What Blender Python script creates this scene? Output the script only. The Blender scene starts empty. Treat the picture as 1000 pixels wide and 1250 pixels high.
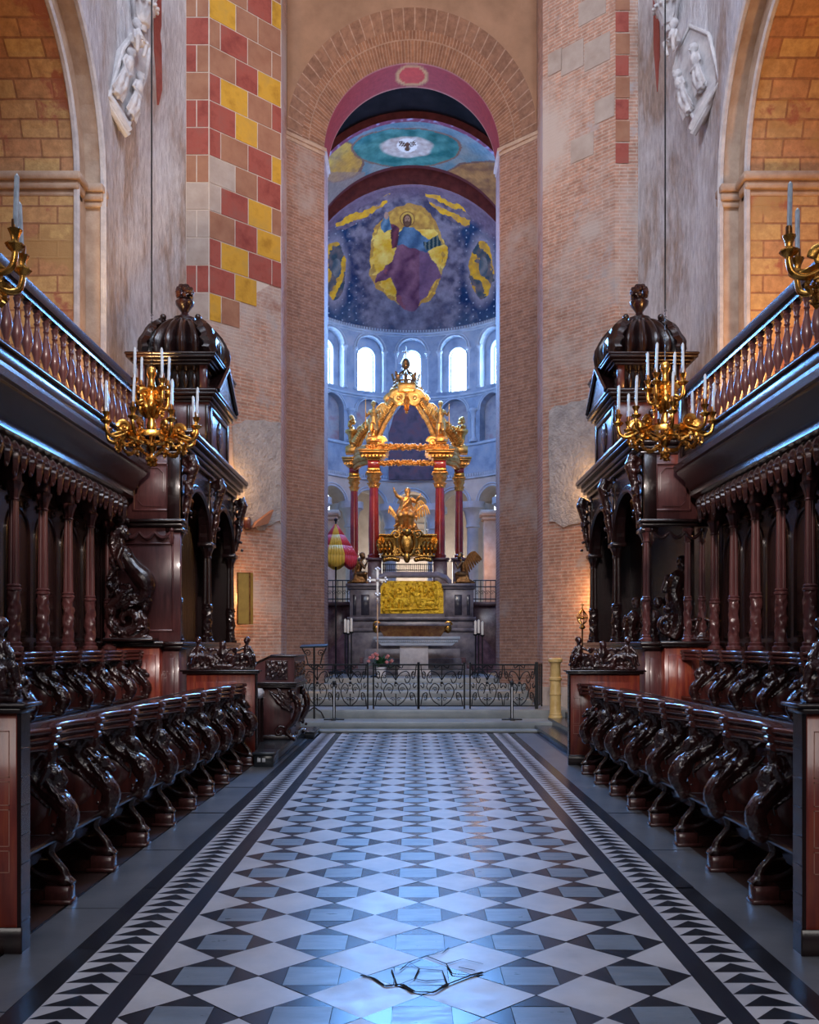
import bpy, bmesh, math, random
from mathutils import Vector, Matrix, noise
RND = random.Random(11)
PI = math.pi
scene = bpy.context.scene
col = scene.collection
F, CX, HY, EYE = 1170.0, 503.0, 787.0, 1.65      # measured perspective of the photograph (eye height in metres)

def at(px, py, Y):
    """a point of the photograph at depth Y, in metres"""
    return Vector(((px - CX) / F * Y, Y, EYE + (HY - py) / F * Y))

def lerp(a, b, t): return a + (b - a) * t
def V(*a): return Vector(a)

# ------------------------------------------------------------------ materials
def new_mat(name):
    m = bpy.data.materials.new(name); m.use_nodes = True
    nt = m.node_tree; b = nt.nodes['Principled BSDF']
    return m, nt, b

def node(nt, t, **kw):
    n = nt.nodes.new(t)
    for k, v in kw.items(): setattr(n, k, v)
    return n

def ramp(nt, fac, stops, interp='LINEAR'):
    r = node(nt, 'ShaderNodeValToRGB'); r.color_ramp.interpolation = interp
    e = r.color_ramp.elements
    while len(e) < len(stops): e.new(0.5)
    for i, (p, c) in enumerate(stops):
        e[i].position = p; e[i].color = (c[0], c[1], c[2], 1) if not isinstance(c, (int, float)) else (c, c, c, 1)
    nt.links.new(fac, r.inputs[0]); return r.outputs[0]

def noise_fac(nt, vec, scale, detail=4, rough=.6):
    n = node(nt, 'ShaderNodeTexNoise'); n.inputs['Scale'].default_value = scale
    n.inputs['Detail'].default_value = detail; n.inputs['Roughness'].default_value = rough
    nt.links.new(vec, n.inputs['Vector']); return n.outputs['Fac']

def mapped(nt, src, scale):
    mp = node(nt, 'ShaderNodeMapping'); mp.inputs['Scale'].default_value = scale
    nt.links.new(src, mp.inputs['Vector']); return mp.outputs[0]

def mixc(nt, fac, a, b, mode='MIX'):
    m = node(nt, 'ShaderNodeMix', data_type='RGBA', blend_type=mode)
    if isinstance(fac, (int, float)): m.inputs[0].default_value = fac
    else: nt.links.new(fac, m.inputs[0])
    for i, x in ((6, a), (7, b)):
        if isinstance(x, tuple): m.inputs[i].default_value = (*x, 1)
        else: nt.links.new(x, m.inputs[i])
    return m.outputs[2]

def add_bump(nt, b, height, strength, dist=.02):
    bp = node(nt, 'ShaderNodeBump'); bp.inputs['Strength'].default_value = strength
    bp.inputs['Distance'].default_value = dist
    nt.links.new(height, bp.inputs['Height']); nt.links.new(bp.outputs[0], b.inputs['Normal'])

def mottle(name, cols, scale=3., rough=.5, metal=0., bump=0., bscale=20., coat=0., stretch=(1, 1, 1), spec=.5, dist=.02, rvar=0., detail=5):
    m, nt, b = new_mat(name)
    tc = node(nt, 'ShaderNodeTexCoord').outputs['Object']
    v = mapped(nt, tc, stretch)
    f = noise_fac(nt, v, scale, detail)
    n = len(cols)
    stops = [(.3 + .4 * i / max(1, n - 1), c) for i, c in enumerate(cols)]
    nt.links.new(ramp(nt, f, stops), b.inputs['Base Color'])
    b.inputs['Roughness'].default_value = rough; b.inputs['Metallic'].default_value = metal
    b.inputs['Coat Weight'].default_value = coat; b.inputs['Coat Roughness'].default_value = .12
    b.inputs['Specular IOR Level'].default_value = spec
    if rvar:
        f2 = noise_fac(nt, v, scale * 2.3, 3)
        nt.links.new(ramp(nt, f2, [(.3, max(0., rough - rvar)), (.7, rough + rvar)]), b.inputs['Roughness'])
    if bump: add_bump(nt, b, noise_fac(nt, v, bscale, 4), bump, dist)
    return m

def brick(name, c1, c2, mortar, bw, bh, ms=.012, patches=(), rough=.85, bump=.5, offset=.5):
    """coursed masonry on the UV map (metres); patches = (colour, scale, lo, hi, seed) of plaster left on the wall"""
    m, nt, b = new_mat(name)
    tc = node(nt, 'ShaderNodeTexCoord'); uv = tc.outputs['UV']; ob = tc.outputs['Object']
    wob = node(nt, 'ShaderNodeTexNoise'); wob.inputs['Scale'].default_value = 1.3; nt.links.new(uv, wob.inputs['Vector'])
    ad = node(nt, 'ShaderNodeVectorMath', operation='MULTIPLY_ADD')
    nt.links.new(wob.outputs['Color'], ad.inputs[0]); ad.inputs[1].default_value = (.05, .03, 0); nt.links.new(uv, ad.inputs[2])
    t = node(nt, 'ShaderNodeTexBrick'); nt.links.new(ad.outputs[0], t.inputs['Vector'])
    t.offset = offset
    t.inputs['Scale'].default_value = 1; t.inputs['Brick Width'].default_value = bw; t.inputs['Row Height'].default_value = bh
    t.inputs['Mortar Size'].default_value = ms; t.inputs['Mortar Smooth'].default_value = .3; t.inputs['Bias'].default_value = 0
    t.inputs['Color1'].default_value = (*c1, 1); t.inputs['Color2'].default_value = (*c2, 1); t.inputs['Mortar'].default_value = (*mortar, 1)
    fine = noise_fac(nt, ob, 7., 6, .7)
    c = mixc(nt, .55, t.outputs['Color'], ramp(nt, fine, [(.3, .25), (.7, .8)]), 'OVERLAY')
    for (pc, sc, lo, hi, seed) in patches:
        mp = node(nt, 'ShaderNodeMapping'); mp.inputs['Location'].default_value = (seed, seed * 1.7, seed * .3)
        nt.links.new(ob, mp.inputs['Vector'])
        f = noise_fac(nt, mp.outputs[0], sc, 7, .65)
        c = mixc(nt, ramp(nt, f, [(lo, 0.), (hi, 1.)]), c, pc)
    nt.links.new(c, b.inputs['Base Color']); b.inputs['Roughness'].default_value = rough
    b.inputs['Specular IOR Level'].default_value = .25
    hm = node(nt, 'ShaderNodeMath', operation='MULTIPLY_ADD')
    nt.links.new(t.outputs['Fac'], hm.inputs[0]); hm.inputs[1].default_value = -.7; nt.links.new(fine, hm.inputs[2])
    add_bump(nt, b, hm.outputs[0], bump, .02)
    return m

def streaky(name):
    """old plaster: grey-white coat scraped off in long slanting streaks down to brown render"""
    m, nt, b = new_mat(name)
    ob = node(nt, 'ShaderNodeTexCoord').outputs['Object']
    big = noise_fac(nt, mapped(nt, ob, (1.1, 1.1, .42)), .9, 7, .62)
    fine = noise_fac(nt, mapped(nt, ob, (5, 5, 1.3)), 2.6, 7, .7)
    c = ramp(nt, big, [(.38, (.60, .58, .61)), (.52, (.50, .46, .47)), (.61, (.38, .29, .25)), (.72, (.47, .38, .33))])
    c = mixc(nt, .6, c, ramp(nt, fine, [(.28, .22), (.5, .5), (.72, .82)]), 'OVERLAY')
    nt.links.new(c, b.inputs['Base Color']); b.inputs['Roughness'].default_value = .9; b.inputs['Specular IOR Level'].default_value = .15
    add_bump(nt, b, fine, .9, .05)
    return m

def painted(name, rough=.7, bump=.15):
    """painted plaster: the fresco's own colours are stored on the surface"""
    m, nt, b = new_mat(name)
    a = node(nt, 'ShaderNodeVertexColor'); a.layer_name = 'paint'
    ob = node(nt, 'ShaderNodeTexCoord').outputs['Object']
    f = noise_fac(nt, ob, 9., 6, .7)
    c = mixc(nt, .45, a.outputs['Color'], ramp(nt, f, [(.3, .3), (.7, .72)]), 'OVERLAY')
    nt.links.new(c, b.inputs['Base Color']); b.inputs['Roughness'].default_value = rough; b.inputs['Specular IOR Level'].default_value = .08
    add_bump(nt, b, f, bump, .02)
    return m

def glow(name, c, e):
    m, nt, b = new_mat(name)
    b.inputs['Base Color'].default_value = (*c, 1); b.inputs['Emission Color'].default_value = (*c, 1)
    b.inputs['Emission Strength'].default_value = e
    return m

M = {}
M['wood'] = mottle('dark_mahogany', [(.007, .003, .003), (.022, .008, .008)], 5, .24, bump=.12, bscale=60, coat=.35, stretch=(6, 6, .7), spec=.5)
M['carve'] = mottle('carved_mahogany', [(.010, .004, .004), (.042, .012, .011)], 6, .2, bump=.35, bscale=55, coat=.5, spec=.6, dist=.01)
M['red'] = mottle('red_mahogany', [(.11, .014, .012), (.22, .034, .02), (.34, .075, .028)], 3, .3, bump=.05, bscale=40, coat=.35, stretch=(5, 5, .6))
M['plum'] = mottle('plum_mahogany', [(.060, .019, .020), (.125, .042, .040)], 4, .32, bump=.06, bscale=40, coat=.2, stretch=(5, 5, .6))
M['capwood'] = mottle('capping_mahogany', [(.052, .016, .015), (.095, .029, .024)], 5, .2, bump=.08, bscale=60, coat=.6, stretch=(6, .7, 6))
M['inlay'] = mottle('pale_inlay', [(.30, .14, .10), (.42, .2, .15)], 8, .4)
M['gold'] = mottle('gilt', [(.34, .14, .022), (.78, .42, .10)], 9, .27, metal=1., bump=.25, bscale=45, dist=.01)
M['gold2'] = mottle('warm_gilt_carving', [(.50, .19, .03), (.95, .50, .13)], 9, .34, metal=.9, bump=.3, bscale=30, dist=.02)
M['relief'] = mottle('gilt_bronze_relief', [(.38, .19, .01), (.80, .48, .02), (1., .66, .05)], 13, .38, metal=.45, bump=.8, bscale=26, dist=.03)
M['bronze'] = mottle('brown_gilt_bronze', [(.10, .045, .015), (.36, .17, .06)], 8, .35, metal=.9, bump=.3, bscale=40, dist=.01)
M['candle'] = mottle('grey_glass_candle', [(.18, .21, .25), (.46, .51, .57)], 30, .2, stretch=(1, 1, .3))
M['wax'] = mottle('ivory_wax', [(.75, .72, .66), (.85, .82, .76)], 8, .5)
M['iron'] = mottle('black_iron', [(.006, .007, .009), (.018, .02, .024)], 20, .45, metal=.4, bump=.1, bscale=90, dist=.003)
M['cord'] = mottle('black_cord', [(.004, .004, .005), (.01, .01, .012)], 20, .7)
M['silver'] = mottle('silver', [(.6, .6, .62), (.85, .85, .88)], 12, .3, metal=.8)
M['porphyry'] = mottle('red_marble', [(.16, .012, .010), (.34, .035, .022)], 3, .18, coat=.3, detail=8)
M['greymarble'] = mottle('grey_purple_marble', [(.07, .06, .075), (.17, .145, .16), (.26, .22, .22)], 4, .35, detail=9)
M['darkmarble'] = mottle('dark_marble_inlay', [(.02, .018, .03), (.05, .045, .06)], 6, .25)
M['redmarble2'] = mottle('purple_red_marble', [(.05, .02, .025), (.12, .055, .06), (.22, .13, .13)], 5, .3, detail=9)
M['step'] = mottle('grey_step_stone', [(.16, .18, .19), (.27, .29, .29)], 2.2, .35, bump=.1, bscale=25, detail=8, dist=.01)
M['stepdark'] = mottle('black_step_marble', [(.012, .014, .018), (.035, .04, .048)], 2, .22, detail=8)
M['stone'] = mottle('pale_stone', [(.34, .29, .26), (.52, .46, .42)], 3, .75, bump=.3, bscale=22, detail=8)
M['impost'] = mottle('impost_stone', [(.36, .24, .17), (.55, .42, .32)], 3, .8, bump=.35, bscale=25, detail=8)
M['white_stone'] = mottle('white_carved_stone', [(.42, .40, .42), (.66, .63, .63)], 5, .8, bump=.4, bscale=25, detail=8)
M['yellowstone'] = mottle('yellow_column_stone', [(.42, .26, .07), (.66, .47, .20)], 5, .45, bump=.15, bscale=30)
M['whitemarble'] = mottle('floor_white_marble', [(.27, .25, .25), (.36, .33, .325), (.43, .395, .38)], 2.5, .36, bump=.06, bscale=9, rvar=.07, detail=8, dist=.01)
M['greytile'] = mottle('floor_grey_marble', [(.085, .10, .115), (.15, .165, .18)], 3, .34, bump=.05, bscale=9, rvar=.07, stretch=(1, 3, 1), detail=8, dist=.01)
M['blacktile'] = mottle('floor_black_marble', [(.007, .007, .009), (.014, .014, .017)], 3, .24, spec=.35)
M['crack'] = mottle('dirty_crack', [(.006, .006, .006), (.015, .013, .012)], 9, .9, spec=.1)
M['redplum'] = mottle('polished_red_cheek', [(.042, .011, .010), (.10, .024, .019)], 4, .26, coat=.5, stretch=(5, 5, .6))
M['border'] = mottle('floor_grey_border', [(.055, .055, .06), (.11, .105, .105)], 2, .35, bump=.1, bscale=12, detail=8, dist=.01)
M['floorwood'] = mottle('dark_floor_boards', [(.02, .01, .008), (.05, .022, .016)], 3, .4)
M['vault_dark'] = mottle('shade_dark_plaster', [(.006, .005, .005), (.02, .014, .014)], 1.2, .9, spec=.03)  # shade of the unlit vault bay is put into this near-black base colour
M['vault_warm'] = mottle('brown_vault_plaster', [(.24, .13, .075), (.36, .20, .12)], 1.5, .85, bump=.3, bscale=9)
M['apse'] = mottle('blue_grey_plaster', [(.17, .22, .31), (.30, .36, .46), (.42, .42, .47)], 1.6, .8, spec=.15, bump=.2, bscale=12, detail=8)
M['apse_niche'] = mottle('painted_niche', [(.20, .20, .27), (.42, .40, .42), (.40, .20, .22)], 1.8, .8, detail=8)
M['apse_trim'] = mottle('pale_blue_stone_trim', [(.32, .38, .47), (.50, .55, .62)], 3, .7)
M['apse_low'] = mottle('pale_ambulatory_wall', [(.40, .34, .30), (.60, .54, .48)], 1.5, .8)
M['mural'] = mottle('dark_mural', [(.03, .02, .04), (.10, .06, .09), (.16, .05, .06)], 2.5, .7, detail=8)
M['maroon'] = mottle('maroon_paint', [(.10, .022, .022), (.22, .05, .045)], 4, .75)
M['pane'] = glow('window_daylight', (.5, .72, 1.), 20.)
M['pane_soft'] = glow('ambulatory_daylight', (.86, .93, 1.), 2.2)
M['lead'] = M['iron']
M['plaster'] = streaky('scraped_plaster')
M['brick'] = brick('pink_brick', (.46, .255, .185), (.37, .205, .15), (.47, .36, .30), .34, .072, .014,
                   patches=(((.50, .42, .38), .4, .47, .62, 5.), ((.40, .36, .36), 1.1, .58, .68, 12.), ((.30, .15, .11), .8, .62, .72, 31.)), bump=.5)
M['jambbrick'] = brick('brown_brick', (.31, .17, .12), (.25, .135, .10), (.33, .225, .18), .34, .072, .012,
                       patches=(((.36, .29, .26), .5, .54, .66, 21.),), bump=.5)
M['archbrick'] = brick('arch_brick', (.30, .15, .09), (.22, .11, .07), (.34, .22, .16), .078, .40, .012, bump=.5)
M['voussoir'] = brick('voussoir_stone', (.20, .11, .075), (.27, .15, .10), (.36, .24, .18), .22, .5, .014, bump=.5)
M['orange'] = brick('ochre_masonry', (.58, .38, .16), (.46, .22, .12), (.34, .17, .09), .62, .29, .02,
                    patches=(((.40, .15, .09), 1.3, .56, .62, 2.), ((.46, .28, .12), .7, .55, .62, 6.)), bump=.6)
M['blk_yellow'] = mottle('ochre_block', [(.36, .18, .012), (.56, .31, .03), (.46, .27, .05)], 2.5, .85, bump=.35, bscale=14, detail=8)
M['blk_red'] = mottle('red_block', [(.20, .035, .028), (.32, .075, .055), (.27, .09, .07)], 2.5, .85, bump=.35, bscale=14, detail=8)
M['blk_pink'] = mottle('pink_block', [(.26, .11, .065), (.36, .18, .11)], 2.5, .85, bump=.35, bscale=14, detail=8)
M['blk_grey'] = mottle('pale_block', [(.34, .27, .23), (.46, .39, .35)], 2.5, .85, bump=.35, bscale=14, detail=8)
M['mortar'] = mottle('white_mortar', [(.55, .47, .40), (.66, .58, .52)], 6, .9, bump=.2, bscale=20)
M['rubble'] = mottle('rough_render', [(.30, .29, .30), (.50, .48, .48)], 4, .9, bump=1., bscale=14, detail=8, dist=.06)
M['fresco'] = painted('fresco_paint')
M['tomb'] = mottle('red_brown_gilt_marble', [(.16, .06, .03), (.36, .16, .06), (.50, .28, .09)], 7, .3, detail=8)
M['redcloth'] = mottle('red_silk', [(.62, .02, .03), (.75, .04, .05)], 4, .5)
M['yellowcloth'] = mottle('yellow_silk', [(.75, .42, .03), (.85, .52, .06)], 4, .5)
M['leaf'] = mottle('leaf_green', [(.02, .07, .02), (.05, .15, .05)], 9, .5)
M['flower'] = mottle('pink_petal', [(.6, .16, .16), (.75, .32, .28)], 9, .6)
M['plate'] = mottle('white_enamel', [(.7, .7, .72), (.8, .8, .82)], 9, .4)
M['picture'] = mottle('ochre_picture_edge', [(.30, .17, .02), (.46, .28, .04)], 5, .5)

# ------------------------------------------------------------------ mesh builder
class MB:
    def __init__(s, mir=1):
        s.v = []; s.f = []; s.m = []; s.uvs = {}; s.mir = mir
    def add(s, vs, fs, m=0, uv=None):
        o = len(s.v)
        s.v += [Vector((p[0] * s.mir, p[1], p[2])) for p in vs]
        for i, f in enumerate(fs):
            if uv is not None: s.uvs[len(s.f)] = [uv[j] for j in f]
            s.f.append([o + j for j in f]); s.m.append(m)
    def quad(s, a, b, c, d, m=0, uv=None): s.add([a, b, c, d], [(0, 1, 2, 3)], m, uv)
    def box(s, lo, hi, m=0, bev=0.):
        x0, y0, z0 = lo; x1, y1, z1 = hi
        if x0 > x1: x0, x1 = x1, x0
        if y0 > y1: y0, y1 = y1, y0
        if z0 > z1: z0, z1 = z1, z0
        b = min(bev, (x1 - x0) * .4, (y1 - y0) * .4, (z1 - z0) * .4)
        if b <= 0:
            s.add([(x0, y0, z0), (x1, y0, z0), (x1, y1, z0), (x0, y1, z0), (x0, y0, z1), (x1, y0, z1), (x1, y1, z1), (x0, y1, z1)],
                  [(3, 2, 1, 0), (4, 5, 6, 7), (0, 1, 5, 4), (1, 2, 6, 5), (2, 3, 7, 6), (3, 0, 4, 7)], m)
        else:   # chamfered top, bottom and upright edges
            def ring(ins, z):
                i = ins
                return [(x0 + i + b, y0 + i, z), (x1 - i - b, y0 + i, z), (x1 - i, y0 + i + b, z), (x1 - i, y1 - i - b, z),
                        (x1 - i - b, y1 - i, z), (x0 + i + b, y1 - i, z), (x0 + i, y1 - i - b, z), (x0 + i, y0 + i + b, z)]
            rs = [ring(b * .6, z0), ring(0, z0 + b), ring(0, z1 - b), ring(b * .6, z1)]
            s.loft(rs, m, True)
    def loft(s, rings, m=0, cap=False, closed=True, uv=None):
        n = len(rings[0]); vs = [p for r in rings for p in r]; fs = []
        for i in range(len(rings) - 1):
            for j in range(n if closed else n - 1):
                k = (j + 1) % n
                fs.append((i * n + j, i * n + k, (i + 1) * n + k, (i + 1) * n + j))
        if cap:
            fs.append(tuple(range(n - 1, -1, -1))); fs.append(tuple(range((len(rings) - 1) * n, len(rings) * n)))
        s.add(vs, fs, m, uv)
    def lathe(s, prof, c=(0, 0, 0), n=16, m=0, M3=None, flute=0, fdepth=0.):
        rings = []
        for r, z in prof:
            rg = []
            for k in range(n):
                a = 2 * PI * k / n
                rr = r * (1 - fdepth * (1 - abs(math.sin(a * flute / 2)))) if flute else r
                p = Vector((rr * math.cos(a), rr * math.sin(a), z))
                if M3: p = M3 @ p
                rg.append(p + Vector(c))
            rings.append(rg)
        s.loft(rings, m, True)
    def tube(s, pts, rad, n=8, m=0, cap=True, flat=(1, 1), up=None, sub=0):
        pts = [Vector(p) for p in pts]; k = len(pts)
        if not isinstance(rad, (list, tuple)): rad = [rad] * k
        if sub:
            P4, R4 = [], []
            for i in range(k - 1):
                a, b, c, d = pts[max(0, i - 1)], pts[i], pts[i + 1], pts[min(k - 1, i + 2)]
                ra, rb, rc, rd = rad[max(0, i - 1)], rad[i], rad[i + 1], rad[min(k - 1, i + 2)]
                for q in range(sub):
                    t = q / sub; f = (-.5 * t + t * t - .5 * t ** 3, 1 - 2.5 * t * t + 1.5 * t ** 3, .5 * t + 2 * t * t - 1.5 * t ** 3, -.5 * t * t + .5 * t ** 3)
                    P4.append(a * f[0] + b * f[1] + c * f[2] + d * f[3]); R4.append(max(.001, ra * f[0] + rb * f[1] + rc * f[2] + rd * f[3]))
            pts, rad = P4 + [pts[-1]], R4 + [rad[-1]]; k = len(pts)
        t0 = (pts[1] - pts[0]).normalized()
        ref = Vector(up) if up else (Vector((0, 0, 1)) if abs(t0.z) < .9 else Vector((1, 0, 0)))
        rings = []
        nrm = (ref - ref.dot(t0) * t0).normalized()
        for i, p in enumerate(pts):
            t = (pts[min(i + 1, k - 1)] - pts[max(i - 1, 0)])
            t = t.normalized() if t.length > 1e-9 else t0
            nrm = nrm - nrm.dot(t) * t
            nrm = nrm.normalized() if nrm.length > 1e-6 else t.orthogonal().normalized()
            bn = t.cross(nrm)
            rings.append([p + rad[i] * (math.cos(2 * PI * j / n) * flat[0] * nrm + math.sin(2 * PI * j / n) * flat[1] * bn) for j in range(n)])
        s.loft(rings, m, cap)
    def ball(s, c, r, n=10, m=0, M3=None):
        if not isinstance(r, (list, tuple)): r = (r, r, r)
        c = Vector(c); rings = []
        h = max(4, n // 2 + 1)
        for i in range(1, h):
            a = PI * i / h
            rg = []
            for j in range(n):
                b = 2 * PI * j / n
                p = Vector((r[0] * math.sin(a) * math.cos(b), r[1] * math.sin(a) * math.sin(b), -r[2] * math.cos(a)))
                rg.append(c + (M3 @ p if M3 else p))
            rings.append(rg)
        lo = Vector((0, 0, -r[2])); hi = Vector((0, 0, r[2]))
        if M3: lo = M3 @ lo; hi = M3 @ hi
        vs = [p for r_ in rings for p in r_] + [c + lo, c + hi]; fs = []
        for i in range(len(rings) - 1):
            for j in range(n):
                k = (j + 1) % n; fs.append((i * n + j, i * n + k, (i + 1) * n + k, (i + 1) * n + j))
        L = len(rings) * n
        for j in range(n):
            k = (j + 1) % n
            fs.append((L, k, j)); fs.append((L + 1, L - n + j, L - n + k))
        s.add(vs, fs, m)
    def cap(s, a, b, r0, r1, n=10, m=0):
        """capsule from a to b"""
        a = Vector(a); b = Vector(b); d = (b - a)
        if d.length < 1e-6: return s.ball(a, r0, n, m)
        u = d.normalized()
        pts = [a - u * r0 * .98, a - u * r0 * .7, a, b, b + u * r1 * .7, b + u * r1 * .98]
        s.tube(pts, [r0 * .2, r0 * .72, r0, r1, r1 * .72, r1 * .2], n, m)
    def prism(s, poly, vec, m=0):
        """closed polygon (3-D points) extruded along vec"""
        n = len(poly); vec = Vector(vec); a = [Vector(p) for p in poly]; b = [p + vec for p in a]
        s.add(a + b, [tuple(range(n - 1, -1, -1)), tuple(range(n, 2 * n))] + [(i, (i + 1) % n, n + (i + 1) % n, n + i) for i in range(n)], m)
    def extrude_y(s, prof, y0, y1, m=0):
        """closed (x,z) profile run along Y"""
        s.prism([(x, y0, z) for x, z in prof], (0, y1 - y0, 0), m)
    def spiral(s, c, u, w, r, turns=1.6, th=.02, m=0, n=7, flat=(1, 1), start=0., k=26, sgn=1):
        """volute in the plane u,w about c"""
        c = Vector(c); u = Vector(u); w = Vector(w); pts = []; rd = []
        for i in range(k):
            t = i / (k - 1); a = start + sgn * turns * 2 * PI * t; rr = r * (1 - .86 * t)
            pts.append(c + u * rr * math.cos(a) + w * rr * math.sin(a)); rd.append(th * (1 - .45 * t))
        s.tube(pts, rd, n, m, flat=flat, up=u.cross(w))
        s.ball(c, th * 1.25, 8, m)
    def leaf(s, pts, width, th=.02, m=0, n=9, side=(0, 1, 0), lobes=4):
        """acanthus leaf along a polyline"""
        pts = [Vector(p) for p in pts]; side = Vector(side).normalized(); q = []
        for i in range(n):
            t = i / (n - 1) * (len(pts) - 1); j = min(int(t), len(pts) - 2)
            q.append(pts[j].lerp(pts[j + 1], t - j))
        rings = []
        for i, p in enumerate(q):
            t = i / (n - 1)
            w = width * (math.sin(PI * min(1, .12 + .88 * t)) ** .7) * (.78 + .22 * math.cos(2 * PI * lobes * t)) + .003
            tg = (q[min(i + 1, n - 1)] - q[max(0, i - 1)]).normalized()
            nn = tg.cross(side)
            nn = nn.normalized() if nn.length > 1e-5 else Vector((0, 0, 1))
            rings.append([p - side * w + nn * th * .5, p - side * w * .5 - nn * th * .1, p + nn * th, p + side * w * .5 - nn * th * .1, p + side * w + nn * th * .5,
                          p + side * w * .5 - nn * th, p - nn * th * .6, p - side * w * .5 - nn * th])
        s.loft(rings, m, True)
    def build(s, name, mats, parent=None, uv=False, angle=38, recalc=True, flat=False):
        me = s.mesh(name, mats, Vector((0, 0, 0)) if parent is None else world_loc(parent), uv, angle, recalc, flat)
        return link(name, me, parent)
    def mesh(s, name, mats, off=Vector((0, 0, 0)), uv=False, angle=38, recalc=True, flat=False):
        me = bpy.data.meshes.new(name)
        me.from_pydata([tuple(p - off) for p in s.v], [], s.f)
        if not isinstance(mats, (list, tuple)): mats = [mats]
        for k in mats: me.materials.append(M[k] if isinstance(k, str) else k)
        for p, mi in zip(me.polygons, s.m): p.material_index = mi; p.use_smooth = not flat
        if uv:
            L = me.uv_layers.new(name='UVMap').data
            for p in me.polygons:
                cu = s.uvs.get(p.index)
                n = p.normal
                if abs(n.z) > .75: t = Vector((1, 0, 0)); w = Vector((0, 1, 0))
                else: t = Vector((-n.y, n.x, 0)).normalized(); w = Vector((0, 0, 1))
                if t.dot(Vector((1, .9, 0))) < 0: t = -t
                for q, li in enumerate(p.loop_indices):
                    if cu: L[li].uv = cu[q]
                    else:
                        c = s.v[me.loops[li].vertex_index]
                        L[li].uv = (c.dot(t), c.dot(w))
        if recalc:
            bm = bmesh.new(); bm.from_mesh(me); bmesh.ops.recalc_face_normals(bm, faces=bm.faces); bm.to_mesh(me); bm.free()
        me.validate(); me.update()
        if not flat: me.set_sharp_from_angle(angle=math.radians(angle))
        return me

LOC = {}
def world_loc(o):
    p = Vector((0, 0, 0))
    while o is not None: p += Vector(LOC[o.name]); o = o.parent
    return p

def link(name, me, parent=None):
    o = bpy.data.objects.new(name, me); col.objects.link(o); LOC[o.name] = (0, 0, 0)
    if parent is not None: o.parent = parent
    return o

def thing(name, label, cat, loc=(0, 0, 0), group=None, kind=None, rotz=0.):
    o = bpy.data.objects.new(name, None); col.objects.link(o)
    o.empty_display_size = .1
    o.location = loc; LOC[o.name] = tuple(loc); o.rotation_euler = (0, 0, rotz)
    if label: o['label'] = label
    if cat: o['category'] = cat
    if group: o['group'] = group
    if kind: o['kind'] = kind
    return o

def tag(o, label, cat, group=None, kind=None):
    if label: o['label'] = label
    if cat: o['category'] = cat
    if group: o['group'] = group
    if kind: o['kind'] = kind
    return o

def struct(o, label, cat='structure'):
    o['kind'] = 'structure'; o['label'] = label; o['category'] = cat
    return o

def copy_thing(o, loc, label, group=None, rotz=None):
    c = o.copy(); col.objects.link(c); c.location = loc; LOC[c.name] = tuple(loc); c['label'] = label
    if rotz is not None: c.rotation_euler = (0, 0, rotz)
    if group: c['group'] = group
    for ch in list(o.children):
        d = ch.copy(); col.objects.link(d); d.parent = c
        for g in list(ch.children):
            e = g.copy(); col.objects.link(e); e.parent = d
    return c

def sculpt(mb, voxel, carve=0., cscale=20., name='sculpt'):
    """union the overlapping pieces into one continuous skin, then cut fine relief into it"""
    me = mb.mesh(name, ['wood'], recalc=True)
    o = bpy.data.objects.new('tmp', me); col.objects.link(o)
    md = o.modifiers.new('r', 'REMESH'); md.mode = 'VOXEL'; md.voxel_size = voxel; md.use_smooth_shade = True
    sm = o.modifiers.new('s', 'SMOOTH'); sm.factor = .5; sm.iterations = 2
    dg = bpy.context.evaluated_depsgraph_get(); dg.update()
    out = bpy.data.meshes.new_from_object(o.evaluated_get(dg))
    bpy.data.objects.remove(o); bpy.data.meshes.remove(me)
    if carve:
        nv = [v.normal.copy() for v in out.vertices]
        for v, n in zip(out.vertices, nv):
            d = noise.noise(v.co * cscale) + .6 * noise.noise(v.co * cscale * 2.1)
            v.co += n * d * carve
    for p in out.polygons: p.use_smooth = True
    out.update()
    return out

def place_mesh(name, me, mats, parent=None):
    me.materials.clear()
    for k in (mats if isinstance(mats, (list, tuple)) else [mats]): me.materials.append(M[k])
    if parent is not None:
        off = world_loc(parent)
        if off.length > 0: me.transform(Matrix.Translation(-off))
    me.name = name
    return link(name, me, parent)

def hand(mb, wrist, d, palm, L, n=6):
    """palm, four bent fingers of different lengths and a thumb"""
    wrist = Vector(wrist); d = Vector(d).normalized(); palm = Vector(palm).normalized()
    side = d.cross(palm).normalized()
    k = wrist + d * L * .5
    mb.cap(wrist, k, L * .17, L * .2, n)
    for i, ln in enumerate((.42, .5, .47, .36)):
        b = k + side * L * (.18 - .12 * i); mid = b + d * L * ln * .55; e = mid + (d * .8 + palm * .5).normalized() * L * ln * .5
        mb.cap(b, mid, L * .06, L * .052, n); mb.cap(mid, e, L * .052, L * .04, n)
    tb = wrist + d * L * .18 + side * L * .16
    mb.cap(tb, tb + (d * .5 + side * .9).normalized() * L * .38, L * .07, L * .05, n)

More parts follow.
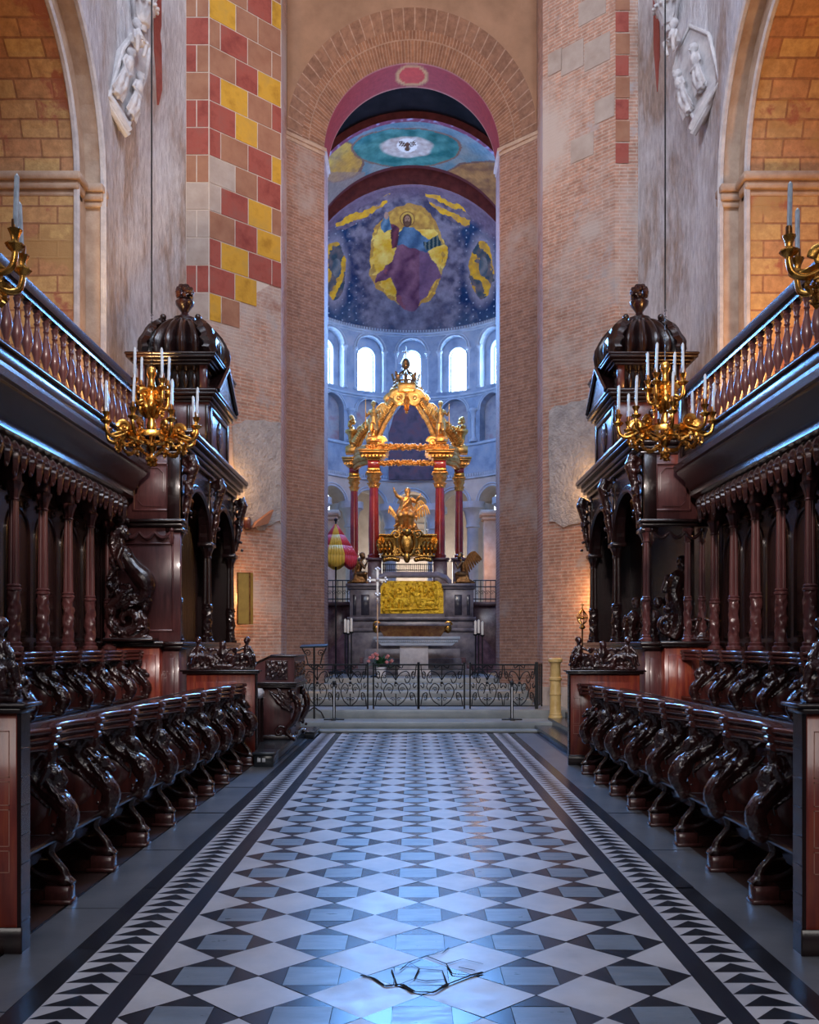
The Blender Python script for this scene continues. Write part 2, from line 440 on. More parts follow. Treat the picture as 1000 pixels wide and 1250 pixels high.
def head(mb, c, r, face, up=(0, 0, 1)):
    """head with brow, nose, lips, chin, ears; face = direction it looks"""
    c = Vector(c); f = Vector(face).normalized(); u = Vector(up); sd = f.cross(u).normalized(); u = sd.cross(f)
    Mx = Matrix((sd, f, u)).transposed()
    mb.ball(c, (r * .78, r * .9, r), 12, M3=Mx)
    mb.ball(c - u * r * .45 + f * r * .22, (r * .55, r * .6, r * .55), 10, M3=Mx)
    mb.cap(c + f * r * .84 + u * r * .12, c + f * r * 1.08 - u * r * .16, r * .08, r * .14, 6)
    mb.cap(c + f * r * .72 - u * r * .5 - sd * r * .16, c + f * r * .72 - u * r * .5 + sd * r * .16, r * .1, r * .1, 6)
    mb.ball(c + f * r * .62 - u * r * .86, r * .2, 6)
    for q in (-1, 1):
        mb.cap(c + f * r * .74 + sd * q * r * .14 + u * r * .2, c + f * r * .6 + sd * q * r * .5 + u * r * .2, r * .1, r * .1, 6)
        mb.ball(c + sd * q * r * .78 - u * r * .05, (r * .12, r * .2, r * .26), 6, M3=Mx)

def wing(mb, root, out, up, L, n=7, th=.02):
    """feathered wing: overlapping flat feathers below a rounded leading edge"""
    root = Vector(root); out = Vector(out).normalized(); up = Vector(up).normalized()
    sd = out.cross(up).normalized()
    def lead(t): return root + (out * (.78 * t) + up * (.62 * math.sin(min(1, t * 1.15) * PI * .55))) * L
    mb.tube([lead(i / 6) for i in range(7)], [L * .055, L * .07, L * .07, L * .06, L * .05, L * .035, L * .015], 8, flat=(.6, 1), up=sd)
    for row, (k0, ln) in enumerate(((.0, .85), (.02, .45))):
        for i in range(n):
            t = (i + .5) / n; a = lead(t) - up * L * k0
            b = a + (out * (.10 + .32 * t) - up * (.95 - .35 * t)).normalized() * L * ln * (.62 + .38 * math.sin(PI * (.25 + .6 * t)))
            w = L * .072
            mb.tube([a + sd * th * (.3 - row), a.lerp(b, .35) + sd * th * (.2 - row), a.lerp(b, .8) - sd * th * row, b], [w * .6, w, w * .9, w * .25], 6, flat=(.28, 1), up=sd, sub=2)
# ------------------------------------------------------------------ camera
cd = bpy.data.cameras.new('camera'); cam = bpy.data.objects.new('camera', cd); col.objects.link(cam)
cam.location = (0, 0, EYE); cam.rotation_euler = (PI / 2, 0, 0)
cd.sensor_fit = 'AUTO'; cd.sensor_width = 36; cd.lens = F / 1250 * 36
cd.shift_x = (500 - CX) / 1250; cd.shift_y = (HY - 625) / 1250
cd.clip_start = .05; cd.clip_end = 200
scene.camera = cam

# ------------------------------------------------------------------ floor
FX, FW, D = .045, 1.35, .54           # carpet of marble: centre, half width, diamond diagonal
YE = 17.9                             # foot of the altar steps
fl = MB()
MATS = ['border', 'whitemarble', 'greytile', 'blacktile', 'floorwood', 'crack']
def clip(poly, lo, hi):
    for ax, lim, sg in ((0, lo[0], 1), (0, hi[0], -1), (1, lo[1], 1), (1, hi[1], -1)):
        out = []
        for i in range(len(poly)):
            a, b = poly[i - 1], poly[i]
            ia = (a[ax] - lim) * sg >= 0; ib = (b[ax] - lim) * sg >= 0
            if ia != ib:
                t = (lim - a[ax]) / (b[ax] - a[ax]); out.append((lerp(a[0], b[0], t), lerp(a[1], b[1], t)))
            if ib: out.append(b)
        poly = out
        if len(poly) < 3: return []
    return poly
def tile(poly, m, z=0., tilt=.006, lo=(FX - FW, 2.6), hi=(FX + FW, YE), gap=.002):
    poly = clip(poly, lo, hi)
    if len(poly) < 3: return
    cx = sum(p[0] for p in poly) / len(poly); cy = sum(p[1] for p in poly) / len(poly)
    tx, ty = RND.gauss(0, tilt), RND.gauss(0, tilt)
    vs = []
    for x, y in poly:
        dx, dy = x - cx, y - cy; d = math.hypot(dx, dy) or 1; k = max(0, 1 - gap * 1.5 / d)
        x, y = cx + dx * k, cy + dy * k
        vs.append((x, y, z + tx * (x - cx) + ty * (y - cy)))
    fl.add(vs, [tuple(range(len(vs)))], m)
fl.add([(-2.3, -6, -.012), (2.4, -6, -.012), (2.4, YE + 3, -.012), (-2.3, YE + 3, -.012)], [(0, 1, 2, 3)], 3)
y0 = 5.318 - 5 * D
for j in range(0, 31):
    for i in range(-3, 4):
        cx, cy = FX + i * D, y0 + j * D; h, q = D / 2, D / 4
        t4 = .004
        tile([(cx - q, cy - q), (cx + q, cy - q), (cx + q, cy + q), (cx - q, cy + q)], 2)
        tile([(cx - q, cy + q), (cx + q, cy + q), (cx, cy + h)], 3); tile([(cx - q, cy - q), (cx, cy - h), (cx + q, cy - q)], 3)
        tile([(cx + q, cy - q), (cx + h, cy), (cx + q, cy + q)], 3); tile([(cx - q, cy - q), (cx - q, cy + q), (cx - h, cy)], 3)
        wx, wy = cx + h, cy + h
        tile([(wx, wy - h), (wx + h, wy), (wx, wy + h), (wx - h, wy)], 1)
for sg in (-1, 1):                    # black bands, saw-tooth band, grey margin
    def band(a, b, m, step, tilt=.002):
        y = 2.6
        while y < YE:
            x0, x1 = sorted((FX + sg * a, FX + sg * b))
            tile([(x0, y), (x1, y), (x1, min(y + step, YE)), (x0, min(y + step, YE))], m, lo=(-9, 2.6), hi=(9, YE), tilt=tilt); y += step
    band(FW, 1.47, 3, 1.1); band(1.74, 1.87, 3, 1.3); band(1.87, 2.22, 0, 1.7)
    y = 2.7; p = .152; a, b = sorted((FX + sg * 1.47, FX + sg * 1.74)); mid = (a + b) / 2
    while y < YE - p:
        tile([(a, y), (b, y), (mid, y + p * .93)], 3, lo=(-9, 2.6), hi=(9, YE), tilt=.001, gap=.0)
        tile([(a, y), (mid, y + p * .93), (mid, y + p), (a, y + p)], 1, lo=(-9, 2.6), hi=(9, YE), tilt=.001, gap=.0)
        tile([(b, y), (b, y + p), (mid, y + p), (mid, y + p * .93)], 1, lo=(-9, 2.6), hi=(9, YE), tilt=.001, gap=.0)
        y += p
    fl.box((sg * 2.2, -6, -.2), (sg * 10.5, YE + 3, -.004), 4)
fl.box((-2.3, -6, -.05), (2.4, 2.6, -.006), 0)
# the broken tile in the foreground: cracks and sunken splinters
crk = []
cpx = [(440, 1192), (455, 1195), (470, 1205), (490, 1203), (505, 1212), (530, 1213), (546, 1203), (575, 1192), (590, 1188)]
crk.append((cpx, .011))
for c in ([(478, 1185), (485, 1205)], [(488, 1186), (500, 1176), (520, 1168), (540, 1165)], [(500, 1176), (512, 1184), (540, 1186), (546, 1203)], [(512, 1184), (506, 1196), (520, 1199), (543, 1197)],
          [(520, 1168), (545, 1178), (565, 1172), (590, 1178)], [(545, 1178), (552, 1190), (575, 1192)], [(506, 1196), (488, 1203)], [(540, 1165), (548, 1158)], [(560, 1182), (580, 1186)]):
    crk.append((c, .0042))
def fp(px, py): k = EYE / ((py - HY) / F); return Vector(((px - CX) / F * k, k, .0065))
for c, w in crk:
    p3 = [fp(*q) for q in c]
    for a, b in zip(p3[:-1], p3[1:]):
        n = Vector((-(b - a).y, (b - a).x, 0)).normalized()
        w0, w1 = w * RND.uniform(.4, 1.2), w * RND.uniform(.4, 1.2)
        fl.add([a - n * w0, b - n * w1, b + n * w1, a + n * w0], [(0, 1, 2, 3)], 5)
floor = fl.build('floor', MATS, flat=True, recalc=False)
struct(floor, 'black, grey and white marble floor of diamonds with saw-tooth borders', 'floor')

# steps up to the altar
def steps():
    b = MB()
    for x0, x1, ya, z0, z1 in ((-2.7, 2.55, 17.9, 0, .05), (-2.7, 2.9, 18.3, 0, .17), (-3.0, 3.2, 19.25, 0, .34)):
        b.box((x0, ya, z0), (x1, 22.6, z1), 0, .015)
    o = b.build('altar_step', 'step'); struct(o, 'broad grey stone steps below the iron altar rail', 'steps')
    b = MB()
    for ya, z1 in ((20.7, .48), (21.3, .62), (21.9, .75), (22.5, .87)):
        b.box((-2.05 if ya > 22.4 else -2.6, ya, .3), (2.05 if ya > 22.4 else 2.6, 34 if ya > 22 else 22.6, z1), 0, .015)
    o = b.build('floor_chancel', 'step'); struct(o, 'bluish stone steps and floor behind the altar rail', 'steps')
    b = MB()          # black steps at the right, up towards the canopied throne
    for x0, z1 in ((2.34, .11), (2.68, .22), (3.02, .33)):
        b.box((x0, 13.2, 0), (4.6, 18.9, z1), 0, .012)
    o = b.build('side_step', 'stepdark'); struct(o, 'three black marble steps rising beside the right stalls', 'steps')
steps()
pt = MB()
for s in (-1, 1):
    pt.box((s * 3.02, 7.2, 0), (s * 4.75, 14.3, .45))
o = pt.build('floor_platform', 'floorwood'); struct(o, 'raised dark boards that carry the upper stalls', 'floor')

# ------------------------------------------------------------------ side walls and crossing piers
ZT = 20.
AY, AZ, R1, R2 = 13.7, 9.5, 2.3, 2.75
def arc(r, n=20): return [(AY + r * math.cos(PI * i / n), AZ + r * math.sin(PI * i / n)) for i in range(n + 1)]
def on_diag(px, py, s, off=0.):
    Y = (23.63 - off * 1.414) / (1 + s * (px - CX) / F); return at(px, py, Y)
def on_plaster(px, py, s, off=0.):
    # plane through (5.3,17.2)-(4.6,19.5)
    k = .3043; Y = (5.3 + 17.2 * k - off) / (s * (px - CX) / F + k); return at(px, py, Y)

def side_wall(s, nm):
    root = thing('wall_' + nm, 'tall %s wall of plaster and brick with an arch over the stalls' % nm, 'wall', kind='structure')
    w = MB(s)
    # nave face with the arch cut out
    a = arc(R2)
    for i in range(len(a) - 1):
        w.quad((5.3, a[i][0], a[i][1]), (5.3, a[i + 1][0], a[i + 1][1]), (5.3, a[i + 1][0], ZT), (5.3, a[i][0], ZT))
    w.quad((5.3, AY + R2, 0), (5.3, 17.2, 0), (5.3, 17.2, ZT), (5.3, AY + R2, ZT))
    w.quad((5.3, 4, 0), (5.3, AY - R2, 0), (5.3, AY - R2, ZT), (5.3, 4, ZT))
    # hollowed plaster flank up to the pier: slightly concave
    n = 8; rows = []
    for iz in range(41):
        z = ZT * iz / 40; r = []
        for i in range(n + 1):
            t = i / n; x = lerp(5.3, 4.6, t); y = lerp(17.2, 19.5, t)
            bul = .22 * math.sin(PI * t) * (1 if z < 10 else max(.2, 1 - (z - 10) / 3))
            nz = noise.noise(Vector((x * 1.3 + 5 * s, y, z * .9))) * .07 * math.sin(PI * t)
            r.append((x + bul * .6 + nz, y + bul * .35, z))
        rows.append(r)
    w.loft(rows, 0, closed=False)
    w.build('plaster_face', 'plaster', root, uv=True, recalc=False)
    j = MB(s)
    b = arc(R1)
    for (r, x0, x1, mi) in ((R2, 5.3, 5.6, 1), (R1, 5.6, 7.2, 0)):
        q = arc(r)
        for i in range(len(q) - 1):
            u0, u1 = PI * i / 20 * r, PI * (i + 1) / 20 * r
            j.quad((x0, *q[i]), (x0, *q[i + 1]), (x1, *q[i + 1]), (x1, *q[i]), mi, [(x0, u0), (x0, u1), (x1, u1), (x1, u0)])
        for yy in (AY + r, AY - r):
            j.quad((x0, yy, 3.8), (x1, yy, 3.8), (x1, yy, AZ), (x0, yy, AZ), mi)
    for i in range(len(a) - 1):
        j.quad((5.6, *a[i]), (5.6, *a[i + 1]), (5.6, *b[i + 1]), (5.6, *b[i]), 1)
    j.quad((5.6, AY + R1, 3.8), (5.6, AY + R2, 3.8), (5.6, AY + R2, AZ), (5.6, AY + R1, AZ), 1)
    j.quad((5.6, AY - R1, 3.8), (5.6, AY - R2, 3.8), (5.6, AY - R2, AZ), (5.6, AY - R1, AZ), 1)
    # aisle beyond: inner arch edge, far wall and vault
    j.quad((7.2, 4, 3.8), (7.2, AY - R1, 3.8), (7.2, AY - R1, ZT), (7.2, 4, ZT), 0)
    j.quad((7.2, AY + R1, 3.8), (7.2, 19, 3.8), (7.2, 19, ZT), (7.2, AY + R1, ZT), 0)
    j.quad((10., 4, 3.8), (10., 19, 3.8), (10., 19, 14), (10., 4, 14), 0)
    j.quad((7.2, 17.4, 3.8), (10., 17.4, 3.8), (10., 17.4, 14), (7.2, 17.4, 14), 0)
    j.quad((7.2, 4, 13), (10., 4, 13), (10., 19, 13), (7.2, 19, 13), 0)
    j.build('arch_jamb', ['orange', 'impost'], root, uv=True, recalc=False)
    t = MB(s)
    for (r, x) in ((R1, 5.6), (R2, 5.3)):
        t.tube([(x, AY + r, 4)] + [(x, *p) for p in arc(r, 28)] + [(x, AY - r, 4)], .055, 6)
    t.build('arch_edge', 'white_stone', root)
    t = MB(s)
    for dz, o_, h in ((-.36, .0, .1), (-.26, .05, .13), (-.13, .10, .13)):
        t.box((5.6 - o_, AY + R1 - .02 - o_ * 1.2, AZ + dz), (7.3, AY + R1 + .3, AZ + dz + h), 0, .02)
        t.box((5.3 - o_ * .4, AY + R2 - .06 - o_, AZ + dz), (5.7, AY + R2 + .2, AZ + dz + h), 0, .02)
    t.build('impost', 'impost', root)
    # crossing pier: front strip, splayed face, return
    p = MB(s)
    p.quad((4.6, 19.5, 0), (4.13, 19.5, 0), (4.13, 19.5, ZT), (4.6, 19.5, ZT))
    p.quad((4.13, 19.5, 0), (2.84, 20.8, 0), (2.84, 20.8, ZT), (4.13, 19.5, ZT))
    p.quad((2.84, 20.8, 0), (2.84, 21.72, 0), (2.84, 21.72, ZT), (2.84, 20.8, ZT))
    p.build('brick_pier', 'brick', root, uv=True, recalc=False)
    r_ = MB(); pr = [(188, -30), (197, -30), (198, 110), (194, 128), (189, 60)] if s < 0 else [(797, -30), (804, -30), (805, 70), (802, 112), (798, 60)]
    r_.prism([on_plaster(a_, b_, s, .0) for a_, b_ in pr], (s * .06, .02, 0)); r_.build('red_paint', 'blk_red', root)
    b = MB(s); b.add([(4.16, 19.47, .3), (2.78, 20.83 - .06, .3), (2.78, 21.75, .3), (4.5, 21.75, .3), (4.16, 19.47, .78), (2.81, 20.82 - .03, .74), (2.81, 21.75, .74), (4.5, 21.75, .78)],
                  [(0, 1, 5, 4), (1, 2, 6, 5), (4, 5, 6, 7), (3, 0, 4, 7), (2, 3, 7, 6)]); b.build('pier_base', 'stone', root)
    # painted ashlar
    q = MB(s); dv = Vector((-1.29, 1.3, 0)).normalized(); nv = Vector((-dv.y, dv.x, 0)); nv = -nv if nv.y > 0 else nv
    def block(o, d, n, u0, u1, z0, z1, m):
        g = .012; e = .006
        o = Vector(o); d = Vector(d); n = Vector(n)
        f = [o + d * (u0 + g) + n * e + Vector((0, 0, z0 + g)), o + d * (u1 - g) + n * e + Vector((0, 0, z0 + g)), o + d * (u1 - g) + n * e + Vector((0, 0, z1 - g)), o + d * (u0 + g) + n * e + Vector((0, 0, z1 - g))]
        f = [Vector((p_.x, p_.y, p_.z)) for p_ in f]
        q.prism(f, n * .008, m)
    L = math.hypot(1.29, 1.3); cs = []
    if s < 0:
        bh = .56; zb = 8.25
        q.quad(Vector((4.13, 19.5, zb)) + nv * .003, Vector((2.84, 20.8, zb + 1.35)) + nv * .003, Vector((2.84, 20.8, ZT)) + nv * .003, Vector((4.13, 19.5, ZT)) + nv * .003, 4)
        q.quad((4.6, 19.497, zb), (4.13, 19.497, zb), (4.13, 19.497, ZT), (4.6, 19.497, ZT), 4)
        for r in range(21):
            z0 = zb + r * bh; ph = (r % 2) * .33 - .33
            i = 0; u = ph
            while u < L:
                wd = .62 + .06 * math.sin(r * 3.1 + i * 1.7)
                a0, a1 = max(u, 0), min(u + wd, L)
                if r == 0: a0, a1 = max(a0, 0), min(a1, .75)
                if r == 1: a1 = min(a1, 1.2)
                if a1 - a0 > .1:
                    k = (i * 2 + r // 2 + (r % 2)) % 3
                    mm = (0, 1, 2)[k]
                    if RND.random() < .16: mm = RND.choice((1, 2, 3))
                    if r in (4, 5) and i == 0: mm = 3
                    block((4.13, 19.5, 0), dv, nv, a0, a1, z0, z0 + bh, mm)
                u += wd; i += 1
            for (a0, a1) in (((0, .22), (.22, .47)) if r % 2 else ((0, .47),)):
                mm = (3, 1, 3, 3, 3, 2, 1, 1, 0, 1, 1, 2, 2, 0)[r % 14]
                block((4.6, 19.5, 0), (-1, 0, 0), (0, -1, 0), a0, a1, z0, z0 + bh, mm if RND.random() < .8 else 2)
    else:
        for r in range(9):     # red quoins on the narrow front
            z0 = 11.43 + r * .89
            block((4.6, 19.5, 0), (-1, 0, 0), (0, -1, 0), .18, .47, z0, z0 + .43, 1)
            block((4.6, 19.5, 0), (-1, 0, 0), (0, -1, 0), .16, .47, z0 + .44, z0 + .88, 2)
        for (u0, u1, z0, z1) in ((.1, .75, 13.6, 14.2), (.75, 1.35, 13.75, 14.35), (.0, .5, 12.4, 12.9), (1.3, 1.7, 13.9, 14.4), (.2, .9, 14.6, 15.1), (.5, 1.1, 11.8, 12.3)):
            block((4.13, 19.5, 0), dv, nv, u0, u1, z0, z1, 3)
    q.build('painted_blocks', ['blk_yellow', 'blk_red', 'blk_pink', 'blk_grey', 'mortar'], root, recalc=False)
    # patches of rough render left on the brick
    g = MB()
    polys = ([(283, 520), (300, 512), (330, 516), (353, 520), (354, 640), (335, 636), (322, 648), (305, 642), (290, 640), (286, 580)],) if s < 0 else \
            ([(672, 500), (690, 494), (720, 486), (748, 488), (750, 520), (738, 560), (742, 600), (735, 640), (715, 636), (690, 642), (672, 636)],)
    for pl in polys:
        pts = []
        for k in range(len(pl)):
            a_, b_ = pl[k], pl[(k + 1) % len(pl)]
            for t in (0, .33, .66):
                pts.append((lerp(a_[0], b_[0], t) + RND.uniform(-1.5, 1.5), lerp(a_[1], b_[1], t) + RND.uniform(-2, 2)))
        lim = (2.86, 4.12)
        f3 = []
        for px, py in pts:
            p_ = on_diag(px, py, s); xx = min(max(abs(p_.x), lim[0]), lim[1]); f3.append(Vector((s * xx, 23.63 - xx, p_.z)))
        nn = Vector((-s * .707, -.707, 0))
        g.prism(f3, nn * .03)
    g.build('render_patch', 'rubble', root)
    return root
side_wall(-1, 'left'); side_wall(1, 'right')

# ------------------------------------------------------------------ chancel arch
def chancel_arch():
    root = thing('wall_chancel', 'brick wall with the tall splayed chancel arch', 'wall', kind='structure')
    ZS = 13.25; N = 40; YA, YB, YC = 21.7, 22.5, 23.5; RA, RB = 2.83, 2.06
    j = MB()
    for s in (-1, 1):
        j.quad((s * 2.84, YA, .3), (s * RB, YB, .3), (s * RB, YB, ZS), (s * 2.84, YA, ZS))
        j.quad((s * RB, YB, .3), (s * RB, YC, .3), (s * RB, YC, ZS), (s * RB, YB, ZS))
        j.quad((s * RB, YC, .3), (s * 4, YC, .3), (s * 4, YC, ZT), (s * RB, YC, ZT))
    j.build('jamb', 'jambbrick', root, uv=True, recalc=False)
    t = MB()
    for s in (-1, 1):
        for z0, o in ((ZS - .14, .02), (ZS - .06, .06)):
            t.prism([(s * 2.84, YA - o, z0), (s * (RB - o), YB - o, z0), (s * (RB - o), YC, z0), (s * 2.84, YC, z0)], (0, 0, .08))
    t.build('impost', 'impost', root)
    c = MB()
    def ap(r, y, k): a = PI * k / N; return (r * math.cos(a), y, ZS + r * math.sin(a))
    for k in range(N):
        a0, a1 = PI * k / N, PI * (k + 1) / N
        rs = [(RA, YA, 1), (2.52, YA + .32, 0), (RB, YB, 0)]
        for (ra, ya, m), (rb, yb, _) in zip(rs[:-1], rs[1:]):
            uu = 2.4
            c.quad(ap(ra, ya, k), ap(ra, ya, k + 1), ap(rb, yb, k + 1), ap(rb, yb, k), m, [(a0 * uu, ra), (a1 * uu, ra), (a1 * uu, rb), (a0 * uu, rb)])
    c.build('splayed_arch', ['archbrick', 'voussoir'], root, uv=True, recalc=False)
    w = MB()
    for k in range(N):
        p, q = ap(RA, YA, k), ap(RA, YA, k + 1)
        w.quad(p, q, (q[0], YA, ZT), (p[0], YA, ZT))
    w.quad((-2.9, YA, ZT - .01), (2.9, YA, ZT - .01), (2.9, YA, ZT), (-2.9, YA, ZT))
    w.build('spandrel', 'vault_warm', root, recalc=False)
    # soffit with painted roundel
    vs = []; fs = []; cols = []; ny = 14; NA = 200
    for i in range(NA + 1):
        a = PI * i / NA
        for k in range(ny + 1):
            y = lerp(YB, YC, k / ny); vs.append((RB * math.cos(a), y, ZS + RB * math.sin(a)))
            u = (a - PI / 2) * RB; v = y - (YB + YC) / 2
            d = math.hypot(u / .42, v / .46)
            if d < .74: c3 = (.42, .04, .015)
            elif d < 1: c3 = (.45, .22, .07) if d < .92 else (.30, .10, .04)
            else: c3 = (.26, .028, .02)
            if abs(v) > .44: c3 = (.40, .16, .10)
            cols.append(c3)
    for i in range(NA):
        for k in range(ny): a = i * (ny + 1) + k; fs.append((a, a + 1, a + ny + 2, a + ny + 1))
    paint_mesh('painted_soffit', vs, fs, cols, root)

def paint_mesh(name, vs, fs, cols, parent):
    me = bpy.data.meshes.new(name); me.from_pydata([tuple(v) for v in vs], [], fs)
    ca = me.color_attributes.new('paint', 'FLOAT_COLOR', 'POINT')
    for i, c in enumerate(cols): ca.data[i].color = (c[0], c[1], c[2], 1)
    me.materials.append(M['fresco'])
    for p in me.polygons: p.use_smooth = True
    return link(name, me, parent)
chancel_arch()

# ------------------------------------------------------------------ chancel vault and apse
def inpoly(x, y, poly):
    c = False; n = len(poly); j = n - 1
    for i in range(n):
        xi, yi = poly[i]; xj, yj = poly[j]
        if (yi > y) != (yj > y) and x < (xj - xi) * (y - yi) / (yj - yi) + xi: c = not c
        j = i
    return c
def ell(x, y, cx, cy, rx, ry): return math.hypot((x - cx) / rx, (y - cy) / ry)
def mixv(a, b, t): t = max(0, min(1, t)); return tuple(lerp(p, q, t) for p, q in zip(a, b))
def scale3(a, k): return tuple(p * k for p in a)

VZ, VR = 12.93, 3.22
AC, AR, AZ0 = 29.5, 3.55, 12.35
def to_plan(p):
    """flatten a point of the vault to the painter's cartoon (seen from the nave)"""
    px = CX + p[0] / p[1] * F; py = HY - (p[2] - EYE) / p[1] * F
    return (px - 330) / .35, py / .35

GOLD, BLUE, CLOUD, ROBE, TEAL = (.82, .42, .025), (.010, .026, .085), (.20, .17, .22), (.22, .06, .10), (.07, .17, .26)
mandorla = [(405, 745), (450, 720), (480, 712), (530, 720), (580, 770), (605, 830), (620, 880), (605, 940), (585, 1000), (560, 1045), (520, 1068), (470, 1075), (420, 1040), (375, 1010), (350, 960), (345, 890), (360, 800)]
robe = [(445, 850), (425, 905), (375, 955), (368, 992), (415, 968), (432, 1000), (440, 1050), (470, 1085), (505, 1082), (540, 1040), (572, 985), (602, 965), (575, 915), (545, 870), (500, 850)]
torso = [(452, 805), (466, 788), (500, 790), (520, 812), (545, 835), (588, 830), (592, 850), (545, 885), (500, 862), (445, 858)]
shoulder = [(418, 775), (452, 795), (446, 860), (420, 865)]
arm = [(392, 760), (410, 742), (418, 770), (425, 800), (398, 815), (385, 790)]
book = [(530, 845), (588, 822), (604, 852), (548, 874)]
def fold(x, y, k, seed): return .5 + .5 * math.sin((x * .8 + y * .25) * k + 3 * noise.noise(Vector((x * .012, y * .02, seed))))
def dome_col(u, v, el):
    ru, rv = u * .81 + v * .59, v * .81 - u * .59
    n1 = noise.fractal(Vector((ru * .010, rv * .010, 3.3)), .9, 2.1, 4); n2 = .8 * noise.fractal(Vector((rv * .022, ru * .022, 7.7)), .8, 2.2, 4); n3 = noise.noise(Vector((ru * .06, rv * .06, 1.4)))
    x, y = u + n2 * 9 + n3 * 3, v + noise.noise(Vector((ru * .03, rv * .03, 17))) * 10
    c = mixv(BLUE, (.02, .05, .12), .5 + n1)
    if v > 1050: c = mixv(c, (.05, .08, .14), (v - 1050) / 90 + n1)
    gx, gy = (u % 24) - 12, ((v + 12 * (int(u // 24) % 2)) % 24) - 12       # gilt stars
    if gx * gx + gy * gy < 5 and n1 > -.35: c = (.42, .47, .52)
    dm = ell(u, v, 480, 895, 172, 218)                                     # wreath of clouds
    if dm < 1.3: c = mixv(c, mixv((.07, .06, .10), (.25, .21, .25), .5 + n2 * 1.2 + n3 * .5), (1.26 - dm) * 4 + n2 * .9)
    db = ell(u, v, 490, 1090, 190, 75)
    if db < 1.3: c = mixv(c, mixv((.10, .09, .13), (.27, .24, .28), .5 + n2), (1.2 - db) * 2.2 + n2 * .8)
    top = 860 - 150 * (1 - ((u - 480) / 300) ** 2)
    if v < top - 10: c = mixv(c, mixv((.13, .08, .12), (.20, .14, .19), .5 + n2), (top - v) / 40 + n2 * .5)
    if inpoly(x, y, mandorla):
        c = mixv(GOLD, (1., .70, .16), .5 + n2 * 1.2)
        if v < 800: c = mixv((.50, .24, .05), (.72, .40, .07), .5 + n3 * 1.3)
        if ell(x, y, 478, 895, 128, 182) > .93 and n3 > -.1: c = mixv(c, (.42, .20, .06), .7)
        if v > 960 and n2 > .05: c = (.60, .30, .06)
    if inpoly(x, y, arm): c = mixv((.05, .12, .20), (.16, .26, .34), fold(x, y, .25, 1))
    if inpoly(x, y, shoulder): c = mixv((.20, .05, .07), (.08, .025, .04), fold(x, y, .2, 2))
    if inpoly(x, y, robe):
        c = mixv((.11, .035, .075), (.30, .13, .17), fold(x, y, .11, 3) * .7 + .3 * (.5 + n3))
        c = mixv(c, (.36, .10, .10), .6 if n1 > .12 and u < 470 else 0); c = mixv(c, (.20, .12, .20), .5 if u > 520 else 0)
    if inpoly(x, y, torso): c = mixv((.035, .08, .15), (.15, .25, .36), fold(x, y, .13, 4) * .75 + .25 * (.5 + n3))
    if inpoly(x, y, book): c = (.02, .05, .06) if math.sin(u * .45) > -.2 else (.16, .18, .14)
    if ell(u, v, 405, 752, 8, 13) < 1 : c = (.46, .26, .18)                 # raised hand
    if ell(u, v, 478, 764, 27, 27) < 1: c = (.66, .38, .07) if ell(u, v, 478, 764, 23, 23) < 1 else (.32, .14, .04)
    if ell(u, v, 478, 770, 16, 23) < 1: c = (.12, .05, .03)
    if ell(u, v, 478, 765, 9.5, 13) < 1: c = (.40, .21, .13)
    if ell(u, v, 478, 779, 9, 9) < 1: c = (.15, .07, .04)
    if ell(u, v, 474, 762, 2.2, 1.5) < 1 or ell(u, v, 482, 762, 2.2, 1.5) < 1: c = (.06, .03, .02)
    for (cx, cy, rx, ry, sg) in ((226, 945, 38, 102, 1), (737, 940, 44, 98, -1)):
        d = ell(x, y, cx, cy, rx, ry)
        if d < 1.5:
            c = mixv(c, (.27, .23, .27), (1.5 - d) * 2.2)
            if d < 1:
                w = math.sin((u - cx) * .11 * sg + (v - cy) * .045 + 2.2 * n1 + 2 * n2)
                c = mixv(GOLD, (.50, .24, .05), .3 + n3) if w > -.05 else mixv((.04, .07, .09), (.18, .13, .12), .5 + n3)
                if ell(u, v, cx + 6, cy - 10, 16, 34) < 1: c = mixv((.07, .10, .12), (.22, .20, .19), fold(u, v, .2, 5))
    for k, pl in enumerate(([(228, 778), (300, 737), (380, 695), (418, 675), (412, 705), (345, 752), (262, 802), (232, 805)], [(535, 672), (600, 686), (660, 714), (702, 758), (690, 795), (620, 765), (552, 712)])):
        if inpoly(x, y, pl):
            w = math.sin(u * .05 + v * (.14 if k == 0 else -.14) + 2.5 * n2)
            c = mixv(GOLD, (.55, .26, .06), .3 + n3) if w > .1 else mixv((.10, .07, .11), (.26, .19, .22), .5 + n3)
    return c
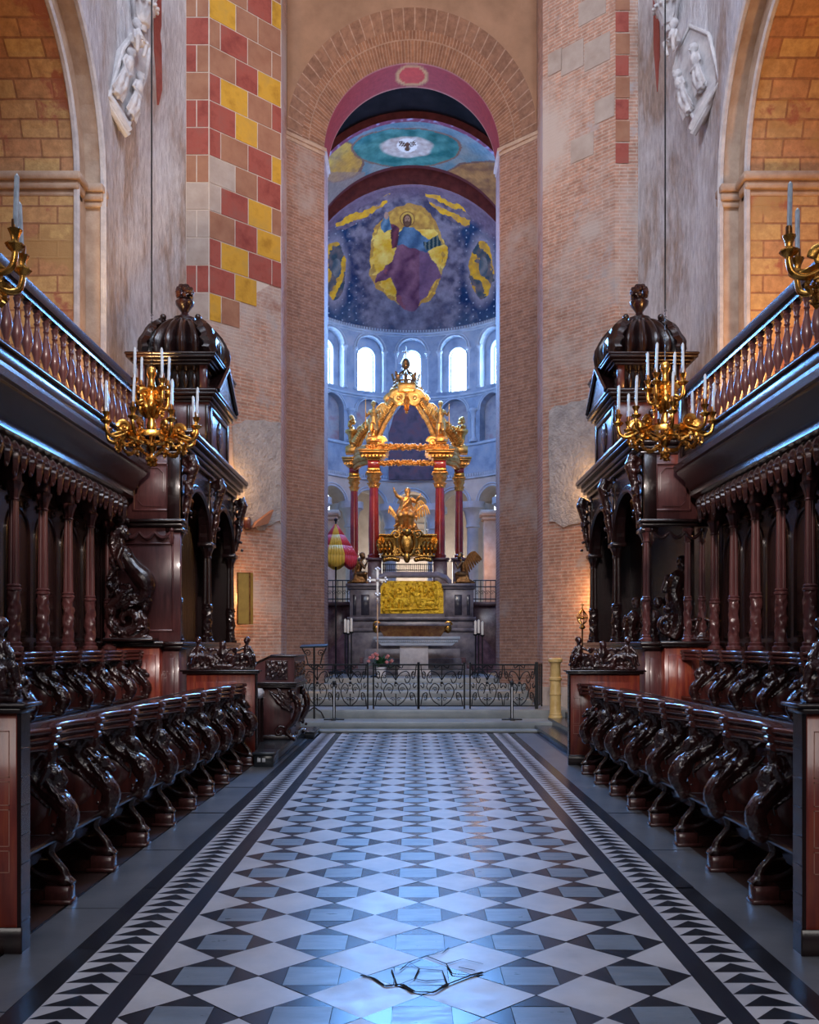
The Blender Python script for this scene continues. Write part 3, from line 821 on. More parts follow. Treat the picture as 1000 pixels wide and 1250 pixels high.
def vault_col(u, v, t):
    n2 = noise.noise(Vector((u * .02, v * .04, 7))); n3 = noise.noise(Vector((u * .06, v * .09, 1)))
    x, y = u + n2 * 9, v + n2 * 5
    if t < .07: return mixv((.22, .05, .08), (.40, .32, .42), max(0, n3 * 2 - .2))
    if t > .93: return (.10, .022, .025)
    c = mixv((.12, .20, .23), (.24, .26, .25), .5 + n2 * 1.2)
    dl = ell(x, y, 225, 560, 95, 70)
    if dl < 1: c = mixv((.60, .33, .06), (.36, .20, .08), .4 + n2 + n3 * .5)
    elif dl < 1.08: c = (.20, .11, .08)
    if v > 600 and u < 330: c = mixv(c, (.30, .20, .17), .7)
    dr = ell(x, y, 745, 645, 150, 80)
    if dr < 1: c = mixv((.42, .20, .07), (.22, .10, .05), .5 + n2 + n3 * .6)
    elif dr < 1.07: c = (.18, .10, .08)
    d = ell(x, y, 475, 516, 185, 66)
    if d < 1.06: c = (.22, .12, .09)
    if d < 1.0: c = mixv((.02, .13, .13), (.09, .27, .25), .5 + n2 * 1.3 + n3 * .3)
    d = ell(x, y, 477, 513, 78, 31)
    if d < 1.25: c = mixv(c, mixv((.48, .38, .34), (.66, .60, .56), .5 + n3), (1.25 - d) * 6)
    # dove with spread wings
    if ell(u, v, 478, 507, 36, 25) < 1: c = (.88, .84, .80)
    for q in (-1, 1):
        if inpoly((u - 478) * q, v - 507, [(4, 2), (10, -12), (26, -17), (31, -8), (27, 2), (17, 4), (9, 8)]): c = (.10, .045, .03) if math.sin((u - 478) * q * .9 + v * .5) > -.45 else (.9, .86, .8)
    if ell(u, v, 478, 508, 6, 14) < 1: c = (.14, .06, .04)
    if ell(u, v, 478, 520, 9, 7) < 1: c = (.12, .06, .04)
    return c

def chancel_vault():
    root = thing('ceiling', 'painted barrel vault and half dome over the altar', 'ceiling', kind='structure')
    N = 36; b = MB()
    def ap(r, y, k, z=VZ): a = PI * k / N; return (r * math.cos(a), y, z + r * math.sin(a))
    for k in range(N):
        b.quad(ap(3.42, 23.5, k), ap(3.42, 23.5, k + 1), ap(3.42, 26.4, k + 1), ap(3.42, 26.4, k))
    b.build('shaded_vault', 'vault_dark', root, recalc=False)
    b = MB()
    for k in range(N):
        b.quad(ap(3.42, 26.4, k), ap(3.42, 26.4, k + 1), ap(VR, 26.4, k + 1), ap(VR, 26.4, k))
        b.quad(ap(VR, 29.15, k), ap(VR, 29.15, k + 1), ap(3.7, 29.15, k + 1), ap(3.7, 29.15, k))
        b.quad(ap(3.62, 29.1, k), ap(3.62, 29.1, k + 1), ap(3.62, 29.5, k + 1), ap(3.62, 29.5, k))
    # rim of the half dome
    for k in range(N):
        b.quad(ap(4.2, 29.46, k, AZ0), ap(4.2, 29.46, k + 1, AZ0), ap(AR - .1, 29.46, k + 1, AZ0), ap(AR - .1, 29.46, k, AZ0))
        b.quad(ap(AR - .1, 29.46, k, AZ0), ap(AR - .1, 29.46, k + 1, AZ0), ap(AR, 29.6, k + 1, AZ0), ap(AR, 29.6, k, AZ0))
    b.build('maroon_rim', 'maroon', root, recalc=False)
    vs = []; fs = []; cols = []; NA, NY = 260, 70
    for i in range(NA + 1):
        a = PI * (.08 + .84 * i / NA)
        for k in range(NY + 1):
            y = lerp(26.4, 29.15, k / NY); p = (VR * math.cos(a), y, VZ + VR * math.sin(a)); vs.append(p)
            cols.append(vault_col(*to_plan(p), k / NY))
    for i in range(NA):
        for k in range(NY): a = i * (NY + 1) + k; fs.append((a, a + 1, a + NY + 2, a + NY + 1))
    paint_mesh('painted_vault', vs, fs, cols, root)
    vs = []; fs = []; cols = []; NT, NE = 400, 270
    for i in range(NT + 1):
        th = -PI / 2 + PI * i / NT
        for k in range(NE + 1):
            e = PI / 2 * k / NE
            p = (AR * math.cos(e) * math.sin(th), AC + AR * math.cos(e) * math.cos(th), AZ0 + AR * math.sin(e)); vs.append(p)
            u, v = to_plan(p)
            c = dome_col(u, v, e)
            edge = math.cos(e) * math.cos(th)
            if edge < .05: c = (.30, .10, .13) if edge < .04 else (.45, .30, .30)
            elif edge < .09: c = mixv(c, (.22, .13, .17), .7)
            if e < .045: c = (.20, .18, .24)
            cols.append(c)
    for i in range(NT):
        for k in range(NE): a = i * (NE + 1) + k; fs.append((a, a + 1, a + NE + 2, a + NE + 1))
    paint_mesh('painted_dome', vs, fs, cols, root)
    w = MB()
    for s in (-1, 1):
        w.quad((s * 3.42, 23.5, .3), (s * 3.42, 29.5, .3), (s * 3.42, 29.5, VZ), (s * 3.42, 23.5, VZ))
    o = w.build('wall_chancel_sides', 'apse', uv=True, recalc=False); struct(o, 'plain side walls of the chancel', 'wall')
    # crossing vault high above the nave and the nave behind the camera
    c = MB(); c.box((-11, 2, ZT), (11, 22, ZT + .3))
    o = c.build('ceiling_crossing', 'vault_warm'); struct(o, 'high vault over the stalls, out of the picture', 'ceiling')
chancel_vault()

def ac(th, z, r): a = math.radians(th); return (r * math.sin(a), AC + r * math.cos(a), z)
def apse():
    root = thing('wall_apse', 'round blue-grey apse wall with windows and arcades', 'wall', kind='structure')
    BAY = 24.
    def tier(mb, R, z0, z1, w, zs, sill, depth, ms=(0, 0, 0), back=True, bays=range(-4, 5), n=14):
        """one storey: per bay an arched opening of half width w; reveal of the given depth; optional back"""
        wa = math.degrees(w / R)
        for k in bays:
            c = k * BAY
            for (a, b) in ((c - BAY / 2, c - wa), (c + wa, c + BAY / 2)):
                for q in range(3):
                    t0, t1 = lerp(a, b, q / 3), lerp(a, b, (q + 1) / 3)
                    mb.quad(ac(t0, z0, R), ac(t1, z0, R), ac(t1, z1, R), ac(t0, z1, R), ms[0])
            cur = [(c - wa, sill)] + [(c - wa * math.cos(PI * i / n), zs + w * math.sin(PI * i / n)) for i in range(n + 1)] + [(c + wa, sill)]
            for i in range(1, len(cur) - 2):
                (a, za), (b, zb) = cur[i], cur[i + 1]
                mb.quad(ac(a, za, R), ac(b, zb, R), ac(b, z1, R), ac(a, z1, R), ms[0])
            if sill > z0:
                mb.quad(ac(c - wa, z0, R), ac(c + wa, z0, R), ac(c + wa, sill, R), ac(c - wa, sill, R), ms[0])
            R2_ = R + depth
            for i in range(len(cur)):
                (a, za), (b, zb) = cur[i], cur[(i + 1) % len(cur)]
                mb.quad(ac(a, za, R), ac(b, zb, R), ac(b, zb, R2_), ac(a, za, R2_), ms[1])
            if back:
                mid = [ac(c, zs - .2, R2_)] + [ac(a, z, R2_) for a, z in cur]
                mb.add(mid, [(0, i, i + 1) for i in range(1, len(mid) - 1)] + [(0, len(mid) - 1, 1)], ms[2])
    b = MB()
    tier(b, AR, 10.12, 12.42, .50, 11.72, 10.3, .32, (0, 0, 0), back=False)
    tier(b, AR + .32, 10.12, 12.42, .32, 11.58, 10.3, .3, (0, 0, 0), back=False)
    tier(b, AR, 8.4, 10.12, .50, 9.55, 8.5, .3, (0, 0, 1), back=True)
    m_ = MB(); cur = [(-.80, 7.3), (-.80, 8.9), (-.62, 9.5), (-.3, 9.95), (0, 10.05), (.3, 9.95), (.62, 9.5), (.80, 8.9), (.80, 7.3)]
    m_.prism([(x, AC + math.sqrt(AR * AR - x * x) - .12, z) for x, z in cur], (0, .06, 0)); m_.build('dark_mural', 'mural', root)
    tier(b, AR, 7.35, 8.4, .01, 7.5, 7.4, .01, (0, 0, 0), back=False)
    b.build('arcaded_wall', ['apse', 'apse_niche'], root, recalc=False)
    l = MB()
    tier(l, AR, .87, 7.35, .56, 6.4, .87, .8, (0, 0, 0), back=False)
    l.build('ambulatory_arcade', ['apse_low'], root, recalc=False)
    t = MB()
    def ring(z, r, rad): t.tube([ac(a, z, r) for a in range(-96, 97, 4)], rad, 6)
    for z, r in ((12.36, .05), (12.28, .03), (10.14, .045), (10.05, .03), (8.42, .05), (7.3, .05)): ring(z, AR - .02, r)
    for k in range(-4, 5):
        for (w, zs, R) in ((.50, 11.72, AR), (.58, 11.72, AR), (.50, 9.55, AR), (.57, 9.55, AR), (.56, 6.4, AR), (.64, 6.4, AR)):
            wa = math.degrees(w / R)
            t.tube([ac(k * 24 - wa * math.cos(PI * i / 14), zs + w * math.sin(PI * i / 14), R - .01) for i in range(15)], .028, 5)
    for i in range(-60, 61):
        t.box(*[(lambda p, q: (p, q))((ac(i * 1.6, 7.36, AR)[0] - .03, ac(i * 1.6, 7.36, AR)[1] - .08, 7.34), (ac(i * 1.6, 7.36, AR)[0] + .03, ac(i * 1.6, 7.36, AR)[1] + .02, 7.44))][0])
        t.box((ac(i * 1.6, 0, AR)[0] - .028, ac(i * 1.6, 0, AR)[1] - .07, 12.40), (ac(i * 1.6, 0, AR)[0] + .028, ac(i * 1.6, 0, AR)[1] + .02, 12.47))
    t.build('stone_mouldings', 'apse_trim', root)
    c = MB()
    def colon(th, z0, z1, r, R):
        x, y, _ = ac(th, 0, R)
        c.lathe([(r * 1.9, z0), (r * 1.9, z0 + r), (r * 1.25, z0 + r * 1.8), (r, z0 + r * 2.6), (r, z1 - r * 4.4), (r * 1.25, z1 - r * 4.2), (r * 1.05, z1 - r * 3.6), (r * 1.5, z1 - r * 1.6), (r * 2.1, z1 - r * 1.1), (r * 2.1, z1)], (x, y, 0), 10)
    for k in range(-4, 5):
        for sg in (-1, 1):
            colon(k * 24 + sg * 8.9, 10.3, 11.74, .055, AR + .04)
        colon(k * 24 + 12, 8.5, 9.62, .075, AR - .02)
        colon(k * 24 + 12, .87, 6.45, .20, AR - .05)
        colon(k * 24 + 12, .87, 6.45, .18, AR + .6)
    c.build('colonnettes', 'apse_trim', root)
    # ambulatory behind, with its daylight
    a = MB(); RO = AR + 2.6
    for i in range(-110, 110, 4):
        a.quad(ac(i, .3, RO), ac(i + 4, .3, RO), ac(i + 4, 8.2, RO), ac(i, 8.2, RO))
        a.quad(ac(i, 8.2, RO), ac(i + 4, 8.2, RO), ac(i + 4, 8.3, AR), ac(i, 8.3, AR))
        a.quad(ac(i, .5, RO), ac(i + 4, .5, RO), ac(i + 4, .5, AR), ac(i, .5, AR))
    a.build('ambulatory_wall', 'apse_low', root, recalc=False)
    n = 0
    for k in range(-3, 4):
        n += 1
        R = AR + .55; w = .32; wa = math.degrees(w / R); zs = 11.58
        wn = thing('window_%d' % n, 'round-headed bright clerestory window of the apse', 'window', ac(k * 24, 10.3, R), kind='structure')
        p = MB()
        cur = [(k * 24 - wa, 10.3)] + [(k * 24 - wa * math.cos(PI * i / 12), zs + w * math.sin(PI * i / 12)) for i in range(13)] + [(k * 24 + wa, 10.3)]
        p.add([ac(a_, z, R) for a_, z in cur], [tuple(range(len(cur)))]); p.build('glass_pane', 'pane', wn, flat=True)
        f = MB()
        for z in (10.65, 11.0, 11.35, 11.7): f.tube([ac(k * 24 - wa, z, R - .03), ac(k * 24 + wa, z, R - .03)], .007, 5)
        f.tube([ac(k * 24, 10.3, R - .03), ac(k * 24, 11.88, R - .03)], .008, 5)
        f.tube([ac(a_, z, R - .02) for a_, z in cur] + [ac(cur[0][0], cur[0][1], R - .02)], .02, 5)
        f.build('glazing_bars', 'apse_trim', wn)
    for (th, z0, zs, w) in ((-29, 5.3, 6.75, .42), (29, 5.3, 6.75, .42), (-30, 1.6, 4.1, .42), (30, 1.6, 4.1, .42), (0, 5.4, 6.5, .5), (-58, 2, 5, .5), (58, 2, 5, .5)):
        n += 1; R = RO - .05; wa = math.degrees(w / R)
        wn = thing('window_%d' % n, 'pale daylit window of the ambulatory behind the altar', 'window', ac(th, z0, R), kind='structure')
        cur = [(th - wa, z0)] + [(th - wa * math.cos(PI * i / 12), zs + w * math.sin(PI * i / 12)) for i in range(13)] + [(th + wa, z0)]
        p = MB(); p.add([ac(a_, z, R) for a_, z in cur], [tuple(range(len(cur)))]); p.build('glass_pane', 'pane_soft' if th else 'apse_low', wn, flat=True)
        f = MB()
        for q in range(1, 5):
            z = lerp(z0, zs, q / 4.5); f.tube([ac(th - wa, z, R - .03), ac(th + wa, z, R - .03)], .012, 5)
        f.tube([ac(th, z0, R - .03), ac(th, zs + w, R - .03)], .014, 5)
        f.tube([ac(a_, z, R - .03) for a_, z in cur] + [ac(th - wa, z0, R - .03)], .04, 5)
        f.build('glazing_bars', 'iron' if th else 'apse_trim', wn)
    # square pillars at the mouth of the apse
    for s, nm in ((-1, 'left'), (1, 'right')):
        p = MB(s); x = 2.62 if s < 0 else 2.48
        p.box((x - .2, 30.3, .87), (x + .25, 30.8, 5.6), 0, .02); p.box((x - .26, 30.24, 5.6), (x + .3, 30.86, 5.72), 0, .02); p.box((x - .32, 30.18, 5.72), (x + .34, 30.9, 5.9), 0, .02)
        o = p.build('pillar_' + nm, 'impost'); struct(o, 'pinkish square stone pillar at the %s of the apse arcade' % nm, 'pillar')
apse()
# ------------------------------------------------------------------ choir stalls
SD, SX, SY0, NF = .87, 2.17, 5.26, 9       # stall width, aisle line, first stall, stalls per lower row
def XZ(mb_pts, y=0.): return [Vector((x, y, z)) for x, z in mb_pts]
def arm_mesh(var):
    r = random.Random(100 + var); b = MB()
    b.lathe([(.01, -.06), (.05, -.055), (.055, 0), (.05, .055), (.01, .06)], (.05, 0, .44), 14, M3=Matrix.Rotation(PI / 2, 3, 'X'))
    S = [(.09, .44), (.035, .50), (.03, .58), (.10, .67), (.20, .75), (.27, .84), (.26, .93), (.18, .985)]
    if var == 1: S = [(.09, .44), (.03, .50), (.0, .58), (.05, .68), (.15, .74), (.26, .81), (.30, .91), (.20, .985)]
    b.tube(XZ(S), [.045, .06, .068, .064, .058, .062, .065, .05], 10, flat=(1.1, 1.0), up=(0, 1, 0), sub=5)
    b.spiral((.21, .0, .93), (1, 0, 0), (0, 0, 1), .085, 1.3, .028, flat=(1, 2.0), start=.6)
    b.spiral((.12, .0, .50), (1, 0, 0), (0, 0, 1), .06, 1.1, .022, flat=(1, 2.0), start=2.6)
    for q in (-1, 1):
        b.leaf([(.03, q * .035, .50), (.0, q * .05, .60), (.07, q * .06, .70), (.17, q * .055, .80)], .04, .022, side=(0.5, 1, .2), lobes=4)
        b.leaf([(.14, q * .03, .62), (.22, q * .045, .70), (.32, q * .04, .76), (.40, q * .03, .84)], .05, .02, side=(.4, .5, .8), lobes=3)
        b.leaf([(.24, q * .03, .82), (.30, q * .05, .90), (.40, q * .05, .96)], .05, .02, side=(.6, .5, .6), lobes=3)
    if var == 0:      # bearded mask under the rail
        b.ball((.115, 0, .81), (.06, .055, .075), 10); b.cap((.06, 0, .815), (.045, 0, .785), .016, .02, 6); b.ball((.08, 0, .745), (.04, .04, .05), 8)
        for q in (-1, 1): b.ball((.075, q * .03, .835), .017, 6); b.cap((.14, q * .05, .87), (.18, q * .06, .78), .025, .02, 6)
    elif var == 1:    # little bust leaning out
        b.cap((.06, 0, .60), (.10, 0, .72), .06, .055, 9); b.ball((.10, 0, .82), (.05, .045, .06), 10); b.cap((.055, 0, .82), (.045, 0, .80), .012, .014, 6)
        for q in (-1, 1): b.cap((.08, q * .055, .73), (.03, q * .05, .62), .025, .02, 7); b.cap((.03, q * .05, .62), (.03, q * .02, .55), .02, .018, 7)
        b.ball((.125, 0, .85), (.055, .055, .05), 9)
    else:             # winged beast head
        b.ball((.10, 0, .79), (.07, .05, .055), 10); b.cap((.07, 0, .78), (.02, 0, .745), .035, .028, 8)
        for q in (-1, 1): b.ball((.07, q * .03, .82), .018, 6); b.cap((.13, q * .035, .83), (.19, q * .05, .90), .022, .01, 6)
    for i in range(40):
        t = r.random() * 6.6; k = int(t); f = t - k
        p = S[k]; q = S[k + 1]; x, z = lerp(p[0], q[0], f), lerp(p[1], q[1], f)
        b.ball((x + r.uniform(-.05, .05), r.uniform(-.05, .05), z + r.uniform(-.03, .03)), r.uniform(.012, .024), 6)
    return sculpt(b, .0085, .004, 38)
def leg_mesh():
    b = MB()
    b.tube(XZ([(.05, .15), (.055, .20), (.11, .27), (.15, .33), (.13, .41)]), [.032, .028, .026, .032, .04], 8, up=(0, 1, 0), sub=5)
    b.tube(XZ([(.06, .15), (.16, .155), (.26, .20), (.33, .29), (.35, .40)]), [.03, .026, .024, .026, .034], 8, up=(0, 1, 0), sub=5)
    b.ball((.05, 0, .145), (.055, .05, .04), 10)
    for q in (-.032, -.011, .011, .032): b.cap((.02, q, .15), (-.005, q, .128), .014, .012, 6)
    b.cap((.10, 0, .42), (.5, 0, .41), .035, .03, 8)
    return sculpt(b, .009, .002, 40)
def stall_parts():
    d = SD; out = {}
    b = MB()          # capping: stacked roundels, set back a little in the middle of each stall
    prof = [(.05, .97), (-.01, .97), (-.030, .974), (-.041, .984), (-.044, .997), (-.038, 1.010), (-.022, 1.019), (-.022, 1.022), (-.045, 1.028), (-.056, 1.038), (-.059, 1.050), (-.053, 1.063), (-.032, 1.072), (-.032, 1.075), (-.055, 1.081), (-.067, 1.091), (-.070, 1.104), (-.064, 1.117), (-.045, 1.126), (.05, 1.122), (.06, 1.10), (.06, .97)]
    rings = []
    for y, off, k in ((0, .15, 1.), (.035, .15, 1.), (.037, .165, .7), (.12, .20, .8), (.28, .25, .8), (.435, .265, .8), (.59, .25, .8), (.75, .20, .8), (.833, .165, .7), (.835, .15, 1.), (d, .15, 1.)):
        rings.append([(off + (x * k if x < 0 else x), y, z) for x, z in prof])
    b.loft(rings, 0, True); out['cap_rail'] = b.mesh('cap_rail', 'capwood', angle=50)
    b = MB()          # seat board with rounded nosing, tilted underside
    b.box((.12, .045, .40), (.60, d - .045, .435), 0, .01)
    b.tube([(.105, .05, .418), (.105, d - .05, .418)], .024, 10)
    b.prism([(.13, .07, .40), (.20, .07, .27), (.23, .07, .28), (.2, .07, .40)], (0, d - .14, 0))
    out['seat'] = b.mesh('seat', 'wood')
    b = MB()          # curved back
    rings = []
    for i in range(9):
        y = .03 + (d - .06) * i / 8; x = .50 + .10 * math.sin(PI * i / 8)
        rings.append([(x, y, .43), (x, y, 1.0), (x + .05, y, 1.0), (x + .05, y, .43)])
    b.loft(rings, 0, True); b.box((.56, .0, 0), (.62, d, .44)); out['backrest'] = b.mesh('backrest', 'wood')
    b = MB()          # rounded red cheek of the divider
    pl = [(.12, .43)] + [(.33 + .25 * math.cos(a), .62 + .22 * math.sin(a)) for a in [math.radians(q) for q in range(190, -20, -15)]] + [(.62, .98), (.66, .98), (.66, .43)]
    b.prism([(x, -.022, z) for x, z in pl], (0, .044, 0)); b.ball((.35, 0, .61), (.21, .062, .17), 18); out['side_panel'] = b.mesh('side_panel', 'redplum')
    b = MB()
    for q in (-1, 1):
        b.tube([(.33 + .2 * math.cos(a), q * .024, .62 + .17 * math.sin(a)) for a in [math.radians(t) for t in range(200, -10, -15)]], .008, 5)
    b.box((.2, -.03, .9), (.6, .03, .99), 0, .01); b.box((.56, -.03, 0), (.64, .03, 1.0), 0, .01)
    out['divider_frame'] = b.mesh('divider_frame', 'wood')
    b = MB(); b.box((-.0, -.055, 0), (.17, .055, .115), 0, .012); b.box((-.012, -.062, 0), (.2, .062, .03), 0, .008); b.box((.17, -.02, 0), (.58, .02, .08)); out['foot'] = b.mesh('foot', 'capwood')
    return out
SP = stall_parts(); ARMS = [arm_mesh(v) for v in range(3)]; LEG = leg_mesh()
for m_ in ARMS: m_.materials.clear(); m_.materials.append(M['carve'])
LEG.materials.clear(); LEG.materials.append(M['carve'])
def stall(x, y, z, s, var, label, group):
    t = thing('choir_stall', label, 'choir stall', (s * x, y if s > 0 else y + SD, z), group, rotz=0 if s > 0 else PI)
    for n in ('cap_rail', 'seat', 'backrest', 'side_panel', 'divider_frame', 'foot'): link(n, SP[n], t)
    link('carved_arm', ARMS[var], t); link('leg', LEG, t)
    return t
ORD = ['first', 'second', 'third', 'fourth', 'fifth', 'sixth', 'seventh', 'eighth', 'ninth']
for s, side in ((-1, 'left'), (1, 'right')):
    for k in range(NF):
        stall(SX, SY0 + k * SD, 0, s, (k * 2 + (s > 0)) % 3, 'carved dark choir stall on the floor, %s from the camera in the %s lower row' % (ORD[k], side), 'lower choir stalls on the %s' % side)
    for k in range(6):
        stall(3.92, 9.08 + k * SD, .45, s, (k + (s > 0)) % 3, 'dark choir stall on the raised boards, %s from the camera in the %s upper row' % (ORD[k], side), 'upper choir stalls on the %s' % side)

# carved cresting of the bench ends: scrolls, shell and seated children
def crest_mesh():
    b = MB(); r = random.Random(5)
    for q in (-1, 1):
        b.spiral((q * .20, 0, .085), (1, 0, 0), (0, 0, 1), .085, 1.7, .026, flat=(1, 2.2), start=PI / 2, sgn=-q)
        b.spiral((q * .40, 0, .05), (1, 0, 0), (0, 0, 1), .05, 1.3, .02, flat=(1, 2.2), start=PI / 2, sgn=q)
        b.leaf([(q * .44, 0, .04), (q * .38, -.02, .14), (q * .30, -.02, .19), (q * .20, 0, .20), (q * .1, 0, .17)], .06, .03, side=(0, 1, .2), lobes=5)
        b.tube([(q * .12, 0, .05), (q * .16, 0, .16), (q * .28, 0, .2), (q * .42, 0, .12)], [.05, .05, .05, .03], 8)
        # seated child
        X = q * .35
        b.cap((X, 0, .21), (X - q * .02, .0, .31), .052, .045, 10); b.ball((X - q * .015, -.01, .405), (.043, .045, .05), 10)
        b.cap((X - q * .015, -.045, .41), (X - q * .015, -.06, .395), .01, .012, 6); b.ball((X - q * .01, .012, .42), (.048, .045, .045), 8)
        b.cap((X - q * .01, 0, .35), (X - q * .01, 0, .38), .022, .022, 6)
        b.cap((X + q * .02, -.02, .21), (X + q * .09, -.06, .19), .035, .028, 8); b.cap((X + q * .09, -.06, .19), (X + q * .11, -.05, .09), .027, .02, 8); b.ball((X + q * .12, -.07, .075), (.025, .04, .02), 6)
        b.cap((X - q * .03, -.03, .2), (X + q * .03, -.08, .17), .034, .026, 8); b.cap((X + q * .03, -.08, .17), (X + q * .05, -.08, .08), .025, .02, 8)
        b.cap((X + q * .03, -.01, .31), (X + q * .08, -.05, .24), .022, .018, 7); b.cap((X - q * .06, -.01, .31), (X - q * .13, -.04, .27), .022, .018, 7)
        b.cap((X - q * .13, -.04, .27), (X - q * .16, -.04, .30), .017, .014, 7)
        b.ball((q * .17, 0, .27), .04, 8)
    # shell and bust in the middle
    for i in range(7):
        a = PI * (i + .5) / 7; b.cap((0, 0, .10), (.13 * math.cos(a), -.01, .12 + .14 * math.sin(a)), .02, .026, 7)
    b.ball((0, 0, .33), (.05, .05, .06), 10); b.cap((0, 0, .22), (0, 0, .3), .06, .04, 8); b.ball((0, .01, .36), (.055, .05, .045), 8)
    for q in (-1, 1): b.cap((q * .04, 0, .27), (q * .13, 0, .29), .024, .02, 7)
    b.box((-.45, -.05, 0), (.45, .05, .035)); b.cap((-.12, -.03, .05), (.12, -.03, .05), .035, .035, 8)
    for i in range(50): b.ball((r.uniform(-.4, .4), r.uniform(-.05, .03), r.uniform(.03, .2)), r.uniform(.012, .028), 6)
    return sculpt(b, .0085, .004, 34)
CREST = crest_mesh(); CREST.materials.clear(); CREST.materials.append(M['carve'])
def bench_end(s, y, label, z1, depth=.13, dx=0.):
    t = thing('bench_end', label, 'bench end', (s * (2.17 - dx), y, 0))
    x1 = 3.12 + dx
    b = MB(s); b.box(((2.17 - dx), y, 0), (x1, y + depth, z1 - .05), 0, .006); b.build('panel', 'red', t)
    b = MB(s); b.box((2.13 - dx, y - .04, z1 - .055), (x1 + .05, y + depth + .03, z1 - .02), 0, .01); b.box((2.10 - dx, y - .06, z1 - .022), (x1 + .08, y + depth + .05, z1), 0, .008); b.build('cap_moulding', 'wood', t)
    b = MB(s); b.box((2.15 - dx, y + .004, 0), (2.172 - dx, y + depth - .004, z1 - .06)); b.box((2.14 - dx, y - .012, 0), (x1, y, .14), 0, .005)
    for i in range(7): b.box((2.143 - dx, y + .01, .16 + i * .155), (2.152 - dx, y + depth - .01, .163 + i * .155), 0)
    b.build('end_board', 'wood', t)
    b = MB(s)      # pale stringing set into the face
    def rect(xa, xb, za, zb):
        w = .005
        for (p, q) in (((xa, za), (xb, za + w)), ((xa, zb - w), (xb, zb)), ((xa, za), (xa + w, zb)), ((xb - w, za), (xb, zb))):
            b.box((p[0], y - .0015, p[1]), (q[0], y + .002, q[1]))
    zz = [.42, .56, .78, .93, z1 - .14]
    for i in range(len(zz) - 1): rect(2.21 - dx, 2.30 - dx, zz[i] + .01, zz[i + 1] - .01); rect(2.31 - dx, 2.315 - dx, zz[i], zz[i + 1])
    b.build('inlay', 'inlay', t)
    b = MB(s); b.box((2.42, y - .012, .3), (x1 - .12, y + .002, z1 - .16), 0, .006); b.build('raised_field', 'red', t)
    c = link('crest_carving', CREST, t); c.location = (s * .46, depth / 2, z1)
    return t
bench_end(-1, 5.12, 'tall red bench end with scroll crest at the near end of the left stalls', 1.34, dx=.06)
bench_end(1, 5.08, 'tall red bench end with scroll crest at the near end of the right stalls', 1.34, dx=.08)
bench_end(-1, 13.25, 'red bench end crested with carved children at the far end of the left stalls', 1.30)
bench_end(1, 13.12, 'red bench end crested with carved children at the far end of the right stalls', 1.30)
for s, side in ((-1, 'left'), (1, 'right')):
    t = thing('stall_desk', 'long dark reading desk running behind the %s lower stalls' % side, 'desk', (s * 2.9, 9, 0))
    b = MB(s); b.box((2.84, 5.3, 0), (2.90, 13.1, 1.06), 0, .005); b.build('back_board', 'wood', t)
    b = MB(s); b.prism([(2.88, 5.3, .92), (2.88, 5.3, .95), (3.1, 5.3, .97), (3.1, 5.3, .94)], (0, 7.8, 0)); b.build('ledge', 'wood', t)

# ------------------------------------------------------------------ stall back panelling with colonnettes
def carved_shaft(mb, c, r, z0, z1, seed, n=18, rows=34, m=0):
    rings = []
    for i in range(rows + 1):
        z = lerp(z0, z1, i / rows); rg = []
        for j in range(n):
            a = 2 * PI * j / n
            k = 1 + .22 * noise.noise(Vector((math.cos(a) * 2.2 + seed, math.sin(a) * 2.2, z * 16))) + .10 * math.sin(3 * a + z * 24)
            rg.append((c[0] + r * k * math.cos(a), c[1] + r * k * math.sin(a), z))
        rings.append(rg)
    mb.loft(rings, m, True)
def stall_column(mb, c, r, z0, z1, seed):
    zc = lerp(z0, z1, .36)
    mb.lathe([(r * 1.7, z0), (r * 1.7, z0 + .04), (r * 1.3, z0 + .06), (r * 1.4, z0 + .09), (r, z0 + .11)], (c[0], c[1], 0), 14)
    carved_shaft(mb, c, r * 1.12, z0 + .1, zc, seed)
    mb.lathe([(r * 1.05, zc - .02), (r * 1.35, zc), (r * 1.35, zc + .02), (r * 1.1, zc + .035), (r * 1.3, zc + .05), (r * 1.02, zc + .07)], (c[0], c[1], 0), 14)
    mb.lathe([(r, zc + .06), (r * .82, z1 - .2)], (c[0], c[1], 0), 48, flute=12, fdepth=.16)
    mb.lathe([(r * .8, z1 - .22), (r * 1.1, z1 - .2), (r * .9, z1 - .18), (r * 1.1, z1 - .12), (r * 1.5, z1 - .05), (r * 1.7, z1 - .035), (r * 1.7, z1)], (c[0], c[1], 0), 16, flute=8, fdepth=.12)
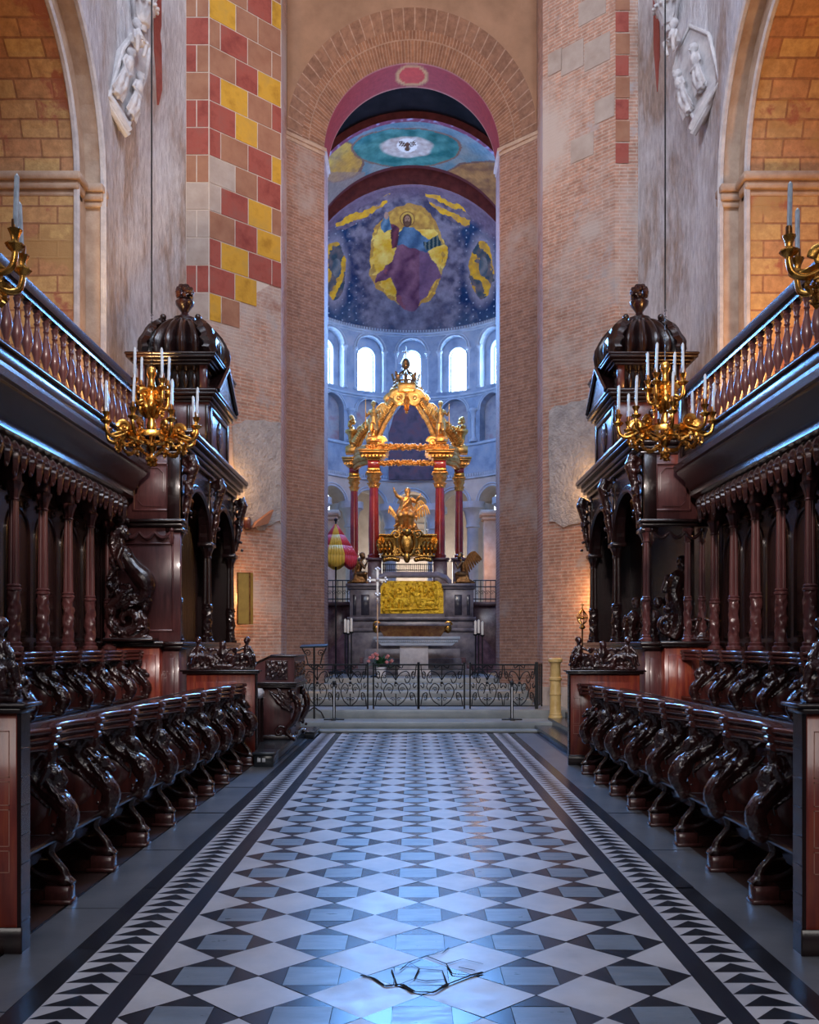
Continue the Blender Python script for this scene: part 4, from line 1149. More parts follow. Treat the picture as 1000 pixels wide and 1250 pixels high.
for s, side in ((-1, 'left'), (1, 'right')):
    t = thing('stall_panelling', 'dark panelled back with slim columns above the %s upper stalls' % side, 'panelling', (s * 4.6, 11, .45))
    ys = [8.3 + .86 * k for k in range(8)]
    b = MB(s); b.box((4.66, 7.4, .45), (4.74, 14.35, 3.85)); b.build('back_board', 'wood', t)
    for k, y in enumerate(ys[:-1]):
        b = MB(s); a, c_ = y + .10, y + .76; m_ = (a + c_) / 2; rr = (c_ - a) / 2
        o = [(a, 1.75)] + [(m_ - rr * math.cos(PI * i / 14), 2.95 + rr * math.sin(PI * i / 14)) for i in range(15)] + [(c_, 1.75)]
        b.tube([(4.655, *p) for p in o] + [(4.655, *o[0])], .022, 6); i_ = [(lerp(m_, p[0], .82), lerp(2.4, p[1], .9)) for p in o]
        b.tube([(4.65, *p) for p in i_] + [(4.65, *i_[0])], .012, 6)
        b.prism([(4.658, *p) for p in i_], (-.012, 0, 0))
        b.box((4.64, a, 1.62), (4.66, c_, 1.68)); b.box((4.62, a - .05, 3.42), (4.66, c_ + .05, 3.5), 0, .01)
        for q in (-1, 1):
            b.spiral((4.645, m_ + q * .24, 3.32), (0, q, 0), (0, 0, 1), .06, 1.3, .014)
        b.build('arched_panel', 'wood', t)
    for k, y in enumerate(ys):
        b = MB(s); stall_column(b, (4.52, y + .0, 0), .062, 1.58, 3.50, k * 3.1 + s)
        b.box((4.44, y - .08, 1.5), (4.62, y + .08, 1.58), 0, .01); b.box((4.45, y - .07, 3.5), (4.66, y + .07, 3.72), 0, .01)
        b.build('column', 'plum', t)
    # canopy gallery
    g = thing('stall_canopy', 'dark balustraded gallery overhanging the %s upper stalls' % side, 'gallery', (s * 4.2, 11, 3.6))
    y0, y1 = 6.6, 14.42
    b = MB(s)
    b.extrude_y([(4.75, 3.72), (4.30, 3.72), (4.26, 3.78), (4.28, 3.84), (4.18, 3.88), (4.20, 3.96), (4.14, 4.0), (4.10, 4.12), (4.0, 4.2), (3.99, 4.24), (3.94, 4.25), (3.93, 4.33), (3.98, 4.345), (4.0, 4.36), (4.0, 4.42), (5.6, 4.42), (5.6, 3.9), (4.75, 3.9)], y0, y1)
    b.build('cornice', 'wood', g)
    b = MB(s); b.box((4.02, y0, 4.42), (4.2, y1, 4.60), 0, .008); b.box((3.99, y0, 4.585), (4.23, y1, 4.63), 0, .01); b.build('plinth', 'wood', g)
    b = MB(s)
    b.extrude_y([(4.02, 5.36), (4.0, 5.4), (3.99, 5.45), (4.02, 5.48), (4.18, 5.48), (4.21, 5.45), (4.20, 5.4), (4.18, 5.36)], y0, y1)
    b.box((4.05, y0, 5.30), (4.15, y1, 5.37)); b.build('handrail', 'wood', g)
    k = 0; y = 8.9
    bal = MB()
    bal.lathe([(.05, 0), (.05, .05), (.03, .06), (.035, .09), (.024, .1), (.03, .13), (.058, .22), (.062, .27), (.05, .34), (.026, .44), (.022, .50), (.034, .52), (.024, .54), (.03, .58), (.042, .62), (.03, .64), (.046, .66), (.046, .68)], (0, 0, 0), 14)
    bm_ = bal.mesh('baluster', 'wood') if s < 0 else bm_
    if s < 0: bm_.materials.clear(); bm_.materials.append(M['plum'])
    while y < 14.3:
        o = link('baluster', bm_, g); o.location = (s * 4.1 - s * 4.2, y - 11, 4.625 - 3.6); y += .262
    b = MB(s); b.box((4.0, 14.22, 4.42), (4.22, 14.42, 5.5), 0, .01); b.build('newel', 'wood', g)
    pm = None; y = 7.0; j = 0
    while y < 14.3:
        b = MB()
        big = j % 3 == 0
        hgt = .20 if big else .13
        b.leaf([(.02, 0, .14), (-.03, 0, .06), (-.02, 0, -.02), (.0, 0, -hgt)], .075, .03, side=(0, 1, 0), lobes=3)
        b.ball((0, 0, -hgt - .01), (.022, .022, .03), 7); b.spiral((-.01, .085, .03), (0, 1, 0), (0, 0, 1), .045, 1.2, .014); b.spiral((-.01, -.085, .03), (0, -1, 0), (0, 0, 1), .045, 1.2, .014)
        b.ball((-.02, 0, .04), .035, 8)
        key = 'pendant_%d' % big
        if key not in LOC: LOC[key] = b.mesh('carved_pendant', 'carve')
        o = link('carved_pendant', LOC[key], g); o.location = (s * (4.24 - 4.2), y - 11, 3.68 - 3.6)
        if s < 0: o.rotation_euler = (0, 0, PI)
        y += .215; j += 1

# ------------------------------------------------------------------ canopied thrones (pavilions) in front of the piers
def pavilion(s, side):
    closed = s < 0
    t = thing('canopied_throne', 'tall domed dark wooden throne pavilion beyond the %s stalls' % side, 'pavilion', (s * 3.95, 15, 0))
    XA = 3.5
    b = MB(s)
    b.box((3.78, 14.36, .3), (4.66, 15.0, 1.62), 0, .008); b.build('red_base', 'red', t)
    b = MB(s)
    b.box((3.84, 14.345, .62), (4.36, 14.37, 1.50), 0, .006); b.box((3.98, 14.335, .7), (4.2, 14.36, 1.44), 0, .005); b.build('base_field', 'red', t)
    b = MB(s); b.box((3.72, 14.30, 1.62), (4.7, 15.05, 1.655), 0, .01); b.box((3.70, 14.27, 1.65), (4.72, 15.07, 1.70), 0, .01); b.build('base_moulding', 'wood', t)
    b = MB(s); b.box((XA + .03, 14.52, .2), (3.79, 15.0, 1.58), 0, .006); b.box((XA + .1, 14.505, .5), (3.74, 14.53, 1.45), 0, .006); b.build('pilaster_base', 'plum', t)
    b = MB(s)
    b.box((XA + .05, 15.0, 0), (XA + .12, 19.2, 1.6)); b.box((XA - .03, 14.45, 1.58), (3.8, 19.25, 1.64), 0, .01); b.box((XA - .06, 14.42, 1.635), (3.82, 19.28, 1.69), 0, .01)
    for yy in (15.2, 17.3):
        b.tube([(XA + .04, yy, .5), (XA + .04, yy, 1.1)] + [(XA + .04, yy + .7 - .7 * math.cos(PI * i / 10), 1.1 + .35 * math.sin(PI * i / 10)) for i in range(11)] + [(XA + .04, yy + 1.4, .5)], .03, 6)
    b.build('plinth', 'wood', t)
    # front storey
    if closed:
        b = MB(s); b.box((XA + .02, 14.56, 1.69), (4.7, 14.66, 3.45), 0, .006); b.build('front_panel', 'plum', t)
        b = MB(s)
        for (xa, xb, za, zb, w) in ((XA + .12, 4.5, 1.85, 3.2, .03),):
            for (p, q) in (((xa, za), (xb, za + w)), ((xa, zb - w), (xb, zb)), ((xa, za), (xa + w, zb)), ((xb - w, za), (xb, zb))): b.box((p[0], 14.54, p[1]), (q[0], 14.58, q[1]), 0, .008)
        b.build('panel_frame', 'plum', t)
    else:
        for x in (XA + .07, 4.2, 4.42):
            b = MB(s); stall_column(b, (x, 14.6, 0), .05, 1.7, 3.42, x * 7); b.build('column', 'plum', t)
    b = MB(s)          # swag
    for q in range(3):
        xa, xb = 3.66 + q * .24, 3.66 + (q + 1) * .24
        b.tube([(lerp(xa, xb, i / 8), 14.53, 3.36 - .09 * math.sin(PI * i / 8)) for i in range(9)], [.02 + .012 * math.sin(PI * i / 8) for i in range(9)], 7)
    for x in (3.64, 4.40): b.leaf([(x, 14.53, 3.40), (x, 14.52, 3.28), (x, 14.53, 3.16)], .045, .02, side=(1, 0, 0)); b.ball((x, 14.53, 3.39), .035, 8)
    b.build('swag', 'carve' if not closed else 'plum', t)
    b = MB(s); b.box((XA - .02, 14.5, 3.44), (4.72, 14.7, 3.5), 0, .012); b.box((XA - .05, 14.46, 3.5), (4.72, 14.7, 3.55), 0, .012); b.build('string_course', 'wood', t)
    b = MB(s); b.box((XA + .02, 14.58, 3.55), (4.72, 14.68, 4.56), 0, .006); b.build('upper_panel', 'plum', t)
    b = MB(s)
    xa, xb, za, zb, w = XA + .2, 4.25, 3.68, 4.42, .035
    for (p, q) in (((xa, za), (xb, za + w)), ((xa, zb - w), (xb, zb)), ((xa, za), (xa + w, zb)), ((xb - w, za), (xb, zb))): b.box((p[0], 14.555, p[1]), (q[0], 14.6, q[1]), 0, .01)
    b.tube([(xa + .08, 14.57, za + .3), (xa + .08, 14.57, zb - .16), (xa + .16, 14.57, zb - .08), (xb - .16, 14.57, zb - .08), (xb - .08, 14.57, zb - .16), (xb - .08, 14.57, za + .16), (xb - .16, 14.57, za + .08), (xa + .1, 14.57, za + .08)], .008, 5)
    b.build('panel_frame', 'plum', t)
    # aisle side: two arches on columns
    b = MB(s)
    ys = (14.7, 16.85, 19.0)
    for k in range(2):
        ya, yb = ys[k] + .14, ys[k + 1] - .14; m_ = (ya + yb) / 2; rr = (yb - ya) / 2; zs = 3.45
        c = [(m_ - rr * math.cos(PI * i / 16), zs + rr * .78 * math.sin(PI * i / 16)) for i in range(17)]
        for i in range(16):
            (p, zp), (q, zq) = c[i], c[i + 1]
            for x in (XA + .04, XA + .2): b.quad((x, p, zp), (x, q, zq), (x, q, 4.56), (x, p, 4.56))
            b.quad((XA + .04, p, zp), (XA + .2, p, zp), (XA + .2, q, zq), (XA + .04, q, zq))
        b.tube([(XA + .02, p, z) for p, z in c], .045, 7); b.tube([(XA + .03, m_ + (p - m_) * 1.09, zs + (z - zs) * 1.1) for p, z in c], .02, 6)
    b.build('arches', 'wood', t)
    for k, y in enumerate(ys):
        b = MB(s); b.box((XA + .02, y - .15, 3.4), (XA + .22, y + .15, 4.56), 0, .01); b.box((XA - .02, y - .17, 3.36), (XA + .24, y + .17, 3.43), 0, .01)
        stall_column(b, (XA + .1, y, 0), .075, 1.69, 3.38, 2.3 * k + s); b.build('side_column', 'wood', t)
        b = MB(s); r = random.Random(k)
        b.tube([(XA - .0, y, 3.5), (XA - .05, y, 3.8), (XA - .08, y, 4.1), (XA - .16, y, 4.4), (XA - .1, y, 4.55)], [.04, .06, .07, .09, .08], 8)
        b.spiral((XA - .1, y, 4.4), (1, 0, 0), (0, 0, 1), .1, 1.3, .03, flat=(1, 2.4))
        b.ball((XA - .1, y, 4.02), (.06, .06, .08), 8)
        for i in range(34): b.ball((XA + r.uniform(-.12, .0), y + r.uniform(-.12, .12), r.uniform(3.5, 4.5)), r.uniform(.02, .045), 6)
        me = sculpt(b, .016, .006, 24); place_mesh('carved_bracket', me, 'carve', t)
    b = MB(s)
    b.box((4.36, 15.0, .3), (4.42, 19.2, 4.5)); b.box((XA + .1, 19.16, .3), (4.6, 19.24, 4.5)); b.box((XA + .1, 14.8, .9), (4.4, 19.1, 1.0))
    if closed:
        for i in range(26): b.tube([(4.30, 15.1 + i * .155, 1.0), (4.30, 15.1 + i * .155, 4.3)], .045, 6)
    b.build('back_lining', 'wood', t)
    b = MB(s); b.box((4.66, 14.4, .3), (5.55, 14.55, 4.45), 0); b.build('side_lining', 'wood', t)
    # main cornice around front and side
    def cornice(name, x0, x1, ya, yb, z, steps, mat='wood'):
        b = MB(s)
        for o_, dz, h in steps: b.box((x0 - o_, ya - o_, z + dz), (x1 + o_, yb + o_, z + dz + h), 0, .014)
        return b.build(name, mat, t)
    cornice('main_cornice', XA, 4.7, 14.6, 19.0, 4.54, ((.03, 0, .08), (.09, .08, .06), (.13, .14, .09), (.20, .23, .05), (.22, .28, .08)))
    # attic
    ax0, ax1, ay0, ay1 = 3.50, 4.78, 16.5, 18.25
    b = MB(s); b.box((ax0, ay0, 4.88), (ax1, ay1, 5.86), 0, .008)
    b.build('attic', 'plum', t)
    b = MB(s)
    for (p, q) in (((ax0, 5.02), (ax0 + .06, 5.78)), ((ax0 + .32, 5.02), (ax0 + .38, 5.78))): b.box((p[0], ay0 - .03, p[1]), (q[0], ay0 + .01, q[1]), 0, .01)
    for yy in (ay0 + .06, ay1 - .2): b.box((ax0 - .03, yy, 5.02), (ax0 + .01, yy + .14, 5.78), 0, .01)
    b.box((ax0 - .03, ay0 + .2, 5.02), (ax0, ay1 - .2, 5.1), 0, .01); b.box((ax0 - .03, ay0 + .2, 5.7), (ax0, ay1 - .2, 5.78), 0, .01)
    b.build('attic_pilasters', 'wood', t)
    b = MB(s); r = random.Random(9)
    b.ball((ax0 + .62, ay0 - .03, 5.38), (.1, .06, .3), 10); b.ball((ax0 + .62, ay0 - .06, 5.62), (.07, .07, .09), 9)
    for q in (-1, 1): b.spiral((ax0 + .62 + q * .16, ay0 - .03, 5.2), (q, 0, 0), (0, 0, 1), .1, 1.3, .03)
    for i in range(26): b.ball((ax0 + .62 + r.uniform(-.2, .2), ay0 - .03, 5.38 + r.uniform(-.3, .3)), r.uniform(.02, .05), 6)
    b.ball((ax0 - .01, (ay0 + ay1) / 2, 5.4), (.05, .22, .28), 10)
    place_mesh('attic_carving', sculpt(b, .016, .006, 22), 'carve', t)
    cornice('attic_cornice', ax0, ax1, ay0, ay1, 5.82, ((.03, 0, .05), (.08, .05, .06), (.14, .11, .05), (.16, .16, .05)))
    b = MB(s); ym = (ay0 + ay1) / 2
    b.prism([(ax0 - .14, ay0 + .05, 6.03), (ax0 - .14, ay1 - .05, 6.03), (ax0 - .14, ym, 6.62)], (.5, 0, 0))
    b.tube([(ax0 - .16, ay0 + .0, 6.03), (ax0 - .16, ym, 6.64), (ax0 - .16, ay1, 6.03)], .045, 6)
    b.build('pediment', 'wood', t)
    b = MB(s); b.box((ax0 + .22, ay0 + .22, 6.0), (ax1 - .22, ay1 - .22, 6.55)); b.build('core', 'wood', t)
    for x in (ax0 + .05, ax1 - .17):
        for y in (ay0 + .04, ay1 - .16): b = MB(s); b.box((x, y, 6.02), (x + .12, y + .12, 6.5), 0, .01); b.build('corner_post', 'plum', t)
    lb = MB(); lb.lathe([(.035, 0), (.035, .03), (.015, .05), (.05, .17), (.05, .21), (.018, .3), (.03, .33), (.016, .36), (.035, .42), (.035, .45)], (0, 0, 0), 12); lm = lb.mesh('small_baluster', 'wood')
    for i in range(6):
        o = link('small_baluster', lm, t); o.location = (s * (ax0 + .27 + i * .148 - 3.95), ay0 + .1 - 15, 6.04)
    for i in range(8):
        o = link('small_baluster', lm, t); o.location = (s * (ax0 + .1 - 3.95), ay0 + .3 + i * .165 - 15, 6.04)
    cornice('top_cornice', ax0, ax1, ay0, ay1, 6.47, ((.02, 0, .05), (.06, .05, .05), (.12, .10, .06), (.14, .15, .04)))
    # gadrooned dome and finial
    cx, cy = (ax0 + ax1) / 2 - .02, (ay0 + ay1) / 2
    b = MB(s); prof = [(.76, 6.66), (.80, 6.74), (.82, 6.86), (.80, 7.0), (.72, 7.16), (.60, 7.3), (.44, 7.42), (.28, 7.49), (.16, 7.53)]
    b.lathe(prof, (cx, cy, 0), 160, flute=20, fdepth=.2)
    for a in (45, 135, 225, 315):
        aa = math.radians(a); b.leaf([(cx + .84 * math.cos(aa), cy + .84 * math.sin(aa), 6.68), (cx + .86 * math.cos(aa), cy + .86 * math.sin(aa), 6.95), (cx + .66 * math.cos(aa), cy + .66 * math.sin(aa), 7.28), (cx + .4 * math.cos(aa), cy + .4 * math.sin(aa), 7.47)], .2, .05, side=(-math.sin(aa), math.cos(aa), 0), lobes=5, n=16)
        b.ball((cx + .44 * math.cos(aa), cy + .44 * math.sin(aa), 7.48), .06, 8)
    b.build('dome', 'wood', t)
    b = MB(s)
    b.lathe([(.2, 7.5), (.2, 7.56), (.1, 7.6), (.06, 7.66), (.1, 7.72), (.16, 7.8), (.17, 7.86), (.1, 7.9), (.12, 7.92)], (cx, cy, 0), 14)
    r = random.Random(2)
    for i in range(40):
        a, e = r.uniform(0, 2 * PI), r.uniform(-.5, 1.4); b.ball((cx + .12 * math.cos(a) * math.cos(e), cy + .12 * math.sin(a) * math.cos(e), 8.02 + .12 * math.sin(e)), r.uniform(.04, .065), 7)
    b.build('finial', 'carve', t)
    return t
pavilion(-1, 'left'); pavilion(1, 'right')

# ------------------------------------------------------------------ carved siren on the left throne base
def siren():
    Y = 14.3
    def c4(x, y, dy=0.): return at(110 + x * .21, 610 + y * .21, Y + dy)
    k = .21 / F * Y      # metres per pixel of the close-up
    b = MB()
    head(b, c4(198, 195), 38 * k, (1, -.25, -.08))
    b.ball(c4(178, 178, .03), (46 * k, 50 * k, 46 * k), 12)                       # hair, gathered back
    for q, dy in ((0, -.05), (1, .02), (2, .08)): b.tube([c4(165, 165, dy), c4(138, 205, dy), c4(130, 260, dy), c4(140, 310, dy), c4(160, 360, dy * .5)], [26 * k, 28 * k, 25 * k, 20 * k, 10 * k], 8, sub=5)
    b.tube([c4(120, 125), c4(170, 112), c4(228, 122)], [18 * k, 26 * k, 14 * k], 8)  # fillet above the brow
    b.cap(c4(183, 230), c4(178, 270), 20 * k, 24 * k)
    b.tube([c4(170, 265), c4(192, 310), c4(222, 355), c4(258, 405), c4(300, 450), c4(325, 490), c4(322, 540), c4(280, 575), c4(225, 560), c4(170, 545), c4(128, 510), c4(118, 455), c4(140, 405), c4(185, 395)],
           [30 * k, 50 * k, 46 * k, 52 * k, 62 * k, 58 * k, 46 * k, 42 * k, 38 * k, 34 * k, 30 * k, 24 * k, 20 * k, 14 * k], 16, sub=6)
    for dy in (-.06, .05): b.ball(c4(232, 325, dy), 17 * k, 9)
    # arms drawn back, hands on the coil
    for dy in (-.1, .1):
        b.cap(c4(180, 290, dy), c4(160, 345, dy * 1.3), 20 * k, 17 * k); b.cap(c4(160, 345, dy * 1.3), c4(185, 400, dy), 16 * k, 12 * k)
        hand(b, c4(185, 400, dy), (.3, 0, -1), (0, -1, 0), 30 * k)
    b.tube([c4(250, 560), c4(180, 590), c4(130, 620), c4(118, 690), c4(140, 750), c4(200, 770), c4(262, 750), c4(275, 690), c4(240, 655), c4(200, 660), c4(185, 695), c4(205, 720)],
           [40 * k, 44 * k, 38 * k, 32 * k, 32 * k, 34 * k, 36 * k, 30 * k, 26 * k, 22 * k, 17 * k, 10 * k], 14, sub=6)
    b.tube([c4(280, 650), c4(318, 700), c4(325, 750), c4(300, 790)], [20 * k, 26 * k, 24 * k, 20 * k], 9)
    b.tube([c4(105, 790), c4(200, 800), c4(290, 795), c4(365, 805)], [18 * k, 24 * k, 22 * k, 10 * k], 9)
    b.ball(c4(338, 585), 22 * k, 8); b.ball(c4(318, 630), 24 * k, 8); b.tube([c4(290, 600), c4(330, 610), c4(345, 580)], [20 * k, 18 * k, 12 * k], 8)
    for (x0, y0, x1, y1) in ((150, 600, 250, 520), (120, 560, 170, 480), (180, 640, 280, 600), (130, 700, 180, 780), (230, 780, 320, 740), (110, 340, 150, 400)):
        b.leaf([c4(x0, y0, -.09), c4((x0 + x1) / 2, (y0 + y1) / 2 - 14, -.13), c4(x1, y1, -.09)], 26 * k, 10 * k, side=(.3, .2, 1), lobes=3)
    r = random.Random(4)
    for i in range(90):
        a = r.random() * 6.28; q = r.choice(((190, 700, 78), (185, 560, 70), (130, 480, 30)))
        b.ball(c4(q[0] + q[2] * math.cos(a), q[1] + q[2] * math.sin(a), r.uniform(-.1, .02)), r.uniform(8, 17) * k, 6)
    me = sculpt(b, .0095, 0)
    for v in me.vertices:      # scales and leaf cutting only below the hips
        px, py = CX + v.co.x / v.co.y * F, HY - (v.co.z - EYE) / v.co.y * F
        y4 = (py - 610) / .21; x4 = (px - 110) / .21
        if y4 > 500 or x4 < 150: v.co += v.normal * .007 * (noise.noise(v.co * 22) + .6 * noise.noise(v.co * 50))
    t = thing('siren_carving', 'glossy carved siren with coiled tail on the left red throne base', 'carving', (c4(200, 800).x, Y, 1.7))
    place_mesh('figure', me, 'carve', t)
    b = MB(); a = c4(90, 812); e = c4(380, 812); b.box((a.x, Y - .16, 1.70), (e.x, Y + .2, a.z + .02), 0, .01); b.build('base', 'wood', t)
siren()

# carved figures inside the right throne
def throne_carvings():
    Y = 15.6
    def c(x, y, Y=Y): return at(740 + x * .192, 590 + y * .192, Y)
    k = .192 / F * Y; r = random.Random(8)
    for nm, lab, xs, y_ in (('carved_caryatid', 'carved wooden winged figure behind the middle columns of the right throne', 440, 15.2), ('carved_caryatid', 'smaller carved figure half hidden in the right throne arch', 300, 16.6), ('carved_caryatid', 'carved bearded bust seen through the left arch of the right throne', 160, 17.6)):
        b = MB(); sc = 1 if xs == 440 else .72
        top = 390 if xs == 440 else (470 if xs == 300 else 520)
        def q(x, y): return c(xs + x * sc, y, y_)
        kk = .192 / F * y_ * sc
        head(b, q(40, top + 30), 40 * kk, (.3, -1, -.1)); b.ball(q(50, top + 10) + Vector((0, .03, 0)), (48 * kk, 44 * kk, 44 * kk), 9)
        b.tube([q(30, top + 70), q(10, top + 120), q(-10, top + 190), q(0, top + 260), q(30, top + 330), q(20, top + 420), q(-20, top + 500)], [26 * kk, 58 * kk, 52 * kk, 60 * kk, 52 * kk, 46 * kk, 40 * kk], 12, sub=5)
        for sg in (-1, 1): b.cap(q(10 + sg * 55, top + 110), q(sg * 75, top + 190), 22 * kk, 18 * kk); b.cap(q(sg * 75, top + 190), q(30, top + 220) + Vector((0, -.08, 0)), 17 * kk, 13 * kk); hand(b, q(30, top + 220) + Vector((0, -.09, 0)), (-sg, 0, .2), (0, -1, 0), 30 * kk)
        b.spiral(q(-50, top + 420), (1, 0, 0), (0, 0, 1), 70 * kk, 1.6, 20 * kk); b.spiral(q(60, top + 300), (1, 0, 0), (0, 0, 1), 50 * kk, 1.5, 18 * kk)
        for i in range(30): b.ball(q(r.uniform(-70, 70), top + r.uniform(240, 520)), r.uniform(12, 26) * kk, 6)
        me = sculpt(b, .013, .007, 20)
        z0 = min(v.co.z for v in me.vertices)
        me.transform(Matrix.Translation((0, 0, (1.69 if xs == 440 else 1.0) - z0)))
        t = tag(place_mesh(nm, me, 'carve'), lab, 'carving')
    # crown-like carving standing on the red base
    b = MB()
    for i in range(6):
        a = 2 * PI * i / 6; o = at(857, 764, 14.6)
        b.tube([(o.x + .16 * math.cos(a), o.y + .1 * math.sin(a), 1.70), (o.x + .24 * math.cos(a), o.y + .14 * math.sin(a), 1.86), (o.x + .2 * math.cos(a), o.y + .12 * math.sin(a), 2.0), (o.x, o.y, 2.06)], [.03, .035, .03, .03], 7)
        b.spiral((o.x + .22 * math.cos(a), o.y + .12 * math.sin(a), 1.88), (math.cos(a), math.sin(a), 0), (0, 0, 1), .06, 1.2, .018)
    b.ball((o.x, o.y, 2.1), .05, 8); b.lathe([(.2, 1.7), (.22, 1.74), (.17, 1.78), (.15, 1.84)], (o.x, o.y, 0), 14)
    tag(place_mesh('crown_carving', sculpt(b, .011, .004, 26), 'carve'), 'carved openwork crown standing on the red base of the right throne', 'carving')
throne_carvings()
# ------------------------------------------------------------------ altar, reliquary, baldachin
def P(px, py, Y): return at(px, py, Y)
def px2m(Y): return Y / F

def relief_panel(x0, x1, z0, z1, y, parent):
    nx, nz = 110, 64; vs = []; fs = []; r = random.Random(3)
    w, h = x1 - x0, z1 - z0
    figs = []                      # a crowd in low relief: bodies, heads, a lying beast
    for q in range(46):
        cx, cy = r.uniform(.04, .96), r.uniform(.12, .8); rx, ry = r.uniform(.012, .03), r.uniform(.07, .17)
        figs.append((cx, cy, rx, ry)); figs.append((cx + r.uniform(-.01, .01), cy + ry + .045, .014, .035)); figs.append((cx + r.uniform(-.03, .03), cy - .02, .028, .03))
    figs += [(.32, .42, .12, .10), (.42, .36, .06, .16), (.27, .28, .018, .18), (.37, .26, .018, .18), (.58, .52, .05, .22), (.70, .42, .12, .09), (.80, .3, .13, .08), (.3, .12, .26, .04), (.68, .14, .25, .03)]
    for j in range(nz + 1):
        for i in range(nx + 1):
            u, v = i / nx, j / nz; d = 0
            for (cx, cy, rx, ry) in figs:
                q = 1 - ((u - cx) / rx) ** 2 - ((v - cy) / ry) ** 2
                if q > 0: d = max(d, .05 * math.sqrt(q))
            d += .010 * noise.noise(Vector((u * 26, v * 16, 1))) + .006 * noise.noise(Vector((u * 60, v * 36, 1)))
            cu, cv = min(u, 1 - u) * w, min(1 - v, 9) * h
            vs.append((x0 + u * w, y - max(0, d), z0 + v * h - (.16 * max(0, 1 - cu / .2) ** 2 if v > .5 else 0) * (v - .5) * 2))
    for j in range(nz):
        for i in range(nx): a = j * (nx + 1) + i; fs.append((a, a + 1, a + nx + 2, a + nx + 1))
    b = MB(); b.add(vs, fs); b.build('gilt_relief', 'relief', parent, recalc=False)

def altar():
    Y = 26.4; k = px2m(Y); cx = P(503, 787, Y).x
    t = thing('high_altar', 'grey marble high altar with a gilded relief, below the red columns', 'altar', (0, Y, .87))
    def X(px): return P(px, 0, Y).x
    def Z(py): return P(0, py, Y).z
    b = MB()
    b.box((X(425), Y - .1, .87), (X(580), Y + 1.4, Z(770)), 0, .02); b.box((X(427), Y, Z(770)), (X(578), Y + 1.4, Z(758)), 0, .02)
    for (a, c) in ((427, 463), (543, 578)): b.box((X(a), Y - .02, Z(758)), (X(c), Y + 1.4, Z(718)), 0, .015)
    b.box((X(460), Y + .06, Z(758)), (X(546), Y + 1.4, Z(712)), 0)
    b.build('body', 'greymarble', t)
    b = MB()
    for (a, c) in ((425, 464), (542, 580)):
        b.box((X(a) - .03, Y - .06, Z(719)), (X(c), Y + 1.45, Z(716)), 0, .01); b.box((X(a) - .06, Y - .1, Z(716)), (X(c), Y + 1.45, Z(712.5)), 0, .01)
    b.box((X(424), Y - .14, Z(771)), (X(581), Y + .1, Z(767)), 0, .015); b.box((X(424), Y - .06, Z(757)), (X(581), Y + .1, Z(753)), 0, .01)
    # swept top over the relief
    o = [(X(463), Z(712)), (X(463), Z(706)), (X(472), Z(703)), (X(535), Z(703)), (X(545), Z(707)), (X(550), Z(713))]
    for q in range(3): b.tube([(x, Y - .02 + q * .03, z + q * .035) for x, z in o], .05, 7)
    b.build('mouldings', 'greymarble', t)
    for (a, c) in ((431, 435), (441, 451), (555, 564), (570, 574)):
        b = MB(); b.box((X(a), Y - .03, Z(751)), (X(c), Y, Z(726)), 0, .008); b.build('inlay_panel', 'darkmarble', t)
    relief_panel(X(464.5), X(541.5), Z(749), Z(709), Y + .05, t)
    b = MB(); b.box((X(430), Y - .55, .87), (X(578), Y - .08, .87 + .22), 0, .01); b.box((X(440), Y - .35, 1.09), (X(568), Y - .08, 1.3), 0, .01); b.build('predella', 'redmarble2', t)
    # pedestals of the four columns and the screen wall behind
    for (a, c, yy) in ((449, 466, 27.0), (529, 546, 27.0), (427, 441, 28.0), (553, 568, 28.0)):
        b = MB(); b.box((P(a, 0, yy).x, yy - .02, 2.2), (P(c, 0, yy).x, yy + .5, P(0, 684, yy).z), 0, .015)
        b.box((P(a, 0, yy).x - .06, yy - .08, P(0, 684, yy).z), (P(c, 0, yy).x + .06, yy + .55, P(0, 681, yy).z), 0, .01)
        b.build('column_pedestal', 'redmarble2', t)
    b = MB(); yy = 27.1
    for i in range(26): x = lerp(P(468, 0, yy).x, P(528, 0, yy).x, i / 25); b.tube([(x, yy, P(0, 706, yy).z), (x, yy, P(0, 688, yy).z)], .011, 5)
    for py in (689, 696, 704): b.tube([(P(467, 0, yy).x, yy, P(0, py, yy).z), (P(529, 0, yy).x, yy, P(0, py, yy).z)], .014, 5)
    b.build('grille', 'iron', t)
    # dark marble flanks with iron railings
    for s, nm in ((-1, 'left'), (1, 'right')):
        q = thing('altar_screen', 'black iron railing on a dark purple marble wall at the %s of the high altar' % nm, 'railing', (s * 2.3, 27.2, .87))
        xa, xb = (P(427, 0, 27.2).x, -3.3) if s < 0 else (P(578, 0, 27.2).x, 3.3)
        b = MB(); b.box((xa, 27.2, .87), (xb, 27.7, 2.75), 0, .02); b.box((xa, 27.1, 2.75), (xb, 27.8, 2.86), 0, .02)
        b.prism([(xa, 26.5, .87), (lerp(xa, xb, .5), 26.5, .87), (lerp(xa, xb, .5), 26.9, 1.2), (xa, 26.9, 2.2)], (0, .3, 0)); b.build('wall', 'redmarble2', q)
        b = MB()
        for z in (2.95, 3.3, 3.48): b.tube([(xa, 27.3, z), (xb, 27.3, z)], .018, 5)
        n = 11
        for i in range(n): x = lerp(xa, xb, (i + .5) / n); b.tube([(x, 27.3, 2.86), (x, 27.3, 3.48)], .012, 5); b.spiral((x + .05, 27.3, 3.13), (1, 0, 0), (0, 0, 1), .07, 1.3, .009, k=14, n=5)
        b.build('railing', 'iron', q)
altar()

